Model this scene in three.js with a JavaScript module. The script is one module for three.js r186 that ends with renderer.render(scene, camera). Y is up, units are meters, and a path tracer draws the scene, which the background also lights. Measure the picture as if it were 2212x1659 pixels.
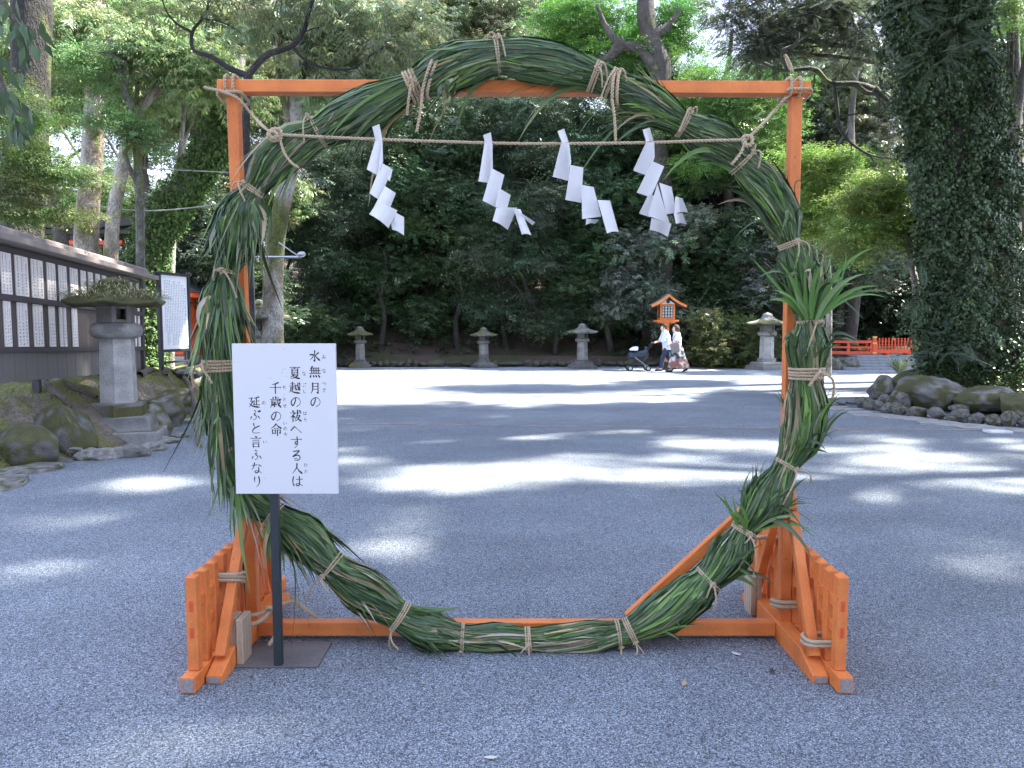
import * as THREE from 'three';
import { mergeGeometries } from 'three/addons/utils/BufferGeometryUtils.js';
import { RoundedBoxGeometry } from 'three/addons/geometries/RoundedBoxGeometry.js';
import { MarchingCubes } from 'three/addons/objects/MarchingCubes.js';

// ------------------------------------------------------------------ camera, sky, sun, exposure
const V = (x, y, z) => new THREE.Vector3(x, y, z);
const scene = new THREE.Scene();
const FOCAL = 1609, CX = 1106, CY = 829.5, EYE = 1.6, PITCH = Math.atan(125 / FOCAL);   // measured on a 2212 x 1659 view
const camera = new THREE.PerspectiveCamera(2 * Math.atan(CY / FOCAL) * 180 / Math.PI, 4 / 3, 0.05, 600);
camera.position.set(0, EYE, 0);
camera.rotation.x = -PITCH;

const renderer = new THREE.WebGLRenderer({ antialias: true });
renderer.setSize(1024, 768);
renderer.toneMapping = THREE.LinearToneMapping;
renderer.toneMappingExposure = 5.2;
renderer.shadowMap.enabled = true;

const SUN = V(0.74, 1.0, -0.20).normalize();
const sun = new THREE.DirectionalLight(new THREE.Color(1.0, 0.95, 0.86), 5);
sun.position.copy(SUN).multiplyScalar(90);
sun.castShadow = true;
sun.shadow.radius = 2.5;
sun.shadow.mapSize.set(4096, 4096);
Object.assign(sun.shadow.camera, { left: -45, right: 45, top: 45, bottom: -45, near: 1, far: 220 });
scene.add(sun, sun.target);

{ // bright, slightly hazy blue summer sky: pale at the horizon, bluer overhead, paler round the sun
  const w = 256, h = 128, d = new Float32Array(w * h * 4);
  for (let j = 0; j < h; j++) for (let i = 0; i < w; i++) {
    const lat = ((j + 0.5) / h - 0.5) * Math.PI, lon = ((i + 0.5) / w - 0.5) * 2 * Math.PI;
    const x = Math.cos(lat) * Math.cos(lon), y = Math.sin(lat), z = Math.cos(lat) * Math.sin(lon);
    const up = Math.max(0, y), haze = Math.pow(1 - up, 2.2);
    const g = Math.pow(Math.max(0, x * SUN.x + y * SUN.y + z * SUN.z), 6) * 0.25;
    const k = (j * w + i) * 4;
    d[k] = 0.37 + 0.17 * haze + g; d[k + 1] = 0.445 + 0.13 * haze + g * 0.95; d[k + 2] = 0.69 + 0.06 * haze + g * 0.8; d[k + 3] = 1;
  }
  const t = new THREE.DataTexture(d, w, h, THREE.RGBAFormat, THREE.FloatType);
  t.mapping = THREE.EquirectangularReflectionMapping; t.magFilter = THREE.LinearFilter; t.needsUpdate = true;
  scene.background = t; scene.environment = t;
}

// ------------------------------------------------------------------ helpers
function rng(seed) { let a = seed >>> 0; return () => { a = (a + 0x6D2B79F5) | 0; let t = Math.imul(a ^ (a >>> 15), 1 | a); t = (t + Math.imul(t ^ (t >>> 7), 61 | t)) ^ t; return ((t ^ (t >>> 14)) >>> 0) / 4294967296; }; }
const R0 = rng(77);
const lerp = (a, b, t) => a + (b - a) * t, clamp = (x, a = 0, b = 1) => Math.min(b, Math.max(a, x));
const smooth = (a, b, x) => { const t = clamp((x - a) / (b - a)); return t * t * (3 - 2 * t); };
const hash3 = (x, y, z) => { let h = Math.imul(x, 374761393) + Math.imul(y, 668265263) + Math.imul(z, 2147483647 ^ 0x3c6ef372); h = Math.imul(h ^ (h >>> 13), 1274126177); return ((h ^ (h >>> 16)) >>> 0) / 4294967296; };
function vn(x, y, z = 0) {
  const X = Math.floor(x), Y = Math.floor(y), Z = Math.floor(z), f = (t) => t * t * (3 - 2 * t), u = f(x - X), v = f(y - Y), w = f(z - Z);
  const L = (c) => lerp(lerp(hash3(X, Y, Z + c), hash3(X + 1, Y, Z + c), u), lerp(hash3(X, Y + 1, Z + c), hash3(X + 1, Y + 1, Z + c), u), v);
  return lerp(L(0), L(1), w);
}
const fbm = (x, y, z = 0, o = 4) => { let s = 0, a = 0.5, n = 0; for (let i = 0; i < o; i++) { s += a * vn(x, y, z); n += a; x *= 2.03; y *= 2.03; z *= 2.03; a *= 0.5; } return s / n; };
// a point of the place from where it is seen in the photograph and how far away it stands (d metres along -z), or on the level y0
function sight(px, py) { const x = (px - CX) / FOCAL, y = -(py - CY) / FOCAL, c = Math.cos(PITCH), s = Math.sin(PITCH); return V(x, y * c - s, -c - y * s); }
function at(px, py, d) { const r = sight(px, py); return r.multiplyScalar(d / -r.z).add(V(0, EYE, 0)); }
function gnd(px, py, y0 = 0) { const r = sight(px, py); return r.multiplyScalar((y0 - EYE) / r.y).add(V(0, EYE, 0)); }

const used = {};
function numbered(n) { const k = used[n] = (used[n] ?? -1) + 1; return k ? n + '_' + String(k).padStart(3, '0') : n; }
function tag(o, label, category, group, kind) { if (label) o.userData.label = label; if (category) o.userData.category = category; if (group) o.userData.group = group; if (kind) o.userData.kind = kind; return o; }
function thing(name, label, category, pos = V(0, 0, 0), group) { const o = new THREE.Group(); o.name = numbered(name); o.position.copy(pos); scene.add(o); return tag(o, label, category, group); }
function mesh(name, geo, mat, parent, kind) {
  const m = new THREE.Mesh(geo, mat); m.castShadow = m.receiveShadow = true;
  m.name = parent ? name : numbered(name); (parent ?? scene).add(m);
  if (kind) m.userData.kind = kind; return m;
}
// part built in world coordinates under a thing that stands at its base
function wpart(name, geo, mat, parent, kind) { const p = parent.position; geo.translate(-p.x, -p.y, -p.z); return mesh(name, geo, mat, parent, kind); }

function plain(g) { // same attributes everywhere so that geometries can be merged
  g = g.index ? g.toNonIndexed() : g;
  for (const k of Object.keys(g.attributes)) if (!['position', 'normal', 'uv', 'color'].includes(k)) g.deleteAttribute(k);
  const n = g.attributes.position.count;
  if (!g.attributes.uv) g.setAttribute('uv', new THREE.BufferAttribute(new Float32Array(n * 2), 2));
  if (!g.attributes.color) g.setAttribute('color', new THREE.BufferAttribute(new Float32Array(n * 3).fill(1), 3));
  return g;
}
const merge = (list) => mergeGeometries(list.map(plain));
function uvBox(g) { // uv in metres from the side each face looks to
  g = plain(g); const p = g.attributes.position, u = g.attributes.uv, a = V(), b = V(), c = V();
  for (let i = 0; i < p.count; i += 3) {
    a.fromBufferAttribute(p, i); b.fromBufferAttribute(p, i + 1).sub(a); c.fromBufferAttribute(p, i + 2).sub(a); b.cross(c);
    const x = Math.abs(b.x), y = Math.abs(b.y), z = Math.abs(b.z);
    for (let k = i; k < i + 3; k++) u.setXY(k, x > y && x > z ? p.getZ(k) : p.getX(k), y >= x && y >= z ? p.getZ(k) : p.getY(k));
  }
  return g;
}
function paint(g, f) { const p = g.attributes.position, c = g.attributes.color, n = g.attributes.normal; for (let i = 0; i < p.count; i++) { const [r, gg, b] = f(p.getX(i), p.getY(i), p.getZ(i), n, i); c.setXYZ(i, r, gg, b); } return g; }
const UPY = V(0, 1, 0);
function bar(p0, p1, w, d, bev = 0.005, side) { // a squared timber from p0 to p1; grain runs along v
  const dir = p1.clone().sub(p0), len = dir.length(); dir.normalize();
  const g = uvBox(new RoundedBoxGeometry(w, len, d, 1, Math.min(bev, w * 0.3, d * 0.3)));
  const uo = R0() * 3, vo = R0() * 3, uv = g.attributes.uv; for (let i = 0; i < uv.count; i++) uv.setXY(i, uv.getX(i) + uo, uv.getY(i) + vo);
  const zax = (side ?? (Math.abs(dir.z) > 0.8 ? V(0, 1, 0) : V(0, 0, 1))).clone(); zax.addScaledVector(dir, -zax.dot(dir)).normalize();
  const xax = dir.clone().cross(zax).normalize();
  g.applyMatrix4(new THREE.Matrix4().makeBasis(xax, dir, zax)); g.translate((p0.x + p1.x) / 2, (p0.y + p1.y) / 2, (p0.z + p1.z) / 2);
  return g;
}
function box(x0, x1, y0, y1, z0, z1, bev = 0.006) { const g = uvBox(new RoundedBoxGeometry(x1 - x0, y1 - y0, z1 - z0, 1, Math.min(bev, (x1 - x0) * 0.3, (y1 - y0) * 0.3, (z1 - z0) * 0.3))); g.translate((x0 + x1) / 2, (y0 + y1) / 2, (z0 + z1) / 2); return g; }
const curveOf = (pts, closed = false) => new THREE.CatmullRomCurve3(pts, closed, 'centripetal');
const tube = (pts, r, n = 24, k = 6, closed = false) => plain(new THREE.TubeGeometry(curveOf(pts, closed), n, r, k, closed));
// laid rope: strands twisted round one another
function rope(pts, r, closed = false, strands = 2, pitch = 0.03) {
  const c = curveOf(pts, closed), L = c.getLength(), n = Math.max(8, Math.round(L / pitch * 7)), out = [];
  const fr = c.computeFrenetFrames(n, closed), P = c.getSpacedPoints(n);
  for (let s = 0; s < strands; s++) {
    const q = [];
    const tot = closed ? Math.round(L / pitch) * 2 * Math.PI : L / pitch * 2 * Math.PI;
    for (let i = 0; i <= n - (closed ? 1 : 0); i++) { const a = tot * i / n + s * 2 * Math.PI / strands; q.push(P[i].clone().addScaledVector(fr.normals[i], Math.cos(a) * r * 0.5).addScaledVector(fr.binormals[i], Math.sin(a) * r * 0.5)); }
    out.push(plain(new THREE.TubeGeometry(new THREE.CatmullRomCurve3(q, closed), n, r * 0.62, 5, closed)));
  }
  return merge(out);
}
// tapering limb of a tree with a knobbly surface
function limb(pts, radii, col, { k = 9, step = 0.25, rough = 0.12, seed = 0 } = {}) {
  const c = curveOf(pts), L = c.getLength(), n = Math.max(4, Math.round(L / step)), fr = c.computeFrenetFrames(n, false), pos = [], uv = [], colr = [], idx = [], nor = [];
  for (let i = 0; i <= n; i++) {
    const t = i / n, p = c.getPointAt(t), q = c.getUtoTmapping(t) * (radii.length - 1), i0 = Math.min(radii.length - 2, Math.floor(q)), r = lerp(radii[i0], radii[i0 + 1], q - i0);
    for (let j = 0; j <= k; j++) {
      const a = j / k * 2 * Math.PI, d = fr.normals[i].clone().multiplyScalar(Math.cos(a)).addScaledVector(fr.binormals[i], Math.sin(a));
      const e = p.clone().addScaledVector(d, r), nz = fbm(e.x * 2.2 + seed, e.y * 1.1, e.z * 2.2, 3) - 0.5, f = p.clone().addScaledVector(d, r * (1 + nz * rough * 2));
      pos.push(f.x, f.y, f.z); nor.push(d.x, d.y, d.z); uv.push(j / k * Math.max(1, Math.round(2 * Math.PI * radii[0] / 0.5)) * 0.5, t * L); colr.push(...col(f.x, f.y, f.z));
      if (i && j) { const b = i * (k + 1) + j; idx.push(b - k - 2, b - 1, b - k - 1, b - k - 1, b - 1, b); }
    }
  }
  const g = new THREE.BufferGeometry();
  g.setAttribute('position', new THREE.Float32BufferAttribute(pos, 3)); g.setAttribute('normal', new THREE.Float32BufferAttribute(nor, 3)); g.setAttribute('uv', new THREE.Float32BufferAttribute(uv, 2)); g.setAttribute('color', new THREE.Float32BufferAttribute(colr, 3));
  g.setIndex(idx); g.computeVertexNormals(); return plain(g);
}
// boulder: a lump with flattened facets; moss and lichen in patches
function rockGeo(rx, ry, rz, seed, { moss = 0.3, detail = 4, tone = 1 } = {}) {
  const g = plain(new THREE.IcosahedronGeometry(1, detail)), p = g.attributes.position, rr = rng(seed * 131 + 7), cuts = [];
  for (let i = 0; i < 15; i++) { const a = V(rr() * 2 - 1, rr() * 1.7 - 0.6, rr() * 2 - 1).normalize(); cuts.push([a, 0.62 + rr() * 0.3]); }
  const v = V(), ms = Math.max(rx, ry, rz);
  for (let i = 0; i < p.count; i++) {
    v.fromBufferAttribute(p, i);
    v.multiplyScalar(1 + (fbm(v.x * 1.2 + seed, v.y * 1.2, v.z * 1.2, 2) - 0.5) * 0.5);
    for (const [a, d] of cuts) { const e = v.dot(a) - d; if (e > 0) v.addScaledVector(a, -e * 0.97); }
    const n = v.clone().normalize(); v.addScaledVector(n, (fbm(v.x * 3 + seed, v.y * 3, v.z * 3, 4) - 0.5) * 0.2 + (Math.abs(fbm(v.x * 5 + seed, v.y * 5 + 7, v.z * 5, 3) - 0.5) < 0.02 ? -0.035 : 0));
    p.setXYZ(i, v.x * rx, v.y * ry, v.z * rz);
  }
  const m = weldNormals(g), F = 1.4 / Math.max(0.25, ms);
  paint(m, (x, y, z) => {
    const a = fbm(x * 2 * F + seed, y * 2 * F, z * 2 * F, 4), b = fbm(x * 8 * F + seed, y * 8 * F + 4, z * 8 * F, 3), c = fbm(x * 4 * F - seed, y * 4 * F, z * 4 * F + 9, 4);
    const t = (0.06 + 0.34 * b) * tone;
    if (a > 0.84 - moss + (b - 0.5) * 0.6) return [0.07 + b * 0.09, 0.072 + b * 0.09, 0.028 + b * 0.03];
    if (c > 0.60) return [0.36 * tone, 0.355 * tone, 0.32 * tone];
    return [t, t * 0.97, t * 0.9];
  });
  return uvBox(m);
}
function weldNormals(g) { // smooth normals on a triangle soup
  const p = g.attributes.position, map = new Map(), key = (i) => Math.round(p.getX(i) * 5e3) + ',' + Math.round(p.getY(i) * 5e3) + ',' + Math.round(p.getZ(i) * 5e3), a = V(), b = V(), c = V();
  for (let i = 0; i < p.count; i += 3) { a.fromBufferAttribute(p, i); b.fromBufferAttribute(p, i + 1).sub(a); c.fromBufferAttribute(p, i + 2).sub(a); b.cross(c); for (let k = 0; k < 3; k++) { const q = key(i + k); (map.get(q) ?? map.set(q, V()).get(q)).add(b); } }
  const n = new Float32Array(p.count * 3); for (let i = 0; i < p.count; i++) { const q = map.get(key(i)).clone().normalize(); n.set([q.x, q.y, q.z], i * 3); }
  g.setAttribute('normal', new THREE.BufferAttribute(n, 3)); return g;
}

// ------------------------------------------------------------------ textures
function dataTex(w, h, f, srgb = false) {
  const d = new Uint8Array(w * h * 4);
  for (let j = 0; j < h; j++) for (let i = 0; i < w; i++) { const c = f(i, j), k = (j * w + i) * 4; d[k] = clamp(c[0], 0, 1) * 255; d[k + 1] = clamp(c[1], 0, 1) * 255; d[k + 2] = clamp(c[2], 0, 1) * 255; d[k + 3] = 255; }
  const t = new THREE.DataTexture(d, w, h); t.magFilter = THREE.LinearFilter; t.minFilter = THREE.LinearMipmapLinearFilter; t.generateMipmaps = true; t.wrapS = t.wrapT = THREE.RepeatWrapping; if (srgb) t.colorSpace = THREE.SRGBColorSpace; t.needsUpdate = true; return t;
}
const wrapN = (x, y, P, s) => { const X = Math.floor(x), Y = Math.floor(y), f = (t) => t * t * (3 - 2 * t), u = f(x - X), v = f(y - Y), m = (a) => ((a % P) + P) % P; return lerp(lerp(hash3(m(X), m(Y), s), hash3(m(X + 1), m(Y), s), u), lerp(hash3(m(X), m(Y + 1), s), hash3(m(X + 1), m(Y + 1), s), u), v); };
const wfbm = (u, v, P, s, o = 4) => { let r = 0, a = 0.5, n = 0; for (let i = 0; i < o; i++) { r += a * wrapN(u * P, v * P, P, s + i); n += a; a *= 0.5; P *= 2; } return r / n; };
const both = (t, b, rep) => { for (const x of [t, b]) x.repeat.set(rep, rep); return { map: t, bumpMap: b }; };

// crushed grey stone, 6 to 9 mm grains, 1.5 m tile
const GN = 2048, CELLS = 290, gravelC = new Float32Array(GN * GN * 3), gravelH = new Float32Array(GN * GN);
{
  const jx = new Float32Array(CELLS * CELLS), jy = new Float32Array(CELLS * CELLS), tone = new Float32Array(CELLS * CELLS), tint = new Float32Array(CELLS * CELLS), r = rng(5);
  for (let i = 0; i < CELLS * CELLS; i++) { jx[i] = r(); jy[i] = r(); const t = r(); tone[i] = t < 0.13 ? 0.8 + r() * 0.2 : t < 0.42 ? 0.10 + r() * 0.12 : 0.34 + r() * 0.28; tint[i] = r() - 0.5; }
  for (let j = 0; j < GN; j++) for (let i = 0; i < GN; i++) {
    const x = i / GN * CELLS, y = j / GN * CELLS, X = Math.floor(x), Y = Math.floor(y); let d1 = 9, d2 = 9, id = 0;
    for (let b = -1; b < 2; b++) for (let a = -1; a < 2; a++) { const q = ((Y + b + CELLS) % CELLS) * CELLS + (X + a + CELLS) % CELLS, dx = X + a + jx[q] - x, dy = Y + b + jy[q] - y, d = dx * dx + dy * dy; if (d < d1) { d2 = d1; d1 = d; id = q; } else if (d < d2) d2 = d; }
    const e = Math.sqrt(d2) - Math.sqrt(d1), k = j * GN + i, gap = smooth(0.02, 0.14, e);
    const s = lerp(0.10, tone[id], gap);
    gravelC[k * 3] = s * (1 + tint[id] * 0.08); gravelC[k * 3 + 1] = s; gravelC[k * 3 + 2] = s * (1.04 - tint[id] * 0.06);
    gravelH[k] = smooth(0, 0.5, e) * (0.5 + 0.5 * jx[id]);
  }
}
const gravelTex = both(dataTex(GN, GN, (i, j) => { const k = (j * GN + i) * 3; return [gravelC[k], gravelC[k + 1], gravelC[k + 2]]; }), dataTex(GN, GN, (i, j) => { const h = gravelH[j * GN + i]; return [h, h, h]; }), 1 / 1.5);
const paintTex = both(
  dataTex(512, 512, (i, j) => { const u = i / 512, v = j / 512, g = wfbm(u * 10, v, 4, 3) * 0.6 + wfbm(u * 3, v, 4, 40) * 0.4, m = wfbm(u, v, 6, 9), n = wfbm(u, v, 90, 12, 2), chip = wfbm(u, v, 22, 60, 3) > 0.85 ? 0.55 : 1; const t = (0.72 + 0.30 * m + 0.26 * (g - 0.5) + 0.16 * (n - 0.5)) * chip; return [t, t * (0.96 + 0.08 * m), t]; }),
  dataTex(512, 512, (i, j) => { const u = i / 512, v = j / 512, g = wfbm(u * 12, v, 4, 3); const h = 0.5 * g + 0.5 * wfbm(u, v, 120, 20, 2); return [h, h, h]; }), 2);
const woodTex = both(
  dataTex(512, 512, (i, j) => { const u = i / 512, v = j / 512, g = wfbm(u * 14, v, 4, 3), m = wfbm(u, v, 5, 9), n = wfbm(u * 4, v, 30, 21, 2); const t = 0.55 + 0.45 * g * (0.7 + 0.5 * m) + (n - 0.5) * 0.2; return [t, t, t]; }),
  dataTex(512, 512, (i, j) => { const u = i / 512, v = j / 512, h = wfbm(u * 14, v, 4, 3); return [h, h, h]; }), 2);
const stoneTex = both(
  dataTex(512, 512, (i, j) => { const u = i / 512, v = j / 512, n = wfbm(u, v, 64, 3, 3), m = wfbm(u, v, 6, 9), s = hash3(i >> 1, j >> 1, 7); const t = 0.55 + 0.35 * n + 0.35 * (m - 0.5) + (s > 0.9 ? 0.22 : s < 0.1 ? -0.2 : 0); return [t, t, t * 0.98]; }),
  dataTex(512, 512, (i, j) => { const u = i / 512, v = j / 512, h = 0.6 * wfbm(u, v, 48, 3, 4) + 0.4 * wfbm(u, v, 8, 5, 3); return [h, h, h]; }), 1 / 0.6);
const barkTex = both(
  dataTex(512, 512, (i, j) => { const u = i / 512, v = j / 512, n = wfbm(u * 2, v, 24, 3, 4), m = wfbm(u, v, 5, 9), f = wfbm(u, v, 120, 30, 2); const t = 0.30 + 0.75 * n + 0.5 * (m - 0.5) + 0.45 * (f - 0.5); return [t, t, t]; }),
  dataTex(512, 512, (i, j) => { const u = i / 512, v = j / 512, h = 0.7 * wfbm(u * 2, v, 16, 3, 4) + 0.3 * wfbm(u, v, 64, 8, 2); return [h, h, h]; }), 1);
const soilTex = both(
  dataTex(512, 512, (i, j) => { const u = i / 512, v = j / 512, n = wfbm(u, v, 40, 3, 4), s = wfbm(u, v, 150, 33, 2); const t = 0.35 + 0.7 * n + 0.6 * (s - 0.5); return [t, t, t]; }),
  dataTex(512, 512, (i, j) => { const u = i / 512, v = j / 512, h = wfbm(u, v, 60, 3, 4); return [h, h, h]; }), 1 / 1.2);

const std = (o) => new THREE.MeshStandardMaterial({ roughness: 0.8, vertexColors: true, ...o });
const rgb = (r, g, b) => new THREE.Color().setRGB(r, g, b);
const M = {
  ground: std({ ...gravelTex, bumpScale: 0.006, roughness: 0.85 }),
  paint: std({ ...paintTex, bumpScale: 0.0012, color: rgb(0.76, 0.218, 0.05), roughness: 0.55 }),
  red: std({ ...paintTex, bumpScale: 0.001, color: rgb(0.72, 0.10, 0.03), roughness: 0.6 }),
  rawWood: std({ ...woodTex, bumpScale: 0.001, color: rgb(0.52, 0.40, 0.28), roughness: 0.85 }),
  endGrain: std({ ...stoneTex, bumpScale: 0.002, color: rgb(0.36, 0.33, 0.32), roughness: 0.9 }),
  darkWood: std({ ...woodTex, bumpScale: 0.0015, color: rgb(0.13, 0.105, 0.095), roughness: 0.7 }),
  brownRail: std({ ...woodTex, bumpScale: 0.001, color: rgb(0.085, 0.07, 0.075), roughness: 0.65 }),
  stone: std({ ...stoneTex, bumpScale: 0.01, roughness: 0.9 }),
  rock: std({ ...stoneTex, bumpScale: 0.02, roughness: 0.88 }),
  bark: std({ ...barkTex, bumpScale: 0.05, roughness: 0.9 }),
  soil: std({ ...soilTex, bumpScale: 0.03, roughness: 0.95 }),
  straw: std({ color: rgb(0.46, 0.36, 0.24), roughness: 0.9, vertexColors: false }),
  grass: std({ roughness: 0.36, side: THREE.DoubleSide }),
  black: std({ color: rgb(0.018, 0.022, 0.026), roughness: 0.5, vertexColors: false }),
  blackPaint: std({ ...paintTex, bumpScale: 0.001, color: rgb(0.02, 0.03, 0.036), roughness: 0.5 }),
  steel: std({ ...stoneTex, bumpScale: 0.001, color: rgb(0.16, 0.145, 0.14), roughness: 0.6 }),
  galvanised: std({ color: rgb(0.45, 0.47, 0.5), roughness: 0.4, metalness: 0.8, vertexColors: false }),
  brass: std({ color: rgb(0.55, 0.38, 0.12), roughness: 0.45, metalness: 0.6, vertexColors: false }),
  roofMetal: std({ ...stoneTex, bumpScale: 0.001, color: rgb(0.36, 0.31, 0.30), roughness: 0.5 }),
  darkRoof: std({ ...woodTex, bumpScale: 0.002, color: rgb(0.06, 0.055, 0.055), roughness: 0.8 }),
  paper: std({ color: rgb(0.66, 0.66, 0.67), roughness: 0.7, side: THREE.DoubleSide, vertexColors: false }),
  whiteBoard: std({ color: rgb(0.6, 0.6, 0.61), roughness: 0.4, vertexColors: false }),
  concrete: std({ ...stoneTex, bumpScale: 0.002, color: rgb(0.42, 0.42, 0.42), roughness: 0.85 }),
  cable: std({ color: rgb(0.3, 0.31, 0.32), roughness: 0.6, vertexColors: false }),
  leaf: new THREE.MeshPhysicalMaterial({ vertexColors: true, roughness: 0.85, transmission: 0.45, thickness: 0, side: THREE.DoubleSide, specularIntensity: 0.5 }),
  sheen: new THREE.MeshPhysicalMaterial({ vertexColors: true, roughness: 0.34, specularIntensity: 1, side: THREE.DoubleSide }),
  gloss: new THREE.MeshPhysicalMaterial({ vertexColors: true, roughness: 0.40, specularIntensity: 0.75, side: THREE.DoubleSide }),
};
// ------------------------------------------------------------------ the ground
function hillY(x, z) { // wooded slope beyond the court; a terrace with steps on the far side
  const edge = -29.6 + 0.9 * (vn(x * 0.13, 3.3) - 0.5), d = edge - z;
  if (d <= 0) return -0.3;
  const n = (fbm(x * 0.22, z * 0.22, 1, 4) - 0.5) * 1.5, base = 0.35 * smooth(0, 0.5, d) + 0.46 * Math.max(0, d - 0.4) * smooth(0.2, 4, d) - 0.1 * Math.max(0, d - 22) + n * smooth(1, 6, d);
  const terrace = smooth(9.5, 11.5, x), flat = d < 1.9 ? -0.3 : 0.72 + 0.4 * Math.max(0, d - 16);
  const left = smooth(-9, -13, x), low = 0.25 * smooth(0, 3, d) + 0.16 * Math.max(0, d - 6);
  return lerp(lerp(base, flat, terrace), low, left);
}
function grid(x0, x1, z0, z1, nx, nz, yf, cf, uvs = 1) {
  const pos = [], uv = [], col = [], idx = [];
  for (let j = 0; j <= nz; j++) for (let i = 0; i <= nx; i++) {
    const x = lerp(x0, x1, i / nx), z = lerp(z0, z1, j / nz), y = yf(x, z);
    pos.push(x, y, z); uv.push(x * uvs, z * uvs); col.push(...cf(x, y, z));
    if (i && j) { const b = j * (nx + 1) + i; idx.push(b - nx - 2, b - 1, b - nx - 1, b - nx - 1, b - 1, b); }
  }
  const g = new THREE.BufferGeometry();
  g.setAttribute('position', new THREE.Float32BufferAttribute(pos, 3)); g.setAttribute('uv', new THREE.Float32BufferAttribute(uv, 2)); g.setAttribute('color', new THREE.Float32BufferAttribute(col, 3)); g.setIndex(idx);
  if (z1 < z0) for (let i = 0; i < idx.length; i += 3) { const t = idx[i + 1]; idx[i + 1] = idx[i + 2]; idx[i + 2] = t; }
  g.setIndex(idx); g.computeVertexNormals(); return g;
}
const gravelTone = (x, z) => { const a = fbm(x * 0.35, z * 0.9, 2, 4), b = fbm(x * 3.1, z * 3.1, 5, 3), t = 0.79 + 0.40 * (a - 0.5) + 0.30 * (b - 0.5); return [t * 0.85, t * 0.96, t * 1.04]; };
{
  const near = grid(-60, 60, -31, 12, 300, 240, () => 0, (x, y, z) => gravelTone(x, z));
  const far = [grid(-300, -60, -31, 12, 4, 4, () => 0, () => [0.9, 0.92, 0.96]), grid(60, 300, -31, 12, 4, 4, () => 0, () => [0.9, 0.92, 0.96]), grid(-300, 300, -300, -31, 4, 4, () => 0, () => [0.5, 0.45, 0.4]), grid(-300, 300, 12, 300, 4, 4, () => 0, () => [0.9, 0.92, 0.96])];
  const g = mesh('ground', mergeGeometries([near, ...far]), M.ground, null, 'structure');
  tag(g, 'blue grey gravel of the open shrine court', 'ground');
}
const soilTone = (x, y, z) => { const a = fbm(x * 0.9, z * 0.9, 4, 4), b = fbm(x * 5, z * 5, 7, 3); return a > 0.6 ? [0.06 + b * 0.04, 0.065 + b * 0.04, 0.03] : [0.075 + b * 0.07, 0.055 + b * 0.05, 0.04 + b * 0.04]; };
tag(mesh('hillside', grid(-70, 70, -29, -110, 200, 130, hillY, soilTone), M.soil, null, 'structure'), 'dark wooded slope of soil and dead leaves behind the court', 'hillside');

// raised mossy bank that carries the donors' board
const bankEdge = (z) => -4.95 - 0.55 * smooth(-10.5, -13.5, z) - 1.2 * smooth(-13.5, -19, z) + 0.25 * Math.sin(z * 1.7) * smooth(-8, -12, z) - 0.35 * smooth(-9.6, -8.2, z) + 0.35 * smooth(-8, -6.5, z);
function bankY(x, z) {
  const d = bankEdge(z) - x; if (d < -0.1) return -0.08;
  const h = 0.78 - 0.35 * smooth(-15, -20, z);
  return -0.08 + h * smooth(-0.1, 1.45, d) + (fbm(x * 1.6, z * 1.6, 8, 4) - 0.45) * 0.34 * smooth(0, 0.8, d) + (fbm(x * 6, z * 6, 3, 2) - 0.5) * 0.06;
}
const mossTone = (x, y, z) => { const a = fbm(x * 1.1 + 5, z * 1.1, 4, 4), b = fbm(x * 9, z * 9, 7, 3), c = a + (b - 0.5) * 0.45; return c > 0.40 ? [0.12 + b * 0.12, 0.13 + b * 0.12, 0.03 + b * 0.03] : c > 0.36 ? [0.12 + b * 0.06, 0.105 + b * 0.05, 0.06] : [0.17 + b * 0.12, 0.145 + b * 0.1, 0.11 + b * 0.08]; };
tag(mesh('mossy_bank', grid(-26, -4.2, -5.5, -31, 150, 170, bankY, mossTone), M.soil, null, 'structure'), 'mossy earth bank below the long wooden board', 'bank');

// thin drain line across the court and the flush slabs at both of its ends
{
  const a = gnd(372, 912), b = gnd(2230, 930), g = new THREE.BufferGeometry();
  const strip = bar(V(a.x, 0.002, a.z), V(b.x, 0.002, b.z + 0.05), 0.022, 0.09, 0.003, V(0, 0, 1));
  tag(mesh('drain_channel', strip, M.endGrain, null), 'thin concrete drain line crossing the gravel behind the ring', 'drain');
  const s0 = gnd(372, 913), s = box(s0.x - 0.0, s0.x + 0.72, -0.02, 0.055, s0.z - 0.18, s0.z + 0.12, 0.01);
  tag(mesh('concrete_slab', s, M.concrete, null), 'low concrete slab at the foot of the mossy bank', 'slab');
  const s1 = gnd(2155, 934), q = box(s1.x - 0.17, s1.x + 0.17, -0.02, 0.03, s1.z - 0.1, s1.z + 0.1, 0.006);
  tag(mesh('stone_slab', q, M.stone, null), 'small pale slab lying in front of the rock planter', 'slab');
}
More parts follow.
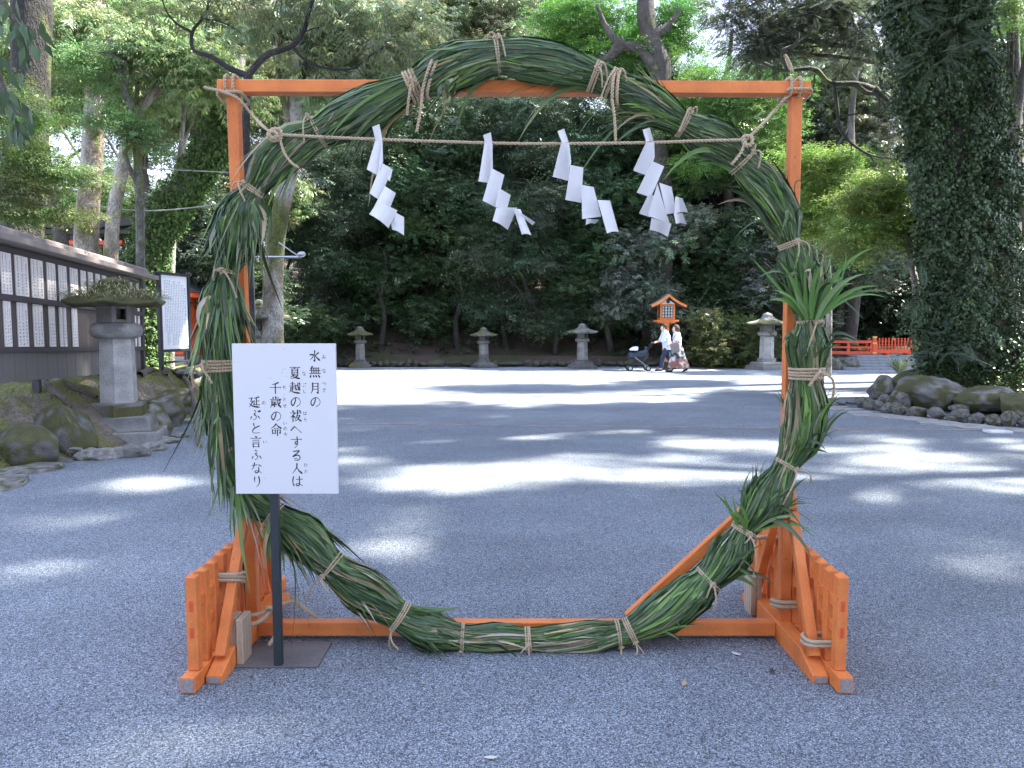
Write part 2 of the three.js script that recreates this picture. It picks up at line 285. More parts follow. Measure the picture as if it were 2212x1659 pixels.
// ------------------------------------------------------------------ the orange frame
const GATE_Z = 3.73;
const frame = thing('wooden_frame', 'large orange painted square timber frame that holds up the grass ring', 'frame', V(0.04, 0, -GATE_Z));
const FP = (px, py, d = GATE_Z) => at(px, py, d);
const postW = 0.056;
const footX = [-1.337, 1.385];
{
  const lt = FP(505, 206), lb = V(-1.328, 0.088, -GATE_Z), rt = FP(1717, 210), rb = V(1.398, 0.088, -GATE_Z);
  wpart('post', bar(lb, lt, postW, postW), M.paint, frame); wpart('post', bar(rb, rt, postW, postW), M.paint, frame);
  const t0 = FP(474, 189.5, GATE_Z - 0.02), t1 = FP(1746, 193, GATE_Z - 0.02);
  wpart('top_beam', bar(t0, t1, 0.060, 0.072), M.paint, frame);
  const b0 = V(footX[0] + 0.036, 0.054, -GATE_Z), b1 = V(footX[1] - 0.036, 0.054, -GATE_Z);
  wpart('bottom_beam', bar(b0, b1, 0.070, 0.062), M.paint, frame);
  for (const px of [916, 1312]) { const c = gnd(px, 1400); wpart('support_block', box(c.x - 0.022, c.x + 0.022, 0.001, 0.055, c.z - 0.10, c.z + 0.02), M.paint, frame); }
  wpart('corner_brace', bar(V(0.60, 0.10, -GATE_Z - 0.01), V(1.335, 0.80, -GATE_Z - 0.01), 0.055, 0.045), M.paint, frame);
  footX.forEach((x, i) => {
    // foot: a beam along z, sloped down at both ends
    const w = 0.036, s = new THREE.Shape(), z0 = -0.53, z1 = 0.50; // local: u along z
    s.moveTo(z0, 0.002); s.lineTo(z1, 0.002); s.lineTo(z1, 0.034); s.lineTo(z1 - 0.15, 0.094); s.lineTo(z0 + 0.15, 0.094); s.lineTo(z0, 0.034); s.closePath();
    const g = new THREE.ExtrudeGeometry(s, { depth: w * 2 - 0.008, bevelEnabled: true, bevelSize: 0.004, bevelThickness: 0.004, bevelSegments: 1 });
    g.translate(0, 0, -w + 0.004); g.rotateY(-Math.PI / 2); g.translate(x, 0, -GATE_Z);
    const foot = wpart('foot', uvBox(g), M.paint, frame);
    const e = box(x - w + 0.006, x + w - 0.006, 0.006, 0.032, -GATE_Z + 0.505, -GATE_Z + 0.509, 0.001);
    wpart2('end_grain', e, M.endGrain, foot, frame);
    const px = i ? 1.398 : -1.328, bx = x + (i ? -0.0 : 0.0), top = 0.78;
    wpart('brace', bar(V(bx + (i ? 0.035 : -0.035) * 0 , 0.09, -GATE_Z + 0.42), V(px + (i ? -0.01 : 0.01), top, -GATE_Z + 0.05), 0.042, 0.048, 0.004, V(1, 0, 0)), M.paint, frame);
    wpart('brace', bar(V(bx, 0.10, -GATE_Z - 0.40), V(px, top, -GATE_Z - 0.05), 0.042, 0.048, 0.004, V(1, 0, 0)), M.paint, frame);
    // raw wood wedges nailed beside the foot
    const zs = i ? -GATE_Z - 0.33 : -GATE_Z + 0.27, sx = i ? x - w - 0.018 : x + w + 0.018;
    wpart('wedge', box(sx - 0.016, sx + 0.016, 0.004, 0.225, zs - 0.06, zs + 0.06, 0.006), M.rawWood, frame);
    wpart('wedge', box(x + (i ? -0.034 : 0.004), x + (i ? -0.004 : 0.034), 0.097, 0.23, zs - 0.04, zs + 0.045, 0.004), M.rawWood, frame);
  });
}
function wpart2(name, geo, mat, parent, root) { const p = root.position; geo.translate(-p.x, -p.y, -p.z); return mesh(name, geo, mat, parent); }

// low picket fences that weigh the frame down on both sides
[[-1.412, -1], [1.455, 1]].forEach(([x, side]) => {
  const f = thing('picket_fence', side < 0 ? 'low orange picket fence behind the white sign, tied to the frame' : 'low orange picket fence tied to the frame post nearest the ivy tree', 'fence', V(x, 0, -3.75), 'low orange picket fences beside the frame');
  const z0 = -3.13, z1 = -4.45, w = 0.033;
  const beam = wpart('base_beam', box(x - w, x + w, 0.002, 0.076, z1, z0, 0.005), M.paint, f);
  wpart2('end_grain', box(x - w + 0.007, x + w - 0.007, 0.010, 0.068, z0 + 0.0005, z0 + 0.004, 0.001), M.endGrain, beam, f);
  const n = 12;
  for (let i = 0; i < n; i++) {
    const z = z0 - 0.085 - i * (z0 - z1 - 0.17) / (n - 1), h = 0.50 + 0.006 * Math.sin(i * 5), r = 0.0245;
    const g = box(x - r, x + r, 0.0775, h, z - r, z + r, 0.004);
    const pyr = new THREE.ConeGeometry(r * 1.36, 0.022, 4); pyr.rotateY(Math.PI / 4); pyr.translate(x, h + 0.0105, z);
    const pk = wpart('picket', merge([g, uvBox(pyr)]), M.paint, f);
    if (!i) for (const hy of [0.37, 0.25]) wpart2('tenon', box(x - 0.009, x + 0.009, hy - 0.024, hy + 0.024, z + r - 0.002, z + r + 0.002, 0.0005), M.red, pk, f);
  }
  for (const hy of [0.37, 0.25]) wpart('rail', box(x - 0.014, x + 0.014, hy - 0.024, hy + 0.024, z1 + 0.06, z0 - 0.06, 0.003), M.paint, f);
});

// ropes that lash frame and fences together
function lash(label, pts, r = 0.0085, closed = false, extra = []) { const geos = [rope(pts, r, closed, 3, 0.032), ...extra]; const b = pts[0].clone(); const t = thing('rope_lashing', label, 'rope', b); wpart('rope', merge(geos), M.straw, t); return t; }
function loopAround(cx, cz, hx, hz, y, tilt = 0, n = 14) { const o = []; for (let i = 0; i < n; i++) { const a = i / n * 2 * Math.PI, c = Math.cos(a), s = Math.sin(a), k = 1 / Math.pow(Math.pow(Math.abs(c), 5) + Math.pow(Math.abs(s), 5), 0.2); o.push(V(cx + c * k * hx, y + tilt * s * k, cz + s * k * hz)); } return o; }
{
  const zL = -GATE_Z;
  lash('straw rope binding the front brace to the picket fence near the white sign', loopAround(-1.372, zL + 0.24, 0.078, 0.045, 0.40, 0.02), 0.009, true, [rope(loopAround(-1.372, zL + 0.24, 0.077, 0.045, 0.382, 0.02), 0.009, true, 3), rope(loopAround(-1.372, zL + 0.24, 0.078, 0.046, 0.418, 0.01), 0.009, true, 3)]);
  lash('knotted straw rope lying over the foot beside the black sign pole', [V(-1.42, 0.13, zL + 0.12), V(-1.34, 0.16, zL + 0.13), V(-1.25, 0.175, zL + 0.125), V(-1.18, 0.20, zL + 0.10), V(-1.10, 0.215, zL + 0.07), V(-1.02, 0.17, zL + 0.09), V(-0.99, 0.13, zL + 0.06)], 0.010, false,
    [rope([V(-1.42, 0.125, zL + 0.20), V(-1.33, 0.135, zL + 0.20), V(-1.24, 0.15, zL + 0.16), V(-1.19, 0.19, zL + 0.12), V(-1.17, 0.16, zL + 0.14), V(-1.165, 0.09, zL + 0.15), V(-1.20, 0.03, zL + 0.16)], 0.010, false, 3), rope(loopAround(-1.19, zL + 0.11, 0.025, 0.03, 0.19, 0.02, 8), 0.010, true, 3)]);
  lash('double straw rope tying brace and picket together near the front foot', loopAround(1.422, zL + 0.40, 0.075, 0.05, 0.17, 0.0), 0.009, true, [rope(loopAround(1.422, zL + 0.40, 0.077, 0.05, 0.147, 0.006), 0.009, true, 3)]);
  lash('straw rope wrapped low round the post of the frame by the bottom beam', loopAround(1.42, zL, 0.07, 0.075, 0.17, 0.02), 0.010, true, [rope(loopAround(1.42, zL, 0.071, 0.075, 0.192, 0.02), 0.010, true, 3)]);
  lash('straw rope round the rear brace with its end hanging on the raw wedge', loopAround(1.41, zL - 0.26, 0.085, 0.06, 0.45, 0.02), 0.010, true, [rope([V(1.33, 0.44, zL - 0.25), V(1.27, 0.36, zL - 0.24), V(1.255, 0.28, zL - 0.26), V(1.275, 0.23, zL - 0.28)], 0.009, false, 3)]);
  lash('straw rope high on the rear pickets behind the hanging grass', loopAround(-1.37, zL - 0.26, 0.095, 0.05, 0.47, 0.02), 0.009, true);
}

// ------------------------------------------------------------------ the grass ring
const RING = [ // seen from the top over the sign side: x, y, half thickness, tie
  [1075, 122, 46, 1], [990, 142, 52, 0], [932, 165, 44, 0], [893, 186, 38, 1], [800, 232, 50, 0], [735, 262, 46, 0], [690, 287, 40, 1], [640, 312, 46, 0], [590, 350, 46, 0], [548, 410, 30, 1],
  [520, 462, 52, 0], [508, 515, 58, 0], [488, 586, 29, 1], [480, 650, 48, 0], [479, 715, 46, 0], [474, 790, 42, 1], [474, 855, 42, 0], [480, 915, 38, 0], [492, 972, 28, 1], [512, 1030, 36, 0], [545, 1075, 40, 0], [592, 1112, 36, 1],
  [655, 1162, 52, 0], [715, 1222, 42, 1], [790, 1278, 52, 0], [865, 1332, 40, 1], [930, 1362, 46, 0], [1000, 1378, 36, 1], [1070, 1380, 36, 0], [1140, 1382, 32, 1], [1200, 1383, 34, 0], [1270, 1378, 38, 0], [1335, 1368, 34, 1], [1362, 1362, 34, 1],
  [1440, 1322, 48, 0], [1500, 1278, 46, 0], [1530, 1250, 40, 1], [1580, 1195, 48, 0], [1606, 1145, 32, 1], [1658, 1078, 50, 0], [1698, 1006, 30, 1], [1730, 945, 46, 0], [1742, 880, 48, 0], [1742, 808, 42, 1], [1745, 745, 48, 0], [1748, 694, 31, 1], [1735, 610, 50, 0],
  [1705, 528, 27, 1], [1690, 470, 42, 0], [1655, 408, 44, 0], [1603, 352, 38, 1], [1560, 312, 46, 0], [1515, 290, 46, 0], [1476, 268, 34, 1], [1400, 222, 44, 0], [1320, 180, 40, 1], [1285, 165, 40, 1], [1200, 138, 47, 0], [1140, 128, 47, 0],
];
const RING_Z = 3.60;
const rw = (p) => at(p[0], p[1], RING_Z);
const ringCurve = new THREE.CatmullRomCurve3(RING.map(rw), true, 'catmullrom', 0.5);
const NR = 1200, ringS = [];
{
  let L = 0, prev = null; const n = RING.length;
  for (let i = 0; i <= NR; i++) {
    const t = i / NR % 1, p = ringCurve.getPoint(t), q = t * n, k = Math.floor(q) % n, f = q - Math.floor(q), g = f * f * (3 - 2 * f);
    const depth = RING_Z * Math.cos(PITCH) + (EYE - p.y) * Math.sin(PITCH);
    const r = (lerp(RING[k][2] * (RING[k][3] ? 0.74 : 0.93), RING[(k + 1) % n][2] * (RING[(k + 1) % n][3] ? 0.74 : 0.93), g)) * depth / FOCAL;
    if (prev) L += p.distanceTo(prev); prev = p; ringS.push({ s: L, p, r, T: ringCurve.getTangent(t) });
  }
}
const RLEN = ringS[NR].s, BZ = V(0, 0, 1);
function ringAt(s) {
  s = ((s % RLEN) + RLEN) % RLEN; let a = 0, b = NR; while (b - a > 1) { const m = (a + b) >> 1; if (ringS[m].s <= s) a = m; else b = m; }
  const A = ringS[a], B = ringS[b], f = (s - A.s) / Math.max(1e-6, B.s - A.s), T = A.T.clone().lerp(B.T, f).normalize();
  return { p: A.p.clone().lerp(B.p, f), r: lerp(A.r, B.r, f), T, N: T.clone().cross(BZ).normalize() };
}
const ties = []; RING.forEach((q, i) => { if (q[3]) ties.push(ringS[Math.round(i / RING.length * NR)].s); });
const bladePool = { pos: [], col: [], idx: [] };
const greens = [[0.030, 0.062, 0.020], [0.045, 0.088, 0.024], [0.070, 0.130, 0.030], [0.040, 0.072, 0.032], [0.10, 0.19, 0.035], [0.13, 0.16, 0.075], [0.26, 0.20, 0.11], [0.30, 0.25, 0.20]];
function bladeColor(r, dry = 0.07) { const t = r(); const c = t < dry * 0.6 ? greens[6] : t < dry ? greens[7] : t < 0.3 ? greens[0] : t < 0.55 ? greens[1] : t < 0.75 ? greens[3] : t < 0.88 ? greens[2] : t < 0.94 ? greens[4] : greens[5]; const k = 0.8 + r() * 0.75; return c.map((x) => x * k); }
function bladeStrip(out, pts, nor, w, col) { // folded strip with a tapered tip
  const n = pts.length - 1, base = out.pos.length / 3;
  for (let i = 0; i <= n; i++) {
    const f = i / n, t = pts[Math.min(n, i + 1)].clone().sub(pts[Math.max(0, i - 1)]).normalize(), ac = t.clone().cross(nor[i]).normalize(), ww = w * Math.min(1, 0.55 + f * 1.6) * Math.pow(Math.max(0.02, 1 - Math.pow(f, 2.6)), 0.85) / 2;
    const a = pts[i].clone().addScaledVector(ac, -ww), b = pts[i].clone().addScaledVector(nor[i], -ww * 0.35), c = pts[i].clone().addScaledVector(ac, ww);
    for (const q of [a, b, c]) out.pos.push(q.x, q.y, q.z);
    for (let m = 0; m < 3; m++) out.col.push(col[0] * (m === 1 ? 1.12 : 1), col[1] * (m === 1 ? 1.1 : 1), col[2]);
    if (i) { const q = base + i * 3; out.idx.push(q - 3, q - 2, q, q, q - 2, q + 1, q - 2, q - 1, q + 1, q + 1, q - 1, q + 2); }
  }
}
function stripGeo(o) { const g = new THREE.BufferGeometry(); g.setAttribute('position', new THREE.Float32BufferAttribute(o.pos, 3)); g.setAttribute('color', new THREE.Float32BufferAttribute(o.col, 3)); g.setIndex(o.idx); g.computeVertexNormals(); return g; }
function ringBlade(out, r, s0, L, th0, { twist = 0, rho = 0.95, w = 0.012, fs = 1.1, flare = 0.4, droop = 0.2, n = 10, dry = 0.07, tilt = 0.5 }) {
  const pts = [], nor = [], phi = (r() - 0.5) * 2 * tilt, wob = (r() - 0.5) * 0.3, ph = r() * 6; let P0 = null, D0 = null, R0_ = null;
  for (let i = 0; i <= n; i++) {
    const f = i / n, th = th0 + twist * f + wob * Math.sin(f * 4 + ph);
    let p, rad, T;
    if (f <= fs) { const q = ringAt(s0 + L * f); rad = q.N.clone().multiplyScalar(Math.cos(th)).addScaledVector(BZ, Math.sin(th)); T = q.T; p = q.p.clone().addScaledVector(rad, q.r * rho * (1 + 0.04 * Math.sin(f * 7 + ph))); P0 = p; D0 = T.clone(); R0_ = rad; }
    else { const e = f - fs, d = e * L; rad = R0_; p = P0.clone().addScaledVector(D0, d * (1 - flare * 0.35)).addScaledVector(R0_, flare * d * (0.35 + 0.65 * e / (1 - fs))); p.y -= droop * d * d * 2.2; }
    p.z = Math.min(p.z, -3.405); pts.push(p); const across = (T ?? D0).clone().cross(rad).normalize(); nor.push(rad.clone().multiplyScalar(Math.cos(phi)).addScaledVector(across, Math.sin(phi)).normalize());
  }
  bladeStrip(out, pts, nor, w, bladeColor(r, dry));
}
const ring = thing('grass_ring', 'big green ring of bound reed grass tied inside the orange frame', 'grass ring', V(0.02, 0, -RING_Z));
const loose = [];
{
  const r = rng(2024);
  // how loosely each bundle ends after its tie, and how dry it is
  const opts = ties.map((s) => { const p = ringAt(s).p; return { s, p }; });
  const near = (px, py) => { const q = at(px, py, RING_Z); let b = 0; opts.forEach((o, i) => { if (o.p.distanceTo(q) < opts[b].p.distanceTo(q)) b = i; }); return b; };
  const wild = new Map([[near(1748, 694), 0.45], [near(1606, 1145), 0.5], [near(488, 586), 0.5], [near(548, 410), 0.45], [near(893, 186), 0.4], [near(1476, 268), 0.55], [near(492, 972), 0.6], [near(592, 1112), 0.45], [near(1742, 808), 0.45], [near(1698, 1006), 0.45], [near(1705, 528), 0.3], [near(474, 790), 0.45], [near(865, 1332), 0.3], [near(1075, 122), 0.35]]);
  const dry = new Map([[near(1000, 1378), 0.25], [near(1140, 1382), 0.3], [near(715, 1222), 0.2], [near(690, 287), 0.10], [near(1742, 808), 0.16], [near(1698, 1006), 0.2]]);
  ties.forEach((s, i) => {
    const nxt = ties[(i + 1) % ties.length] + (i + 1 === ties.length ? RLEN : 0), gap = nxt - s, wl = wild.get(i) ?? 0.12, dr = dry.get(i) ?? 0.03, tw = (r() - 0.5) * 1.2 + 0.5;
    const count = Math.round(120 + gap * 640);
    for (let k = 0; k < count; k++) {
      const inner = r() < 0.25, th = r() * 2 * Math.PI, L = gap * (0.75 + r() * 0.75) + 0.12, s0 = s - 0.10 + r() * gap * 0.5 - 0.02;
      const free = r() < 0.03 + wl * 0.42 && !inner, Lf = free ? gap * (0.7 + r() * 0.4) + 0.04 : L;
      const o = { twist: tw * Lf * 1.6 + (r() - 0.5) * 1.1, rho: inner ? 0.55 + r() * 0.3 : 0.82 + r() * 0.2, w: 0.011 + r() * r() * 0.028, dry: dr, n: 9 };
      if (free) { o.fs = 0.45 + r() * 0.3; o.flare = (0.1 + r() * 0.6) * (0.35 + wl); o.droop = 0.3 + r() * 0.5; o.rho = 0.9 + r() * 0.12; }
      ringBlade(bladePool, r, free ? s - 0.06 + r() * 0.05 : s0, Lf, th, o);
    }
    // single long leaves that stand out from the bundle
    const m = Math.round(2 + wl * 15);
    for (let k = 0; k < m && loose.length < 300; k++) {
      const out = { pos: [], col: [], idx: [] }, th = r() < 0.75 ? (r() - 0.5) * 2.6 + (r() < 0.5 ? 0.4 : 2.7) : r() * 6.28;
      ringBlade(out, r, s - 0.05 + r() * 0.06, (0.28 + r() * 0.30) * (0.8 + wl * 0.35), th, { twist: (r() - 0.5) * 0.6, rho: 1.0, w: 0.012 + r() * 0.022, fs: 0.22 + r() * 0.3, flare: (0.25 + r() * 0.8) * (0.4 + wl * 0.7), droop: 0.5 + r() * 1.0, n: 10, dry: 0.12, tilt: 1.0 });
      loose.push(out);
    }
  });
  const hang = (px, py, n, L, dir) => { for (let k = 0; k < n && loose.length < 300; k++) { const q = at(px, py, RING_Z - 0.09), out = { pos: [], col: [], idx: [] }, pts = [], nor = [], a = (r() - 0.5) * 0.7, l = L * (0.6 + r() * 0.5); for (let i = 0; i <= 9; i++) { const f = i / 9; pts.push(V(q.x + (dir + a) * l * (1.1 * f - 0.75 * f * f) + (k % 5 - 2) * 0.012, q.y - l * (f * 0.45 + f * f * 0.5), q.z + 0.05 * Math.sin(f * 2.2 + k) + (k % 3) * 0.01)); nor.push(V(0.3 * a, 0.15, 1).normalize()); } bladeStrip(out, pts, nor, 0.012 + r() * 0.014, bladeColor(r, 0.12)); loose.push(out); } };
  hang(480, 900, 13, 0.48, -0.1); hang(600, 1120, 10, 0.30, -0.1); hang(980, 180, 4, 0.12, -0.6); hang(500, 470, 6, 0.22, -0.5); hang(560, 440, 6, 0.2, 0.3); hang(466, 640, 6, 0.22, -0.3);
  const tuft = (px, py, n, a0, a1, L0, L1, w0, w1) => { for (let k = 0; k < n && loose.length < 300; k++) { const c = at(px, py, RING_Z), a = lerp(a0, a1, (k + 0.5) / n) + (r() - 0.5) * 0.55, L = L0 + r() * (L1 - L0), zz = r() * 0.16 - 0.04, bend = (r() - 0.45) * 0.9, out = { pos: [], col: [], idx: [] }, pts = [], nor = []; for (let i = 0; i <= 10; i++) { const f = i / 10, aa = a + bend * f * f * Math.sign(a || 1); pts.push(V(c.x + Math.sin(a) * 0.05 + Math.sin(aa) * L * f, c.y + Math.cos(aa) * L * f, c.z + 0.03 + zz * (0.4 + f))); nor.push(V(Math.sin(a) * 0.5, 0.1, 1).normalize()); } bladeStrip(out, pts, nor, w0 + r() * (w1 - w0), r() < 0.6 ? [0.10, 0.21, 0.045] : r() < 0.5 ? [0.17, 0.26, 0.11] : [0.06, 0.13, 0.035]); loose.push(out); } };
  tuft(1745, 690, 40, -0.8, 0.7, 0.15, 0.42, 0.012, 0.030); tuft(1606, 1140, 14, -0.5, 0.9, 0.16, 0.30, 0.012, 0.024);
  wpart('grass_leaves', stripGeo(bladePool), M.grass, ring, 'stuff');
  for (const o of loose) wpart('grass_blade', stripGeo(o), M.grass, ring);
  // straw core under the leaves
  const core = []; for (let i = 0; i < 220; i++) core.push(ringAt(i / 220 * RLEN));
  const kk = 9, pos = [], idx = [], col = [];
  core.forEach((q, i) => { for (let j = 0; j < kk; j++) { const a = j / kk * 6.2832, d = q.N.clone().multiplyScalar(Math.cos(a)).addScaledVector(BZ, Math.sin(a)), e = q.p.clone().addScaledVector(d, q.r * 0.72); pos.push(e.x, e.y, e.z); col.push(0.07, 0.10, 0.05); const b = i * kk, c = (i + 1) % core.length * kk, j2 = (j + 1) % kk; idx.push(b + j, c + j, b + j2, b + j2, c + j, c + j2); } });
  wpart('core', stripGeo({ pos, idx, col }), M.grass, ring);
  // cords
  ties.forEach((s, i) => {
    const q = ringAt(s), heavy = [near(474, 790), near(1742, 808), near(893, 186)].includes(i), wraps = heavy ? 4 : 2 + (i % 2), geos = [], rr = heavy ? 0.0072 : 0.0048, tilt = (r() - 0.5) * 0.5;
    for (let k = 0; k < wraps; k++) {
      const pts = [], off = (k - (wraps - 1) / 2) * rr * 2.15, tl = tilt + (r() - 0.5) * 0.25;
      for (let j = 0; j < 16; j++) { const a = j / 16 * 2 * Math.PI, d = q.N.clone().multiplyScalar(Math.cos(a)).addScaledVector(BZ, Math.sin(a)); pts.push(q.p.clone().addScaledVector(d, q.r * 0.985 + rr + 0.001 * k).addScaledVector(q.T, off + tl * Math.cos(a) * q.r * 0.5)); }
      geos.push(rope(pts, rr, true, 2, 0.026));
    }
    const cord = wpart('tie_cord', merge(geos), M.straw, ring);
    // knot and two loose ends on the front
    const ka = 1.2 + (r() - 0.5) * 1.3, kd = q.N.clone().multiplyScalar(Math.cos(ka)).addScaledVector(BZ, Math.sin(ka)), kp = q.p.clone().addScaledVector(kd, q.r + rr * 2.2), X = q.T.clone(), Y = kd.clone().cross(X).normalize(), kp3 = [];
    for (let j = 0; j < 14; j++) { const a = j / 14 * 2 * Math.PI, R = rr * (2.1 + 0.9 * Math.cos(3 * a)); kp3.push(kp.clone().addScaledVector(X, Math.cos(2 * a) * R).addScaledVector(Y, Math.sin(2 * a) * R).addScaledVector(kd, rr * 0.9 * Math.sin(3 * a))); }
    wpart2('knot', rope(kp3, rr, true, 2, 0.026), M.straw, cord, ring);
    for (let e = 0; e < 2; e++) {
      const L = 0.06 + r() * 0.10 + (heavy ? 0.04 : 0), sx = (e ? 1 : -1), a1 = r() - 0.5, pts = [kp.clone()];
      for (let j = 1; j <= 5; j++) { const f = j / 5; pts.push(kp.clone().addScaledVector(Y, sx * L * f * 0.6 * (1 - f * 0.3)).addScaledVector(X, a1 * L * f).addScaledVector(kd, 0.03 * Math.sin(f * 3) + 0.004).add(V(0, -L * f * f * 0.75, 0))); }
      wpart2('loose_end', rope(pts, rr * 0.9, false, 2, 0.026), M.straw, cord, ring);
    }
  });
}

// ------------------------------------------------------------------ straw rope across the ring and the corner lashings
{
  const Z = RING_Z - 0.14, q = (x, y, d = Z) => at(x, y, d), t = thing('straw_rope', 'straw rope stretched across the upper part of the grass ring', 'rope', q(1106, 310));
  const main = [q(592, 290), q(700, 296), q(820, 301), q(960, 306), q(1110, 310), q(1250, 310), q(1400, 308), q(1520, 304), q(1612, 302)];
  wpart('rope', rope(main, 0.0072, false, 2, 0.034), M.straw, t);
  const gz = GATE_Z - 0.10;
  wpart('rope_end', rope([q(440, 188, gz), q(480, 198, gz), q(512, 212, gz), q(545, 248, gz + 0.05), q(575, 278, Z + 0.02), q(592, 290)], 0.0072, false, 2, 0.034), M.straw, t);
  wpart('rope_end', rope([q(1612, 302), q(1640, 275, Z + 0.02), q(1672, 240, gz + 0.05), q(1700, 208, gz)], 0.0072, false, 2, 0.034), M.straw, t);
  wpart('rope_end', rope([q(605, 300), q(612, 325), q(628, 350), q(645, 362)], 0.0065, false, 2, 0.034), M.straw, t);
  wpart('rope_end', rope([q(1612, 302), q(1600, 330), q(1580, 356)], 0.007, false, 2, 0.034), M.straw, t);
  wpart('knot', merge([rope([q(585, 282), q(604, 280), q(606, 297), q(590, 303), q(580, 294)], 0.010, true, 2), rope([q(590, 284, Z - 0.01), q(600, 292, Z - 0.015), q(588, 298, Z - 0.01), q(582, 288, Z - 0.01)], 0.009, true, 2)]), M.straw, t);
  wpart('knot', merge([rope([q(1606, 296), q(1622, 296), q(1624, 310), q(1610, 314)], 0.010, true, 2)]), M.straw, t);
  // upper corners of the frame
  const lc = at(503, 189, GATE_Z), rc = at(1703, 193, GATE_Z);
  const beamLoop = (c, off) => { const o = []; for (let i = 0; i < 12; i++) { const a = i / 12 * 6.2832, cc = Math.cos(a), ss = Math.sin(a), k = 1 / Math.pow(Math.pow(Math.abs(cc), 5) + Math.pow(Math.abs(ss), 5), 0.2); o.push(V(c.x + off, c.y + k * ss * 0.042, c.z + 0.02 + k * cc * 0.05)); } return o; };
  const l1 = thing('corner_rope', 'straw rope looped over the beam at the frame corner nearest the big trunk', 'rope', lc, 'ropes at the upper corners of the frame');
  wpart('rope', merge([rope(beamLoop(lc, -0.012), 0.0078, true, 2), rope(beamLoop(lc, 0.026), 0.0078, true, 2), rope(loopAround(at(505, 213, GATE_Z).x, -GATE_Z + 0.005, 0.062, 0.068, at(505, 213, GATE_Z).y, 0.012), 0.0078, true, 2)]), M.straw, l1);
  const l2 = thing('corner_rope', 'straw rope crossing the frame corner below the twisted branches', 'rope', rc, 'ropes at the upper corners of the frame');
  wpart('rope', merge([rope(beamLoop(rc, 0.035), 0.0078, true, 2), rope(beamLoop(rc, -0.01), 0.0078, true, 2), rope(loopAround(at(1716, 207, GATE_Z).x, -GATE_Z + 0.005, 0.066, 0.07, at(1716, 207, GATE_Z).y, 0.01), 0.0078, true, 2), rope([V(rc.x - 0.01, rc.y + 0.06, rc.z + 0.07), V(rc.x - 0.025, rc.y + 0.10, rc.z + 0.075), V(rc.x - 0.05, rc.y + 0.135, rc.z + 0.08)], 0.0078, false, 2)]), M.straw, l2);
  // second binding on the arch with a long tail, both at the top beam
  for (const [x0, y0, x1, y1, x2, y2, lab] of [[932, 120, 912, 200, 900, 285, 'straw rope binding the arch to the top beam above the first paper streamer'], [1325, 150, 1322, 215, 1330, 305, 'straw rope binding the arch to the top beam with a long hanging tail']]) {
    const c = thing('arch_rope', lab, 'rope', at(x1, y1, RING_Z)), g = RING_Z - 0.115;
    const w = [q(x0 + 6, y0, RING_Z + 0.02), q(x0 + 2, y0 + 10, g + 0.03), q(lerp(x0, x1, 0.5), lerp(y0, y1, 0.5), g), q(x1, y1, g + 0.015), q(x1 + 4, y1 + 14, RING_Z)];
    wpart('rope', merge([rope(w, 0.0078, false, 2), rope(w.map((p) => p.clone().add(V(0.022, 0.0, -0.004))), 0.0078, false, 2)]), M.straw, c);
    wpart('rope_end', rope([q(x1, y1, g - 0.01), q(lerp(x1, x2, 0.4) + 2, lerp(y1, y2, 0.4), g - 0.01), q(x2, y2, g)], 0.0068, false, 2), M.straw, c);
  }
}

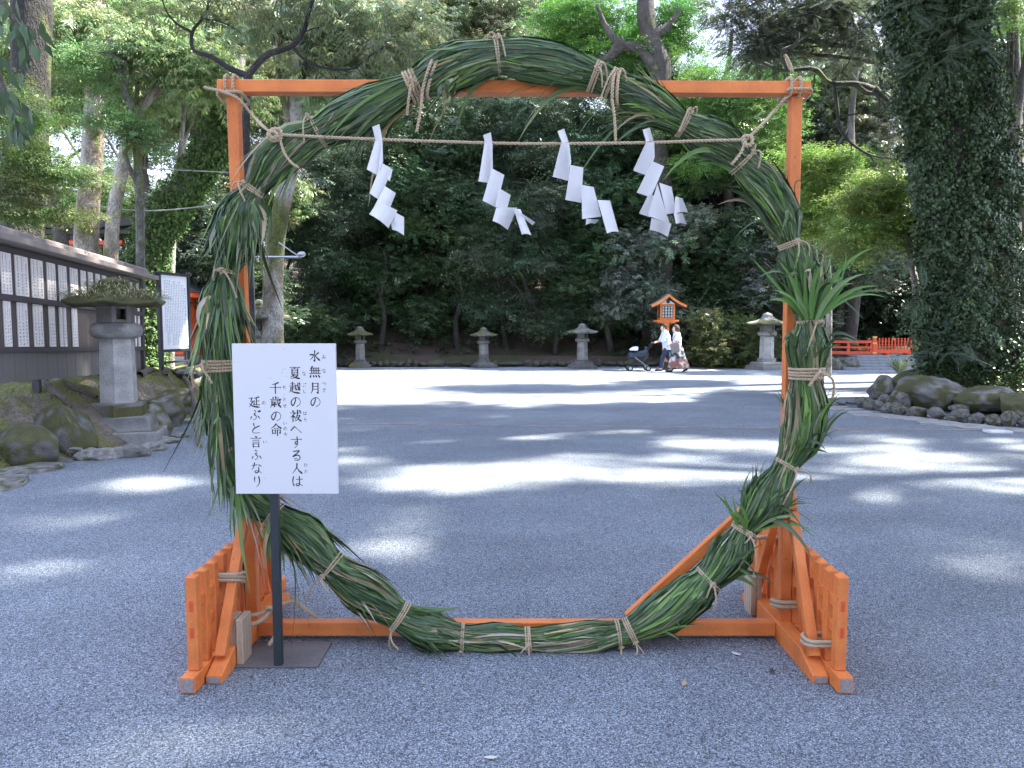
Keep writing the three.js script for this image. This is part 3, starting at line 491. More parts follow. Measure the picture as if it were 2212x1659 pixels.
// ------------------------------------------------------------------ folded paper streamers
{
  const sx = (x, o) => (o + x / 2.765) * 2212 / 2500;
  const S = [ // panels of four corners (upper left, upper right, lower right, lower left) seen in an enlargement
    [500, 'first paper streamer on the rope, nearest the sign', [[[1130, 635], [1178, 616], [1200, 725], [1155, 740]], [[1150, 730], [1197, 728], [1168, 962], [1093, 922]], [[1197, 728], [1199, 728], [1204, 868], [1168, 960]], [[1195, 878], [1267, 922], [1175, 1128], [1112, 1083]], [[1267, 922], [1268, 925], [1250, 1004], [1232, 990]], [[1216, 1035], [1290, 1082], [1244, 1200], [1140, 1180]], [[1172, 1135], [1300, 1200], [1240, 1318], [1110, 1225]], [[1240, 1187], [1345, 1245], [1345, 1370], [1265, 1330]]]],
    [500, 'second paper streamer from the sign, with a forked curling end', [[[1880, 690], [1930, 672], [1942, 745], [1890, 750]], [[1888, 745], [1940, 745], [1925, 1015], [1847, 1003]], [[1940, 745], [1942, 745], [1944, 912], [1925, 1015]], [[1938, 915], [2022, 960], [1968, 1180], [1875, 1133]], [[1985, 1048], [2065, 1095], [2040, 1190], [1962, 1175]], [[1968, 1180], [2110, 1180], [2045, 1332], [1942, 1270]], [[2080, 1180], [2230, 1280], [2212, 1300], [2090, 1215]], [[2085, 1190], [2130, 1190], [2205, 1368], [2140, 1362]]]],
    [1200, 'third paper streamer from the sign, hanging in four even steps', [[[445, 665], [490, 647], [520, 735], [478, 748]], [[470, 745], [522, 742], [520, 1000], [412, 972]], [[522, 742], [524, 742], [538, 865], [520, 1000]], [[535, 893], [620, 910], [606, 1148], [498, 1128]], [[606, 1025], [690, 1042], [740, 1240], [612, 1258]], [[715, 1128], [800, 1132], [858, 1345], [780, 1355]], [[640, 1256], [725, 1262], [700, 1290], [635, 1298]]]],
    [1200, 'fourth paper streamer on the rope, the widest one, fanned out', [[[1020, 655], [1068, 640], [1095, 735], [1045, 742]], [[1042, 742], [1098, 738], [1052, 965], [955, 930]], [[1098, 738], [1100, 738], [1102, 840], [1052, 965]], [[1085, 866], [1166, 902], [1075, 1112], [980, 1078]], [[1060, 1090], [1100, 1100], [1070, 1245], [996, 1220]], [[1132, 1012], [1215, 1040], [1250, 1215], [1180, 1225]], [[1120, 1020], [1180, 1220], [1205, 1290], [1054, 1235]], [[1240, 1105], [1290, 1118], [1327, 1215], [1235, 1222]], [[1230, 1220], [1290, 1218], [1318, 1295], [1245, 1290]], [[1080, 1250], [1215, 1290], [1190, 1378], [1068, 1330]]]],
  ];
  S.forEach(([o, lab, panels], si) => {
    const P = (x, y, d) => at(sx(x, o), sx(y, 80), d), c = P(panels[0][3][0], panels[0][3][1], RING_Z - 0.15);
    const t = thing('paper_streamer', 'white folded zigzag paper, the ' + lab, 'streamer', c, 'paper streamers on the straw rope');
    panels.forEach((k, pi) => {
      const d0 = RING_Z - 0.158 - pi * 0.004 + (pi % 2) * 0.012, n = 7, last = pi >= panels.length - 3 && pi > 4, bow = last ? 0.035 : 0.014, pos = [], idx = [], uv = [];
      for (let s = 0; s < 2; s++) for (let j = 0; j <= n; j++) for (let i = 0; i <= n; i++) {
        const u = i / n, v = j / n, X = lerp(lerp(k[0][0], k[1][0], u), lerp(k[3][0], k[2][0], u), v), Y = lerp(lerp(k[0][1], k[1][1], u), lerp(k[3][1], k[2][1], u), v) + (last ? -8 * Math.sin(u * Math.PI) * v : 0);
        const q = P(X, Y, d0 - bow * Math.sin(u * 2.6 + si) * (0.5 + v * 0.5) + 0.02 * (v - 0.5) + s * 0.0012); pos.push(q.x, q.y, q.z); uv.push(u, v);
        if (i && j) { const b = s * (n + 1) * (n + 1) + j * (n + 1) + i; if (s) idx.push(b - n - 2, b - n - 1, b - 1, b - n - 1, b, b - 1); else idx.push(b - n - 2, b - 1, b - n - 1, b - n - 1, b - 1, b); }
      }
      const g = new THREE.BufferGeometry(); g.setAttribute('position', new THREE.Float32BufferAttribute(pos, 3)); g.setAttribute('uv', new THREE.Float32BufferAttribute(uv, 2)); g.setIndex(idx); g.computeVertexNormals();
      wpart(pi ? 'paper_fold' : 'paper_tab', g, M.paper, t);
    });
  });
}
// ------------------------------------------------------------------ brush lettering, stroke by stroke on a 100 x 100 field
// h level stroke, v upright, d sweep to a point, n sweep that swells, k dot, c kana line
const GLYPH = {
  水: 'v50,4 50,88 40,80|d12,36 38,35 30,58 8,80|d80,20 57,42|n54,40 70,62 95,84', 無: 'd30,4 12,28|h28,16 85,16|h8,36 94,36|h5,60 96,60|v25,17 25,60|v43,17 43,60|v61,17 61,60|v79,17 79,60|k18,72 12,90|k38,74 42,88|k58,74 64,88|k78,72 90,90',
  月: 'd30,8 30,55 24,76 12,94|h30,10 75,10|v75,10 75,90 64,82|h30,34 75,34|h30,57 75,57', の: 'c52,18 46,50 28,80 14,64 18,40 42,18 70,18 90,42 84,70 58,90', 夏: 'h10,7 90,7|d50,8 42,20|v26,20 26,63|h26,20 74,20|v74,20 74,63|h26,34 74,34|h26,48 74,48|h26,62 74,62|d42,62 30,76 10,88|h36,74 72,74|d72,74 50,89 12,99|n36,80 60,92 94,98',
  越: 'h14,16 46,16|v30,3 30,34|h6,34 52,34|v31,34 31,68|h31,50 48,50|d18,46 14,68 4,86|n14,68 40,84 97,93|h54,28 93,26|v58,28 58,66 68,58|n72,6 77,42 95,72|d90,42 72,72|k82,6 91,15', 祓: 'k22,4 30,14|h6,24 42,24|d42,24 26,46 4,64|v26,44 26,95|k30,50 42,60|h48,26 94,24|d66,4 64,40 40,90|h58,48 84,46|d84,46 70,72 44,95|n60,56 78,80 98,92|k80,3 90,13',
  へ: 'c6,60 34,30 46,36 94,78', す: 'h8,28 92,26|c56,6 58,50 52,66 40,62 42,46 56,46 60,62 52,82 34,96', る: 'c24,14 72,12 20,56 48,46 74,52 76,76 56,90 36,86 34,74 46,70 58,80', 人: 'd50,8 44,44 8,92|n48,36 66,66 97,92', は: 'c18,12 12,50 18,88 26,76|h42,34 92,32|c68,10 68,70 58,86 42,84 42,72 58,68 74,74 92,88',
  千: 'd74,8 50,18 22,24|h6,48 95,46|v50,18 50,96', 歳: 'v50,2 50,22|h50,11 72,11|v28,8 28,22|h6,24 94,22|h16,36 88,34|d18,36 16,66 4,95|h26,48 52,48|v39,48 39,84 33,80|k32,58 24,72|k46,58 54,68|n64,26 70,60 96,93|d86,48 66,78|k78,24 85,31', 命: 'd50,4 30,26 6,42|n50,6 70,26 97,42|h34,40 66,40|v18,54 20,84|h18,54 42,54|v42,54 42,82|h20,80 42,80|h58,54 84,54|v84,54 84,80 76,76|v60,54 60,98',
  延: 'h6,18 32,16|d32,16 18,44|h18,44 34,44|d34,44 26,66 4,92|n8,62 36,84 98,94|d88,8 64,16 46,19|v68,16 68,72|h68,42 90,40|v48,40 48,72|h40,73 94,72', ぶ: 'c48,8 58,18|c52,30 44,42 60,56 54,78 36,86|c18,60 12,80|c76,56 92,76|k76,10 84,20|k88,6 95,15', と: 'c34,8 42,44|c84,28 40,50 24,74 40,88 84,86', 言: 'k46,2 56,10|h8,20 92,18|h24,36 76,35|h24,52 76,51|v26,66 28,94|h26,66 74,66|v74,66 74,92|h28,90 74,90',
  ふ: 'c42,8 58,18|c52,30 44,42 60,58 54,80 36,88|c20,62 12,82|c78,58 94,80', な: 'h10,28 52,24|c34,6 26,40 10,62|c70,24 92,36|c68,46 68,76 54,90 38,86 38,76 54,72 74,80 90,92', り: 'c32,10 28,36 34,50|d66,8 72,40 66,70 44,96', み: 'c20,18 52,16 36,60 16,84 10,68 30,58 60,66 90,80|c78,46 74,72 56,94', つ: 'c8,38 50,24 86,34 84,62 44,82', き: 'h20,22 78,16|h16,40 82,34|c42,6 56,36 72,60|c34,64 28,82 50,92 76,88',
  ご: 'h24,18 72,18|c26,64 24,80 48,86 80,80|k78,6 84,16|k90,2 96,12', し: 'c36,8 32,60 44,86 66,82 84,64', ち: 'h16,26 84,22|c46,6 36,40 26,60 50,46 78,54 76,78 40,94', せ: 'h6,42 94,36|v70,10 70,58 62,64|c34,18 34,76 48,86 82,84', ら: 'k42,6 58,14|c34,28 30,60 54,46 78,56 76,78 40,94', い: 'c18,24 16,60 28,80 36,66|c72,30 84,48 86,66', ひ: 'c10,26 40,22 22,52 28,82 56,82 70,48 68,22 92,56',
};
function brush(g, ch, cx, cy, size) {
  for (const st of GLYPH[ch].split('|')) {
    const kind = st[0], P = st.slice(1).split(' ').map((q) => q.split(',').map(Number)).map(([x, y]) => V(cx + (x - 50) / 100 * size, cy + (y - 50) / 100 * size, 0));
    const c = new THREE.CatmullRomCurve3(P, false, 'catmullrom', kind === 'c' ? 0.5 : kind === 'v' ? 0.05 : 0.4), n = Math.max(12, Math.round(c.getLength() / size * 90));
    for (let i = 0; i <= n; i++) {
      const t = i / n, p = c.getPoint(t);
      const w = kind === 'h' ? 4.0 + 1.5 * (1 - smooth(0, 0.12, t)) + 3.4 * smooth(0.84, 0.96, t) : kind === 'v' ? 8 + 1.4 * (1 - smooth(0, 0.15, t)) - (P.length > 2 ? 5 * smooth(0.85, 1, t) : 0) : kind === 'd' ? 9 * Math.pow(1 - t, 0.6) + 1.2 : kind === 'n' ? (t < 0.82 ? 3.4 + 9 * t / 0.82 : 12.4 * (1 - (t - 0.82) / 0.18) + 1) : kind === 'k' ? 3.5 + 7.5 * Math.sin(t * 2.2) : 6.2 + 2.4 * Math.sin(t * 5 + 0.6);
      g.beginPath(); g.arc(p.x, p.y, w / 168 * size, 0, 7); g.fill();
    }
  }
}
{
  const c = document.createElement('canvas'); c.width = 1024; c.height = 1456; const g = c.getContext('2d');
  g.fillStyle = '#f3f4f6'; g.fillRect(0, 0, c.width, c.height);
  const r = rng(8); for (let i = 0; i < 60; i++) { g.fillStyle = `rgba(70,70,70,${0.05 + r() * 0.15})`; g.fillRect(r() * 1024, r() * 1456, 1 + r() * 5, 1 + r() * 3); }
  g.fillStyle = '#15181c';
  const put = (ch, x, y, s) => brush(g, ch, (x - 98 - 30 * (y - 75) / 1448) / 1014 * 1024, (y - 75) / 1448 * 1456, s);
  const col = (str, pts, s) => [...str].forEach((ch, i) => put(ch, pts[i][0], pts[i][1], s));
  col('水無月の', [[912, 195], [912, 345], [915, 500], [917, 630]], 118);
  col('夏越の祓へする人は', [[716, 350], [716, 497], [722, 630], [724, 767], [728, 895], [730, 1020], [732, 1152], [736, 1280], [738, 1402]], 118);
  col('千歳の命', [[523, 495], [527, 637], [528, 768], [530, 898]], 118);
  col('延ぶと言ふなり', [[315, 632], [322, 762], [325, 887], [328, 1018], [332, 1147], [333, 1272], [337, 1407]], 116);
  col('みなつき', [[1002, 200], [1002, 332], [1005, 458], [1005, 518]], 42); col('なごし', [[806, 358], [808, 470], [810, 530]], 42); col('はら', [[815, 740], [817, 800]], 42); col('ひと', [[823, 1243], [823, 1305]], 42);
  col('ちとせ', [[610, 492], [613, 607], [615, 668]], 42); col('いのち', [[618, 838], [620, 888], [622, 945]], 42); col('の', [[408, 640]], 42); col('い', [[418, 1018]], 42);
  g.fillStyle = 'rgba(60,62,70,0.55)'; for (const [x, y] of [[606, 122], [596, 320], [588, 350], [632, 385], [478, 402], [615, 562], [418, 1378], [880, 1503], [620, 312]]) { g.save(); g.translate((x - 98 - 30 * (y - 75) / 1448) / 1014 * 1024, (y - 75)); g.rotate(r() * 3); g.fillRect(-6, -1.5, 12, 3); g.fillRect(2, 2, 5, 2); g.restore(); }
  const tex = new THREE.CanvasTexture(c); tex.colorSpace = THREE.SRGBColorSpace; tex.anisotropy = 8;
  const Z = 3.37, tl = at(500, 742, Z), br = at(731, 1067, Z), b0 = gnd(623, 1409);
  const w = br.x - tl.x, h = tl.y - br.y, cxw = (at(500, 742, Z).x + at(731, 1067, Z).x) / 2;
  const t = thing('notice_sign', 'white sign board with brush writing on a black pole in front of the ring', 'sign', V(b0.x, 0, b0.z));
  const board = wpart('sign_board', (() => { const q = box(cxw - w / 2, cxw + w / 2, br.y, tl.y, -Z - 0.012, -Z, 0.003); return q; })(), M.whiteBoard, t);
  const face = new THREE.PlaneGeometry(w - 0.004, h - 0.004); face.translate(cxw, (tl.y + br.y) / 2, -Z + 0.0015);
  wpart2('lettering', face, new THREE.MeshStandardMaterial({ map: tex, color: rgb(0.72, 0.72, 0.73), roughness: 0.5 }), board, t);
  wpart('pole', box(b0.x - 0.0185, b0.x + 0.0185, 0.006, br.y + 0.25, -Z - 0.05, -Z - 0.0135, 0.003), M.blackPaint, t);
  const p0 = gnd(536, 1444), p1 = gnd(714, 1386);
  const plate = box(b0.x - 0.24, b0.x + 0.19, 0.0015, 0.010, p1.z + 0.02, p0.z, 0.002);
  wpart('base_plate', plate, M.steel, t);
}
// ------------------------------------------------------------------ donors' board
{
  const A = V(-6.32, 0, -9.2), B = V(-7.01, 0, -14.0), dir = B.clone().sub(A).normalize(), out = V(-dir.z, 0, dir.x); // out looks to the court
  if (out.x < 0) out.negate();
  const U = (px) => { const s = sight(px, 705); const k = s.x / s.z; return ((A.x - k * A.z) / (k * dir.z - dir.x)); };   // metres along the board where that line of sight meets it
  const root = thing('donor_board', 'long dark wooden board with white name plates and a narrow roof', 'board', V(A.x, 0.7, A.z));
  root.rotation.set(0, 0, 0);
  const basis = new THREE.Matrix4().makeBasis(dir, UPY, out), tilt = -0.026;
  // local box (u along the board, y up, o outwards) to the world
  const lb = (name, u0, u1, y0, y1, o0, o1, mat, parent = root, bev = 0.004) => { const g = box(u0, u1, y0, y1, o0, o1, bev); const p = g.attributes.position; for (let i = 0; i < p.count; i++) p.setY(i, p.getY(i) + tilt * p.getX(i)); g.applyMatrix4(basis); g.translate(A.x, 0, A.z); return wpart2(name, g, mat, parent, root); };
  const u0 = -1.6, u1 = U(302);
  lb('back_panel', u0, u1, 0.92, 2.6, -0.05, -0.015, M.darkWood);
  // boards behind the plates and the skirt below
  for (let u = u0, i = 0; u < u1 - 0.06; u += 0.148, i++) {
    lb('plank', u, Math.min(u1, u + 0.145), 1.30, 2.55, -0.014, 0.0 + (i % 3) * 0.0015, M.darkWood, root, 0.003);
    lb('skirt_plank', u, Math.min(u1, u + 0.145), 0.90 - 0.004 * (i % 4), 1.272, -0.014, 0.006 + (i % 2) * 0.002, M.skirt ??= std({ ...woodTex, bumpScale: 0.002, color: rgb(0.21, 0.195, 0.185), roughness: 0.8 }), root, 0.003);
  }
  lb('rail', u0, u1, 1.272, 1.335, -0.02, 0.055, M.brownRail); lb('rail', u0, u1, 1.925, 1.995, -0.02, 0.05, M.brownRail); lb('rail', u0, u1, 2.53, 2.60, -0.02, 0.045, M.brownRail);
  lb('end_post', u1 - 0.02, u1 + 0.075, 0.62, 2.62, -0.08, 0.06, M.brownRail); lb('support_post', 1.0, 1.09, 0.45, 0.95, -0.12, -0.03, M.brownRail); lb('support_post', 3.2, 3.29, 0.45, 0.95, -0.12, -0.03, M.brownRail);
  lb('roof_board', u0, u1 + 0.32, 2.615, 2.65, -0.30, 0.26, M.roofMetal); lb('fascia', u0, u1 + 0.32, 2.62, 2.70, 0.262, 0.278, M.roofMetal); lb('roof_cap', u0, u1 + 0.32, 2.653, 2.83, -0.12, 0.10, M.roofMetal, root, 0.03);
  // plates: columns of small written characters
  const plateMats = [];
  for (let v = 0; v < 5; v++) {
    const c = document.createElement('canvas'); c.width = 160; c.height = 360; const g = c.getContext('2d'), r = rng(40 + v); g.fillStyle = '#efe9e6'; g.fillRect(0, 0, 160, 360);
    const cols = 3; for (let k = 0; k < cols; k++) {
      const x = 28 + k * 52; g.fillStyle = 'rgba(120,110,105,0.5)'; if (k) g.fillRect(x - 27, 0, 1.5, 360);
      g.strokeStyle = '#2b2728'; g.lineCap = 'round'; let y = 14 + (k === cols - 1 ? 50 : 0), big = false;
      while (y < 342) { const s = y < 150 ? 12 : 19; g.lineWidth = s / 8; for (let q = 0; q < 4; q++) { g.beginPath(); const hz = r() < 0.6; const a = (r() - 0.5) * s, b = (r() - 0.5) * s; if (hz) { g.moveTo(x - s * 0.42, y + a); g.lineTo(x + s * 0.42, y + a - 1); } else { g.moveTo(x + b, y - s * 0.4); g.lineTo(x + b + (r() - 0.5) * 6, y + s * 0.42); } g.stroke(); } y += s * (y < 150 ? 1.15 : 1.5); if (!big && y > 145) { y += 14; big = true; } }
    }
    const t = new THREE.CanvasTexture(c); t.colorSpace = THREE.SRGBColorSpace; plateMats.push(new THREE.MeshStandardMaterial({ map: t, roughness: 0.6 }));
  }
  const plate = (x0, x1, row, i) => {
    const a = U(x0 * 2212 / 2500 / 4.148), b = U(x1 * 2212 / 2500 / 4.148), y0 = row ? 1.345 : 2.005, y1 = row ? 1.92 : 2.525;
    const p = lb('name_plate', a, b, y0, y1, 0.006, 0.018, M.plateEdge ??= std({ color: rgb(0.72, 0.69, 0.67), roughness: 0.6 }), root, 0.002);
    const f = new THREE.PlaneGeometry(b - a - 0.006, y1 - y0 - 0.006); f.translate((a + b) / 2, (y0 + y1) / 2, 0.0195); const q = f.attributes.position; for (let k = 0; k < q.count; k++) q.setY(k, q.getY(k) + tilt * q.getX(k)); f.applyMatrix4(basis); f.translate(A.x, 0, A.z);
    wpart2('written_face', f, plateMats[i % 5], p, root);
  };
  [[-330, -200], [-160, -40], [25, 130], [168, 298], [330, 448], [487, 573], [605, 685], [720, 797], [828, 880], [903, 950], [977, 1020], [1045, 1085], [1325, 1345], [1390, 1410]].forEach(([a, b], i) => plate(a, b, 0, i));
  [[-330, -230], [-160, -60], [30, 103], [168, 272], [330, 425], [487, 548], [592, 625], [633, 663], [720, 775], [1355, 1372], [1390, 1410]].forEach(([a, b], i) => plate(a, b, 1, i + 2));
}
// ------------------------------------------------------------------ tall notice board behind the lantern
{
  const a = at(346, 700, 14.5), b = at(407, 700, 15.35), yb = at(346, 800, 14.5).y, yt = at(346, 592, 14.5).y, w = Math.hypot(b.x - a.x, b.z - a.z);
  const t = thing('notice_board', 'tall notice board in a black frame with dense writing on white', 'notice board', V((a.x + b.x) / 2, yb - 0.05, (a.z + b.z) / 2)); t.rotation.y = Math.atan2(-(b.z - a.z), b.x - a.x);
  const H = yt - yb + 0.05, p = (n, g, m) => mesh(n, g, m, t);
  p('post', box(-w / 2 - 0.04, -w / 2 + 0.025, -0.35, H, -0.04, 0.04), M.black); p('post', box(w / 2 - 0.025, w / 2 + 0.04, -0.35, H, -0.04, 0.04), M.black);
  p('top_rail', box(-w / 2 - 0.06, w / 2 + 0.06, H + 0.001, H + 0.05, -0.05, 0.05), M.black); p('middle_rail', box(-w / 2 + 0.026, w / 2 - 0.026, 0.40, 0.45, -0.03, 0.03), M.black); p('lower_rail', box(-w / 2 + 0.026, w / 2 - 0.026, 0.18, 0.22, -0.03, 0.03), M.black); p('strut', box(w / 2 - 0.14, w / 2 - 0.10, 0.221, 0.399, -0.02, 0.02), M.black);
  const panel = p('panel', box(-w / 2 + 0.026, w / 2 - 0.026, 0.451, H - 0.001, -0.02, 0.012, 0.003), M.whiteBoard);
  const c = document.createElement('canvas'); c.width = 512; c.height = 900; const g = c.getContext('2d'), r = rng(91); g.fillStyle = '#f1f4f8'; g.fillRect(0, 0, 512, 900);
  g.strokeStyle = '#3d4450'; for (let k = 0; k < 13; k++) { const x = 470 - k * 33, s = k ? 17 : 26; g.lineWidth = k ? 2.2 : 3.2; let y = k ? 70 + (r() < 0.4 ? 40 : 0) : 150; const end = k === 12 ? 700 : 860 - (r() < 0.35 ? r() * 260 : 0); while (y < end) { for (let q = 0; q < 4; q++) { const a2 = (r() - 0.5) * s * 0.9; g.beginPath(); if (r() < 0.6) { g.moveTo(x - s * 0.42, y + a2); g.lineTo(x + s * 0.42, y + a2); } else { g.moveTo(x + a2, y - s * 0.4); g.lineTo(x + a2, y + s * 0.4); } g.stroke(); } y += s * 1.2; } }
  const tx = new THREE.CanvasTexture(c); tx.colorSpace = THREE.SRGBColorSpace; const f = new THREE.PlaneGeometry(w - 0.07, H - 0.47); f.translate(0, (0.451 + H) / 2, 0.0135); mesh('lettering', f, new THREE.MeshStandardMaterial({ map: tx, roughness: 0.45 }), panel);
}
// ------------------------------------------------------------------ stone lanterns
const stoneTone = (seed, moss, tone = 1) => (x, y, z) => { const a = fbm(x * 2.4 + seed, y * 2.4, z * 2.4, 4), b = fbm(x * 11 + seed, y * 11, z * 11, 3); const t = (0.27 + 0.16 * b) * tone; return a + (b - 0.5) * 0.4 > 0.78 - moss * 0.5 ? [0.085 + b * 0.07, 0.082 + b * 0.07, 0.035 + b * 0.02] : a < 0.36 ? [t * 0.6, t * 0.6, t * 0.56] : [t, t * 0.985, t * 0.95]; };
function hexa(r0, r1, y0, y1, rot = 0, k = 6, seg = 3) { const g = new THREE.CylinderGeometry(r1, r0, y1 - y0, k, seg * 2); g.rotateY(rot); g.translate(0, (y0 + y1) / 2, 0); const q = plain(g); q.computeVertexNormals(); return q; }
function stoneLantern(pos, label, s, { moss = 0.25, tone = 1, seed = 1, turn = 0.2, capW = 0.6, grass = 0, dims } = {}) {
  // dims: heights of plinths, shaft, collar, box, cap
  const D = dims ?? { p: [[0.50, 0.16], [0.42, 0.12], [0.30, 0.12]], shaft: [0.22, 0.72], collar: [0.30, 0.16], box: [0.235, 0.2], cap: [0.6, 0.30], fin: [0.16, 0.16] };
  const t = thing('stone_lantern', label, 'stone lantern', pos, 'stone lanterns round the court'); t.rotation.y = turn; t.scale.setScalar(s);
  const tn = stoneTone(seed, moss, tone); let y = -0.03;
  D.p.forEach(([r, h], i) => { const sq = i < 2, g = sq ? uvBox(new RoundedBoxGeometry(r * 2, h + (i ? 0 : 0.03), r * 2, 3, 0.035)) : uvBox(hexa(r, r, 0, h)); if (sq) { g.translate(0, h / 2, 0); const p = g.attributes.position; for (let k = 0; k < p.count; k++) { const f = 1 - (i === 1 ? 0.16 : 0.03) * clamp(p.getY(k) / h), n = 1 + (fbm(p.getX(k) * 3 + seed, p.getY(k) * 3, p.getZ(k) * 3, 3) - 0.5) * 0.10; p.setXYZ(k, p.getX(k) * f * n, p.getY(k), p.getZ(k) * f * n); } g.computeVertexNormals(); } g.translate(0, y, 0); mesh('plinth', paint(g, tn), M.stone, t); y += h + (i ? 0 : 0.0); });
  const [sr, sh] = D.shaft; mesh('shaft', paint(uvBox(hexa(sr * 1.06, sr * 0.97, y, y + sh, 0, 6, 8)), stoneTone(seed + 5, moss * 0.2, tone * 1.5)), M.stone, t); y += sh;
  const [cr, ch] = D.collar, pr = []; for (let i = 0; i <= 12; i++) { const a = -Math.PI / 2 + i / 12 * Math.PI; pr.push(new THREE.Vector2(cr * 0.72 + cr * 0.28 * Math.cos(a), ch / 2 + ch / 2 * Math.sin(a))); }
  pr.unshift(new THREE.Vector2(0.001, 0)); pr.push(new THREE.Vector2(0.001, ch)); const cg = uvBox(weldNormals(plain(new THREE.LatheGeometry(pr, 28)))); cg.translate(0, y, 0); mesh('collar', paint(cg, stoneTone(seed + 9, moss * 0.4, tone * 1.05)), M.stone, t); y += ch;
  // fire box: six posts with recessed openings on two sides
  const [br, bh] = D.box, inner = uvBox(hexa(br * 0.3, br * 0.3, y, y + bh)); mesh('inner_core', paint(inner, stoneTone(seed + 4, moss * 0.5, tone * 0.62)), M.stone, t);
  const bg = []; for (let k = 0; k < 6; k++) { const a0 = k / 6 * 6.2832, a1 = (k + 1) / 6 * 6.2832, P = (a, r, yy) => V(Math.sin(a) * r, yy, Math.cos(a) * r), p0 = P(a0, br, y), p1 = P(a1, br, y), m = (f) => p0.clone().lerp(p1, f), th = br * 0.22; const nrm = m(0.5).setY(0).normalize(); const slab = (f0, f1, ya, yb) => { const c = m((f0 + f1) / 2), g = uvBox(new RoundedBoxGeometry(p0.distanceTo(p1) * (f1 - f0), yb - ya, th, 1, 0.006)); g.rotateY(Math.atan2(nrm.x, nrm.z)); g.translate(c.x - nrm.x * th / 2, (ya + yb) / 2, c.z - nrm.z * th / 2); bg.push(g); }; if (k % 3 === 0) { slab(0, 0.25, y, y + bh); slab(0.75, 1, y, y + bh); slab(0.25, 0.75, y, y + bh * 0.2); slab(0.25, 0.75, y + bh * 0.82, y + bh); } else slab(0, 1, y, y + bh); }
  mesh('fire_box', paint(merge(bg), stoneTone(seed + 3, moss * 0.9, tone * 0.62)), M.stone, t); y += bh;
  const [kr, kh] = D.cap, prof = [[0.001, 0.0], [kr * 0.9, -0.02], [kr, 0.0], [kr * 1.01, 0.035], [kr * 0.80, kh * 0.27], [kr * 0.55, kh * 0.47], [kr * 0.36, kh * 0.70], [kr * 0.27, kh * 0.93], [0.001, kh]].map((q) => new THREE.Vector2(...q));
  const sp = new THREE.SplineCurve(prof.slice(2)).getPoints(18), kg = plain(new THREE.LatheGeometry([...prof.slice(0, 2), ...sp], 36)), kp = kg.attributes.position;
  for (let i = 0; i < kp.count; i++) { const x = kp.getX(i), z = kp.getZ(i), rr = Math.hypot(x, z), a = Math.atan2(x, z), hx = 1 / (Math.cos(((a % (Math.PI / 3)) + Math.PI / 3) % (Math.PI / 3) - Math.PI / 6)) * 0.93, f = lerp(1, hx, clamp(rr / kr)), n = (fbm(x * 4 + seed, kp.getY(i) * 4, z * 4, 3) - 0.5) * 0.14 * (0.3 + moss); kp.setXYZ(i, x * f * (1 + n), kp.getY(i) + (hx - 0.93) * 0.5 * clamp(rr / kr) * 0.6 + n * 0.4 * clamp(rr / kr), z * f * (1 + n)); }
  const cap = uvBox(weldNormals(kg)); cap.translate(0, y, 0); const capM = mesh('cap', paint(cap, stoneTone(seed + 11, moss * 2.0 + 0.1, tone)), M.stone, t);
  const [fr, fh] = D.fin, fp = [[0.001, 0], [fr * 0.8, 0], [fr, fh * 0.3], [fr * 0.85, fh * 0.62], [fr * 0.3, fh * 0.9], [0.001, fh]].map((q) => new THREE.Vector2(...q)); const fg = uvBox(weldNormals(plain(new THREE.LatheGeometry(new THREE.SplineCurve(fp).getPoints(14), 18)))); fg.translate(0, y + kh * 0.86, 0); mesh('finial', paint(fg, stoneTone(seed + 2, moss * 1.6, tone)), M.stone, t);
  if (grass) { const o = { pos: [], col: [], idx: [] }, r = rng(seed * 17); for (let i = 0; i < grass; i++) { const a = r() * 6.28, rr = kr * Math.sqrt(r()) * 0.98, b = V(Math.sin(a) * rr, y + lerp(kh * 0.98, 0.06, rr / kr), Math.cos(a) * rr), L = 0.12 + r() * r() * 0.30, la = a + (r() - 0.5) * 2, pts = [], nor = []; for (let k = 0; k <= 5; k++) { const f = k / 5; pts.push(V(b.x + Math.sin(la) * L * f * 0.75, b.y + L * (f * 1.05 - f * f * 0.95), b.z + Math.cos(la) * L * f * 0.75)); nor.push(V(Math.sin(la) * 0.4, 1, Math.cos(la) * 0.4).normalize()); } const g = r(); bladeStrip(o, pts, nor, 0.008 + r() * 0.012, g < 0.35 ? [0.30, 0.24, 0.15] : g < 0.7 ? [0.17, 0.21, 0.07] : [0.28, 0.32, 0.16]); } mesh('grass', stripGeo(o), M.grass, capM, 'stuff'); }
  return t;
}
{
  const base = gnd(248, 962), d = -base.z + 0.45, hy = (py) => at(255, py, d).y, m = d / FOCAL * 1.0;
  const y = [962, 926, 896, 868, 731, 697, 661].map((p) => hy(p)), D = { p: [[0.60, y[1] - 0 + 0.03], [0.50, y[2] - y[1]], [0.37, y[3] - y[2]]], shaft: [0.235, y[4] - y[3]], collar: [0.335, y[5] - y[4]], box: [0.25, y[6] - y[5]], cap: [0.62, 0.33], fin: [0.2, 0.12] };
  stoneLantern(V(at(255, 800, d).x, 0, -d), 'big mossy stone lantern with grass growing on its roof, beside the bank', 1, { moss: 0.42, seed: 3, turn: 0.28, grass: 760, dims: D });
}
stoneLantern(V(at(560, 700, 15.5).x, 0.25, -15.5), 'stone lantern half hidden behind the orange post and the sign', 1.02, { moss: 0.3, seed: 8, turn: 0.5, grass: 120 });
stoneLantern(V(at(780, 790, 29).x, 0, -28.9), 'small stone lantern with shade in its colour, on the slope nearest the white sign', 0.86, { moss: 0.3, tone: 0.5, seed: 12, turn: 0.1 });  // low tone paints the shade of the slope into the stone colour
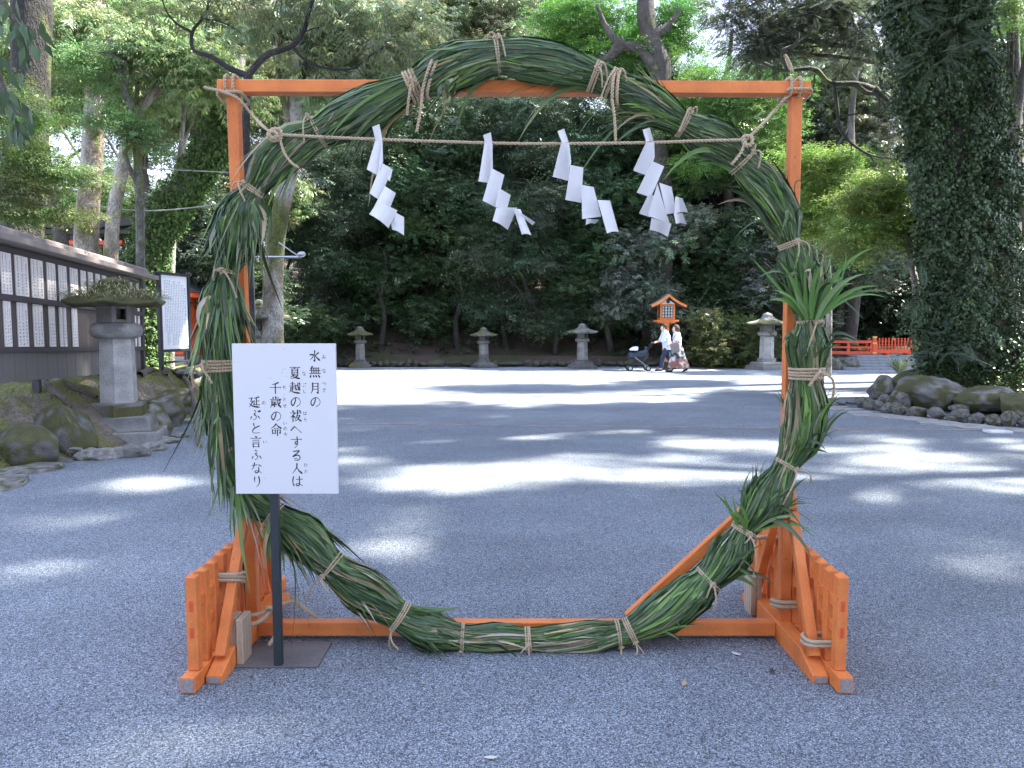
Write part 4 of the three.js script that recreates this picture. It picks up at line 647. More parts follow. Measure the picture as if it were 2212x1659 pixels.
stoneLantern(V(at(1045, 795, 28.9).x, 0, -28.8), 'small stone lantern with shade in its colour, under the second paper streamer', 0.84, { moss: 0.3, tone: 0.5, seed: 15, turn: 0.4 });  // stone colour darkened the same way, as painted shade
stoneLantern(V(at(1257, 798, 28.3).x, 0, -28.2), 'stone lantern standing between the slope lantern and the orange lamp', 0.92, { moss: 0.2, tone: 0.62, seed: 19, turn: 0.2 });  // shade also painted in here by the lowered tone, a little weaker
stoneLantern(V(at(1655, 800, 27.6).x, 0, -27.6), 'stone lantern beside the frame post near the steps', 1.13, { moss: 0.3, tone: 1.05, seed: 23, turn: 0.3 });

// ------------------------------------------------------------------ stones round the bank
{
  let n = 0; const kerbs = [[150, 985, 0.17, 0.10], [182, 992, 0.17, 0.11], [213, 990, 0.16, 0.11], [243, 987, 0.15, 0.10], [283, 985, 0.2, 0.12], [322, 972, 0.17, 0.10], [355, 955, 0.15, 0.07], [382, 942, 0.14, 0.05]];
  const names = ['nearest the lantern corner', 'second from the lantern corner', 'third from the lantern corner', 'fourth from the lantern corner', 'broadest and darkest of the row', 'where the row bends away', 'low one after the bend', 'flattest, at the far end'];
  kerbs.forEach(([x, y, w, h], i) => { const p = gnd(x, y + 4); const g = rockGeo(w * 1.15, h, 0.16, 50 + i, { moss: 0.18, detail: 3, tone: i === 4 ? 0.95 : 1.3 }); const o = thing('kerb_stone', 'rough kerb stone in front of the big lantern, ' + names[i], 'stone', V(p.x, h * 0.35, p.z - 0.12), 'kerb stones in front of the big lantern'); mesh('stone', g, M.rock, o); o.rotation.y = (i - 3) * 0.09; });
  const rocks = [[48, 922, 0.30, 0.22, 0.24, 1.05, 'rounded pale boulder lying on the moss at the picture edge'], [110, 960, 0.44, 0.40, 0.42, 0.72, 'dark angular boulder half buried beside the lantern steps'], [20, 985, 0.46, 0.34, 0.4, 0.62, 'big dark boulder at the lower end of the bank'], [150, 880, 0.26, 0.24, 0.24, 0.5, 'black edged stone leaning behind the lantern plinth'], [60, 1018, 0.40, 0.09, 0.24, 0.9, 'flat stone sunk in the gravel below the dark boulder'], [10, 1050, 0.42, 0.07, 0.26, 1.0, 'flat pale stone at the corner of the bank'], [140, 915, 0.18, 0.22, 0.2, 0.8, 'small grey stone wedged against the lantern plinth'], [105, 1000, 0.30, 0.07, 0.2, 0.95, 'thin flat stone beside the first kerb stone'], [395, 800, 0.34, 0.12, 0.3, 1.4, 'bright boulder behind the hanging grass']];
  rocks.forEach(([x, y, rx, ry, rz, tone, lab], i) => { const flat = ry < 0.1, p = i === 8 ? at(x, y, 14.2) : flat ? gnd(x, y) : gnd(x, y + 26); const o = thing('boulder', lab, 'boulder', V(p.x, flat ? 0.01 : i === 8 ? p.y - 0.05 : ry * 0.55 + (y < 930 ? (y < 900 ? 0.5 : 0.32) : 0), p.z - (flat ? 0 : rz * 0.6)), 'boulders of the mossy bank'); mesh('stone', rockGeo(rx, ry, rz, 80 + i, { moss: i === 2 ? 0.48 : i === 1 ? 0.42 : 0.25, tone: tone * 0.9, detail: 5 }), M.rock, o); o.rotation.y = i; });
  const edge = [[345, 885], [372, 868], [398, 852], [420, 838], [440, 822]];
  edge.forEach(([x, y], i) => { const p = gnd(x + 12, y + 55 - i * 4); const o = thing('boulder', 'moss covered bank stone behind the lantern, ' + ['nearest the lantern', 'second from the lantern', 'third from the lantern', 'fourth from the lantern', 'farthest from the lantern'][i], 'boulder', V(p.x - 0.25, 0.2, p.z), 'boulders of the mossy bank'); mesh('stone', rockGeo(0.42, 0.36, 0.4, 120 + i, { moss: 0.42, tone: 1.05 }), M.rock, o); o.rotation.y = i * 1.3; });
  // bare roots crawling over the bank
  const rootCol = (x, y, z) => { const b = fbm(x * 8, y * 8, z * 8, 3); return [0.16 + b * 0.12, 0.14 + b * 0.10, 0.11 + b * 0.08]; };
  [[[95, 828], [120, 848], [140, 862], [152, 888]], [[110, 815], [160, 840], [210, 858]], [[300, 815], [330, 800], [360, 812]], [[350, 800], [385, 808], [430, 812]]].forEach((q, i) => { const pts = q.map(([x, y], k) => { let dd = 9.5; for (let s = 8; s < 15; s += 0.05) { const w = at(x, y, s); if (w.y <= bankY(w.x, w.z) + 0.02) { dd = s; break; } } const w = at(x, y, dd); w.y = bankY(w.x, w.z) + 0.02; return w; }); const o = thing('tree_root', ['thick bare root bending down the bank beside the lantern', 'mossy root running behind the lantern shaft', 'short root under the end of the board', 'pale root crossing in front of the notice board'][i], 'root', pts[0]); wpart('root', limb(pts, [0.07, 0.055, 0.04, 0.03], rootCol, { step: 0.05, rough: 0.4 }), M.bark, o); });
  // tufts of grass and weeds on the bank
  const o = { pos: [], col: [], idx: [] }, r = rng(66); for (let i = 0; i < 2600; i++) { const z = -7 - r() * 9, x = bankEdge(z) - 0.15 - r() * 2.2; if (fbm(x * 1.4, z * 1.4, 31, 3) < 0.52) continue; const y = bankY(x, z), L = 0.04 + r() * 0.10, a = r() * 6.28, pts = [], nor = []; for (let k = 0; k <= 4; k++) { const f = k / 4; pts.push(V(x + Math.sin(a) * L * f * 0.6, y + L * (f - 0.4 * f * f), z + Math.cos(a) * L * f * 0.6)); nor.push(V(Math.sin(a), 0.8, Math.cos(a)).normalize()); } bladeStrip(o, pts, nor, 0.006 + r() * 0.006, r() < 0.3 ? [0.2, 0.17, 0.1] : [0.10, 0.15, 0.05]); }
  tag(mesh('grass', stripGeo(o), M.grass, null, 'stuff'), 'thin grass and moss growing on the bank', 'grass');
}
// ------------------------------------------------------------------ red hall, gateway and pole behind the board
{
  const c = at(325, 700, 24), t = thing('red_hall', 'red shrine hall glimpsed between the board and the notice board', 'building', V(c.x, 0.3, c.z));
  const p = (n, g, m, q = t) => mesh(n, g, m, q);
  p('base', box(-2.6, 1.4, -0.5, 0.35, -2.2, 0.9, 0.02), M.concrete); p('wall', box(-2.4, 1.2, 0.351, 2.2, -2.0, -0.2), M.red); p('panel', box(-0.25, 0.55, 0.75, 1.55, -0.199, -0.15), M.rawWood); p('panel_frame', merge([box(-0.3, -0.252, 0.6, 1.65, -0.199, -0.13), box(0.552, 0.6, 0.6, 1.65, -0.199, -0.13), box(-0.3, 0.6, 1.651, 1.7, -0.199, -0.13)]), M.darkWood);
  p('eave', box(-3.0, 1.8, 2.201, 2.33, -2.6, 1.0), M.red); const rf = new THREE.ConeGeometry(3.2, 1.3, 4, 1); rf.rotateY(Math.PI / 4); rf.scale(1.1, 1, 0.85); rf.translate(-0.6, 2.99, -0.8); p('roof', uvBox(rf), M.darkRoof);
  p('handrail', box(-2.5, 1.3, 0.95, 1.02, 0.62, 0.7), M.red); p('handrail', box(-2.5, 1.3, 0.42, 0.48, 0.62, 0.7), M.red); for (let i = 0; i < 36; i++) p('baluster', box(-2.48 + i * 0.105, -2.44 + i * 0.105, 0.481, 0.949, 0.64, 0.68), M.red);
}
{
  const c = at(160, 520, 26), t = thing('torii_gate', 'dark roofed red gateway half hidden by the pale trunks', 'gateway', V(c.x, 0.3, c.z)); const y = c.y - 0.3;
  for (const s of [-1, 1]) { const g = new THREE.CylinderGeometry(0.14, 0.17, y, 14); g.translate(s * 1.15, y / 2, 0); mesh('pillar', uvBox(g), M.red, t); }
  mesh('tie_beam', box(-1.7, 1.7, y - 0.14, y + 0.0, -0.09, 0.09), M.red, t); mesh('lintel', box(-2.0, 2.0, y + 0.22, y + 0.36, -0.14, 0.14), M.darkRoof, t);
  const s = new THREE.Shape(); s.moveTo(-2.3, 0.16); s.quadraticCurveTo(0, -0.06, 2.3, 0.16); s.lineTo(2.3, 0.42); s.quadraticCurveTo(0, 0.18, -2.3, 0.42); const g = new THREE.ExtrudeGeometry(s, { depth: 0.5, bevelEnabled: false }); g.translate(0, y + 0.361, -0.25); mesh('roof', uvBox(g), M.darkRoof, t); mesh('strut', box(-0.1, 0.1, y + 0.001, y + 0.219, -0.06, 0.06), M.darkRoof, t);
}
{
  const d = 14.6, b = at(543, 560, d), t = thing('lamp_pole', 'grey metal pole with a side arm and a small flood lamp beside the pale trunk', 'lamp pole', V(b.x, 0.1, b.z)), y1 = at(543, 555, d).y - 0.1, arm = at(652, 555, d).x - b.x;
  mesh('pole', tube([V(0, -0.2, 0), V(0, y1 * 0.5, 0), V(0, y1 + 0.25, 0)], 0.045, 8, 10), M.galvanised, t);
  mesh('arm', tube([V(0, y1, 0), V(arm * 0.5, y1, 0), V(arm, y1, 0)], 0.022, 8, 8), M.galvanised, t); mesh('strut', tube([V(arm * 0.55, y1 + 0.28, 0), V(arm * 0.92, y1 + 0.02, 0)], 0.014, 4, 6), M.galvanised, t);
  const l = new THREE.SphereGeometry(0.06, 14, 10); l.scale(1.4, 0.9, 1); l.translate(arm, y1 + 0.05, 0.02); mesh('lamp_head', l, M.galvanised, t);
}
{
  const w = (label, pts, r) => { const t = thing('overhead_cable', label, 'cable', pts[0]); wpart('cable', tube(pts, r, 30, 5), M.cable, t); };
  w('upper thin cable strung between the pale trunks', [at(205, 348, 16), at(300, 362, 16), at(400, 368, 16), at(490, 372, 15.5), at(560, 374, 15)], 0.010);
  w('lower sagging cable strung between the pale trunks', [at(190, 440, 16), at(260, 452, 16), at(330, 455, 16), at(420, 448, 15.5), at(500, 436, 15)], 0.013);
}
// ------------------------------------------------------------------ rock planter round the ivy tree
function planterY(x, z) { const dx = (x - 11.6) / 3.5, dz = (z + 16.5) / 2.7, d = Math.sqrt(dx * dx + dz * dz); return -0.06 + 0.62 * smooth(1.05, 0.72, d) + 0.28 * smooth(0.8, 0.2, d) + (fbm(x * 2, z * 2, 6, 3) - 0.5) * 0.2 * smooth(1, 0.7, d); }
tag(mesh('planter_mound', grid(7.2, 16, -13, -20, 90, 80, planterY, (x, y, z) => { const b = fbm(x * 6, z * 6, 2, 3), a = fbm(x * 1.5, z * 1.5, 8, 3); return a > 0.5 ? [0.085 + b * 0.05, 0.09 + b * 0.05, 0.04] : [0.15 + b * 0.08, 0.12 + b * 0.07, 0.085 + b * 0.05]; }), M.soil, null, 'structure'), 'earth mound inside the rock planter', 'mound');
{
  const B = [ // px centre x, foot y, half width px, height px, distance, label
    [1910, 862, 36, 58, 14.9, 0.05, 'pale rounded boulder at the near tip of the planter'], [1911, 884, 13, 40, 14.35, 0.0, 'narrow pointed stone between two planter boulders'], [1943, 885, 27, 56, 14.25, 0.05, 'upright grey boulder next to the great mossy one'], [2020, 893, 82, 88, 14.3, 0.25, 'great mossy boulder at the front of the planter'], [2135, 895, 70, 68, 13.6, 0.3, 'long boulder with pale patches below the ivy'], [2215, 905, 60, 62, 13.0, 0.5, 'ivy grown boulder at the picture edge'], [1935, 882, 10, 14, 14.0, 0.0, 'small round stone in front of the upright boulder'], [2072, 890, 20, 22, 13.5, 0.05, 'small stone under the great mossy boulder']];
  B.forEach(([x, y, w, h, d, moss, lab], i) => { const m = d / FOCAL, c = at(x, y - h * 0.5, d), rx = w * m * 1.12, ry = h * m * 0.56, o = thing('boulder', lab, 'boulder', V(c.x, Math.max(0.05, c.y - ry * 0.15), c.z), 'boulders of the planter'); mesh('stone', rockGeo(rx, ry, Math.min(0.75, Math.max(0.16, rx * 0.8)), 200 + i, { moss: moss * 0.9 + 0.16, detail: 6, tone: 0.9 }), M.rock, o); o.rotation.y = (i % 3 - 1) * 0.2; });
  const E = [[1866, 882, 13, 24], [1884, 886, 13, 22], [1903, 888, 13, 25], [1926, 893, 16, 24], [1952, 897, 17, 24], [1990, 902, 22, 26], [2032, 906, 20, 26], [2063, 912, 11, 15], [2082, 913, 20, 30], [2120, 917, 18, 24], [2155, 920, 17, 22], [2190, 922, 18, 34], [2226, 925, 18, 26]];
  const nth = ['first', 'second', 'third', 'fourth', 'fifth', 'sixth', 'seventh', 'eighth', 'ninth', 'tenth', 'eleventh', 'twelfth', 'thirteenth'];
  E.forEach(([x, y, w, h], i) => { const p = gnd(x, y), d = -p.z, m = d / FOCAL, o = thing('edging_stone', nth[i] + ' low edging stone of the planter, counted from its tip', 'stone', V(p.x, h * m * 0.42, p.z - 0.12), 'edging stones of the planter'); mesh('stone', rockGeo(w * m * 1.12, h * m * 0.62, 0.17, 240 + i, { moss: 0.2, detail: 4, tone: 0.8 }), M.rock, o); o.rotation.y = i * 0.3 % 0.5 - 0.2; });
  const T = [[1800, 872, 10, 9], [1818, 871, 12, 10], [1840, 869, 12, 10]];
  T.forEach(([x, y, w, h], i) => { const p = gnd(x, y + 4), m = -p.z / FOCAL, o = thing('edging_stone', ['outermost', 'middle', 'innermost'][i] + ' of three small stones running out from the planter tip', 'stone', V(p.x, h * m * 0.4, p.z), 'edging stones of the planter'); mesh('stone', rockGeo(w * m * 1.1, h * m * 0.6, 0.13, 270 + i, { moss: 0.05, detail: 3 }), M.rock, o); });
  // flagstones set flush round the edge
  const flag = [[1800, 884, 0.26], [1826, 889, 0.3], [1846, 896, 0.26], [1880, 902, 0.3], [1915, 904, 0.26], [1950, 908, 0.3], [1985, 912, 0.26], [2030, 918, 0.3], [2075, 924, 0.3], [2120, 929, 0.28], [2165, 933, 0.3], [2205, 936, 0.28]];
  flag.forEach(([x, y, s], i) => { const p = gnd(x, y - 4), r = rng(i + 300), sh = new THREE.Shape(), n = 7; for (let k = 0; k < n; k++) { const a = k / n * 6.2832, q = s * (0.75 + r() * 0.4); k ? sh.lineTo(Math.cos(a) * q * 1.25, Math.sin(a) * q * 0.62) : sh.moveTo(q * 1.25, 0); } sh.closePath(); const g = new THREE.ExtrudeGeometry(sh, { depth: 0.02, bevelEnabled: true, bevelSize: 0.01, bevelThickness: 0.008, bevelSegments: 1 }); g.rotateX(-Math.PI / 2); const o = thing('flagstone', nth[i] + ' flat flagstone along the planter edge, counted from its tip', 'flagstone', V(p.x, -0.004, p.z), 'flagstones round the planter'); mesh('stone', uvBox(g), M.concrete, o); });
  // arching grass clump
  const c = gnd(1942, 806), t = thing('grass_clump', 'clump of arching variegated grass beside the steps', 'grass clump', V(c.x, 0, c.z)), o = { pos: [], col: [], idx: [] }, r = rng(9); for (let i = 0; i < 330; i++) { const a = r() * 6.28, L = 0.35 + r() * 0.42, s = 0.3 + r() * 0.7, pts = [], nor = []; for (let k = 0; k <= 7; k++) { const f = k / 7; pts.push(V(Math.sin(a) * L * f * s + Math.sin(a) * 0.08, L * (f * 1.15 - f * f * 0.75 * s) + 0.03, Math.cos(a) * L * f * s + Math.cos(a) * 0.08)); nor.push(V(Math.sin(a) * 0.6, 1, Math.cos(a) * 0.6).normalize()); } bladeStrip(o, pts, nor, 0.012 + r() * 0.01, r() < 0.4 ? [0.3, 0.34, 0.22] : [0.10, 0.16, 0.06]); } mesh('leaves', stripGeo(o), M.grass, t, 'stuff');
}
// ------------------------------------------------------------------ steps, red railing and picket barrier on the terrace
{
  const zf = gnd(1900, 800).z, x0 = at(1826, 790, -zf).x, x1 = at(2040, 790, -zf).x, t = thing('stone_steps', 'broad grey stone steps up to the red barrier', 'steps', V((x0 + x1) / 2, 0, zf)), n = 5, top = at(1900, 768, -zf + 1.6).y;
  for (let i = 0; i < n; i++) wpart('step', box(x0 + i * 0.28 * 1, x1, i ? 0.001 + i * top / n : -0.1, (i + 1) * top / n, zf - 3.2, zf - i * 0.38, 0.015), M.stepStone ??= std({ ...stoneTex, bumpScale: 0.004, color: rgb(0.30, 0.33, 0.36), roughness: 0.85 }), t);
  for (let i = 0; i < 7; i++) { const p = at(1826 - i * 8 + 14, 778 + (i % 3) * 6, -zf + 0.4 + (i % 2) * 0.5); const o = thing('boulder', 'rough stone heaped beside the steps, ' + ['touching the lowest step', 'second out from the lowest step', 'third out', 'fourth out', 'fifth out', 'sixth out', 'outermost behind the bound reeds'][i], 'boulder', V(p.x, p.y - 0.15, p.z), 'stones heaped beside the steps'); mesh('stone', rockGeo(0.3, 0.32, 0.3, 400 + i, { moss: 0.25, detail: 3, tone: 0.7 }), M.rock, o); }
  const zb = -zf + 2.2, q = (px, py) => at(px, py, zb), w = q(1976, 766).x - q(1897, 766).x, b = thing('picket_barrier', 'red picket barrier standing on top of the steps', 'barrier', V(q(1936, 766).x, top, -zb)), H = q(1936, 731).y - top;
  for (let i = 0; i < 12; i++) { const x = -w / 2 + 0.03 + i * (w - 0.06) / 11, edge = i === 0 || i === 11, g = new THREE.CylinderGeometry(0.032, 0.032, H - 0.06, 8); g.translate(x, H / 2 + 0.02, 0.0); const s = new THREE.SphereGeometry(0.034, 8, 6); s.translate(x, H - 0.01, 0); mesh(edge ? 'end_post' : 'picket', merge([g, s]), M.red, b); }
  mesh('rail', box(-w / 2, w / 2, H * 0.80, H * 0.86, -0.055, -0.035), M.red, b); mesh('rail', box(-w / 2, w / 2, H * 0.60, H * 0.66, -0.055, -0.035), M.red, b); mesh('base_beam', box(-w / 2 - 0.03, w / 2 + 0.03, 0.07, 0.21, -0.03, 0.05), M.red, b); for (const s of [-1, 1]) mesh('foot', box(s * w * 0.28 - 0.06, s * w * 0.28 + 0.06, 0.001, 0.069, -0.2, 0.2), M.red, b);
  const rail = (pa, pb, lab) => { const A = V(pa[0], top, pa[1]), B = V(pb[0], top, pb[1]), L = A.distanceTo(B), o = thing('bridge_railing', lab, 'railing', A.clone().lerp(B, 0.5), 'red railings beside the barrier'); o.rotation.y = Math.atan2(-(B.z - A.z), B.x - A.x); for (const [y0, y1] of [[0.46, 0.56], [0.26, 0.33], [0.02, 0.14]]) mesh('rail', box(-L / 2, L / 2, y0, y1, -0.05, 0.05), M.red, o); for (let i = 0; i <= Math.round(L / 0.85); i++) { const x = -L / 2 + i * 0.85; mesh('post', box(x - 0.05, x + 0.05, 0, 0.455, -0.045, 0.045), M.red, o); } return [o, L]; };
  const [rl, L] = rail([q(1790, 750).x, -zb - 0.3], [q(1884, 750).x, -zb], 'long red railing running away from the barrier behind the ring'); const bp = mesh('end_post', box(L / 2 + 0.002, L / 2 + 0.14, -0.05, 0.70, -0.07, 0.07), M.red, rl); for (const y of [0.05, 0.42, 0.66]) mesh('brass_band', box(L / 2 - 0.006, L / 2 + 0.148, y, y + 0.07, -0.078, 0.078), M.brass, bp);
  rail([q(1980, 750).x, -zb], [q(2050, 750).x, -zb - 0.2], 'short red railing running from the barrier into the ivy');
  const r2 = rail([q(1884, 750).x + 0.16, -zb], [q(1896, 750).x, -zb - 2.6], 'side piece of red railing turning back beside the barrier');
}
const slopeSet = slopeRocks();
// low stone edging along the foot of the wooded slope
{
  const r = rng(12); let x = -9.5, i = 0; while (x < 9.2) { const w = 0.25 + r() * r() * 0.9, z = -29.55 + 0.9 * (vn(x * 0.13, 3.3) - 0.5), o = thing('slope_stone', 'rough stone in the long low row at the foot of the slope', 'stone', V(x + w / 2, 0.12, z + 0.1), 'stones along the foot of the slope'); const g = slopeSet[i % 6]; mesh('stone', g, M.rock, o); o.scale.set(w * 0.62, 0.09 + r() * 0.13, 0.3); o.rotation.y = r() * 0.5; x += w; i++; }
}
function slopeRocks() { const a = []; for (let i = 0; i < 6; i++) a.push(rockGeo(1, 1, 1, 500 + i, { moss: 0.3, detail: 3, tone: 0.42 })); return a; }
// ------------------------------------------------------------------ orange lamp post
{
  const b = gnd(1437, 799), d = -b.z, t = thing('lamp_post', 'orange wooden lamp post with a small gabled lantern house', 'lamp post', V(b.x, 0, b.z)), y = (p) => at(1437, p, d).y, m = d / FOCAL;
  mesh('base', box(-0.14, 0.14, -0.03, y(781), -0.14, 0.14, 0.01), M.black, t); mesh('pole', box(-0.10, 0.10, y(781) + 0.001, y(693), -0.10, 0.10), M.paint, t);
  const yb = y(690), yt = y(659), hw = 0.27, tray = mesh('tray', merge([box(-0.40, 0.40, yb - 0.09, yb - 0.02, -0.34, 0.34), box(-0.30, 0.30, yb - 0.14, yb - 0.091, -0.24, 0.24)]), M.paint, t);
  const bx = mesh('lantern_box', merge([box(-hw, hw, yb - 0.019, yb + 0.06, -hw, hw), box(-hw, hw, yt - 0.04, yt + 0.03, -hw, hw), ...[[-1, -1], [-1, 1], [1, -1], [1, 1]].map(([a, c]) => box(Math.min(a * hw, a * (hw - 0.07)), Math.max(a * hw, a * (hw - 0.07)), yb + 0.061, yt - 0.041, Math.min(c * hw, c * (hw - 0.07)), Math.max(c * hw, c * (hw - 0.07))))]), M.paint, t);
  const pane = std({ color: rgb(0.62, 0.66, 0.66), roughness: 0.5, vertexColors: false }); const y0 = yb + 0.062, y1 = yt - 0.042, ph = (y1 - y0), w = hw - 0.072;
  for (const [ax, s] of [['z', 1], ['x', 1], ['x', -1], ['z', -1]]) {
    const turn = (g) => { if (ax === 'x') g.rotateY(Math.PI / 2 * s); else if (s < 0) g.rotateY(Math.PI); return g; };
    for (let i = 0; i < 4; i++) for (let j = 0; j < 4; j++) { const a = -w + (i + 0.5) * w / 2, c = y0 + (j + 0.5) * ph / 4; mesh('pane', turn(box(a - w / 4 + 0.012, a + w / 4 - 0.012, c - ph / 8 + 0.012, c + ph / 8 - 0.012, hw - 0.05, hw - 0.04, 0.001)), pane, bx); }
    const bars = []; for (let i = 0; i <= 4; i++) { const a = -w + i * w / 2; bars.push(box(a - 0.014, a + 0.014, y0, y1, hw - 0.045, hw - 0.02, 0.002)); bars.push(box(-w, w, y0 + i * ph / 4 - 0.012 * (i !== 0 && i !== 4 ? 1 : 1), y0 + i * ph / 4 + 0.012, hw - 0.043, hw - 0.022, 0.002)); } mesh('lattice', turn(merge(bars)), M.black, bx);
  }
  const sh = new THREE.Shape(), e = 0.62, rh = y(646) - yt + 0.04; sh.moveTo(-e, -0.12); sh.quadraticCurveTo(-0.25, 0.02, 0, rh); sh.quadraticCurveTo(0.25, 0.02, e, -0.12); sh.lineTo(e + 0.015, -0.04); sh.quadraticCurveTo(0.27, 0.1, 0, rh + 0.09); sh.quadraticCurveTo(-0.27, 0.1, -e - 0.015, -0.04); sh.closePath();
  const rg = new THREE.ExtrudeGeometry(sh, { depth: 1.0, bevelEnabled: false, curveSegments: 14 }); rg.translate(0, yt + 0.03, -0.5); const roof = mesh('roof', uvBox(rg), M.darkRoof, t);
  const bg = new THREE.ExtrudeGeometry(sh, { depth: 0.04, bevelEnabled: false, curveSegments: 14 }); bg.translate(0, yt + 0.025, 0.502); mesh('gable_board', uvBox(bg), M.paint, roof); const tri = new THREE.Shape(); tri.moveTo(-0.26, 0); tri.lineTo(0.26, 0); tri.lineTo(0, 0.18); const tg = new THREE.ExtrudeGeometry(tri, { depth: 0.02, bevelEnabled: false }); tg.translate(0, yt + 0.031, hw); mesh('gable_panel', uvBox(tg), pane, t); const em = new THREE.CylinderGeometry(0.07, 0.07, 0.03, 6); em.rotateX(Math.PI / 2); em.translate(0, yt + 0.12, hw + 0.04); mesh('emblem', em, M.black, t);
}
// ------------------------------------------------------------------ two people with a pushchair
function sdfGeo(f, c, half, res) { // mesh of f < 0 inside a cube
  const mc = new MarchingCubes(res, new THREE.MeshStandardMaterial(), false, false, 60000), s = mc.size, h = s / 2; mc.isolation = 0;
  for (let z = 0; z < s; z++) for (let y = 0; y < s; y++) for (let x = 0; x < s; x++) mc.field[x + y * s + z * s * s] = -f(c.x + (x - h) / h * half, c.y + (y - h) / h * half, c.z + (z - h) / h * half);
  mc.update(); const n = mc.count, pos = new Float32Array(n * 3), nor = new Float32Array(n * 3), e = half / res;
  for (let i = 0; i < n; i++) { const x = c.x + mc.positionArray[i * 3] * half, y = c.y + mc.positionArray[i * 3 + 1] * half, z = c.z + mc.positionArray[i * 3 + 2] * half, g = V(f(x + e, y, z) - f(x - e, y, z), f(x, y + e, z) - f(x, y - e, z), f(x, y, z + e) - f(x, y, z - e)).normalize(); pos.set([x, y, z], i * 3); nor.set([g.x, g.y, g.z], i * 3); }
  const g = new THREE.BufferGeometry(); g.setAttribute('position', new THREE.BufferAttribute(pos, 3)); g.setAttribute('normal', new THREE.BufferAttribute(nor, 3)); return plain(g);
}
function capsule(px, py, pz, a, b, ra, rb) { const bx = b[0] - a[0], by = b[1] - a[1], bz = b[2] - a[2], qx = px - a[0], qy = py - a[1], qz = pz - a[2], t = clamp((qx * bx + qy * by + qz * bz) / (bx * bx + by * by + bz * bz + 1e-9)); return Math.hypot(qx - bx * t, qy - by * t, qz - bz * t) - lerp(ra, rb, t); }
const smin = (a, b, k) => { const h = clamp(0.5 + 0.5 * (b - a) / k); return lerp(b, a, h) - k * h * (1 - h); };
const bones = (list, k) => (x, y, z) => { let d = 9; for (const [a, b, ra, rb, sz = 1] of list) { const e = capsule(x, y, z * sz, [a[0], a[1], a[2] * sz], [b[0], b[1], b[2] * sz], ra, rb); d = smin(d, e, k); } return d; };
const tint = (g, c) => paint(g, () => c);
const SKIN = std({ color: rgb(0.62, 0.42, 0.32), roughness: 0.6 });
// a walker faces -x; joints in metres, z is depth
function person(pos, label, J, extra) {
  const t = thing('person', label, 'person', pos, 'people walking with the pushchair');
  const limbs = [[J.neck, J.head, 0.052, 0.052], [J.pelvis, J.chest, 0.125, 0.13, 0.72], [J.chest, J.neck, 0.125, 0.06, 0.72], [J.chest, J.sL, 0.09, 0.06], [J.chest, J.sR, 0.09, 0.06], ...['L', 'R'].flatMap((s) => [[J['s' + s], J['e' + s], 0.048, 0.038], [J['e' + s], J['w' + s], 0.037, 0.026], [J.pelvis, J['h' + s], 0.11, 0.095], [J['h' + s], J['k' + s], 0.085, 0.055], [J['k' + s], J['a' + s], 0.055, 0.036], [J['a' + s], J['t' + s], 0.036, 0.026]])];
  const body = sdfGeo(bones(limbs, 0.045), V(J.pelvis[0], 0.84, 0), 0.92, 96);
  const H = J.head, head = sdfGeo((x, y, z) => {
    const X = x - H[0], Y = y - H[1], Z = z - H[2]; let d = Math.hypot(X / 0.098, (Y - 0.03) / 0.118, Z / 0.078) * 0.09 - 0.09; d = smin(d, Math.hypot((X + 0.03) / 0.07, (Y + 0.055) / 0.07, Z / 0.056) * 0.06 - 0.06, 0.03);
    d = smin(d, capsule(X, Y, Z, [-0.088, 0.02, 0], [-0.113, -0.018, 0], 0.008, 0.014), 0.012); for (const s of [-1, 1]) { d = smin(d, Math.hypot((X - 0.012) / 0.026, Y / 0.034, (Z - s * 0.078) / 0.012) * 0.014 - 0.014, 0.006); d = -smin(-d, Math.hypot(X + 0.092, Y - 0.012, Z - s * 0.034) - 0.015, 0.012); } return smin(d, Math.hypot((X + 0.09) / 0.014, (Y + 0.058) / 0.009, Z / 0.026) * 0.01 - 0.01, 0.006);
  }, V(H[0], H[1], H[2]), 0.17, 72);
  const hands = ['L', 'R'].map((s) => { const w = J['w' + s], g = J['g' + s], D = V(g[0] - w[0], g[1] - w[1], g[2] - w[2]).normalize(), S = s === 'L' ? 1 : -1, side = V(0, 0, 1), nn = D.clone().cross(side).normalize(), pt = (a, b, c) => [w[0] + D.x * a + side.x * b + nn.x * c, w[1] + D.y * a + side.y * b + nn.y * c, w[2] + D.z * a + side.z * b + nn.z * c]; const L = [[pt(0, 0, 0), pt(0.03, 0, 0), 0.024, 0.03], [pt(0.03, -0.015, 0), pt(0.075, -0.028, 0), 0.016, 0.013], [pt(0.03, 0.015, 0), pt(0.075, 0.028, 0), 0.016, 0.013], [pt(0.05, 0, 0), pt(0.078, 0, 0), 0.018, 0.014]]; [[-0.030, 0.036], [-0.010, 0.045], [0.011, 0.042], [0.031, 0.032]].forEach(([b, l]) => { L.push([pt(0.078, b, 0), pt(0.078 + l * 0.6, b, -0.012), 0.0095, 0.009]); L.push([pt(0.078 + l * 0.6, b, -0.012), pt(0.078 + l * 0.5, b, -0.036), 0.009, 0.008]); }); L.push([pt(0.03, S * 0.02, -0.005), pt(0.06, S * 0.045, -0.02), 0.012, 0.010]); L.push([pt(0.06, S * 0.045, -0.02), pt(0.078, S * 0.036, -0.036), 0.010, 0.009]); return sdfGeo(bones(L, 0.008), V(...pt(0.06, 0, -0.01)), 0.10, 48); });
  mesh('body', tint(merge([body, head, ...hands]), [1, 1, 1]), SKIN, t);
  extra(t, J); return t;
}
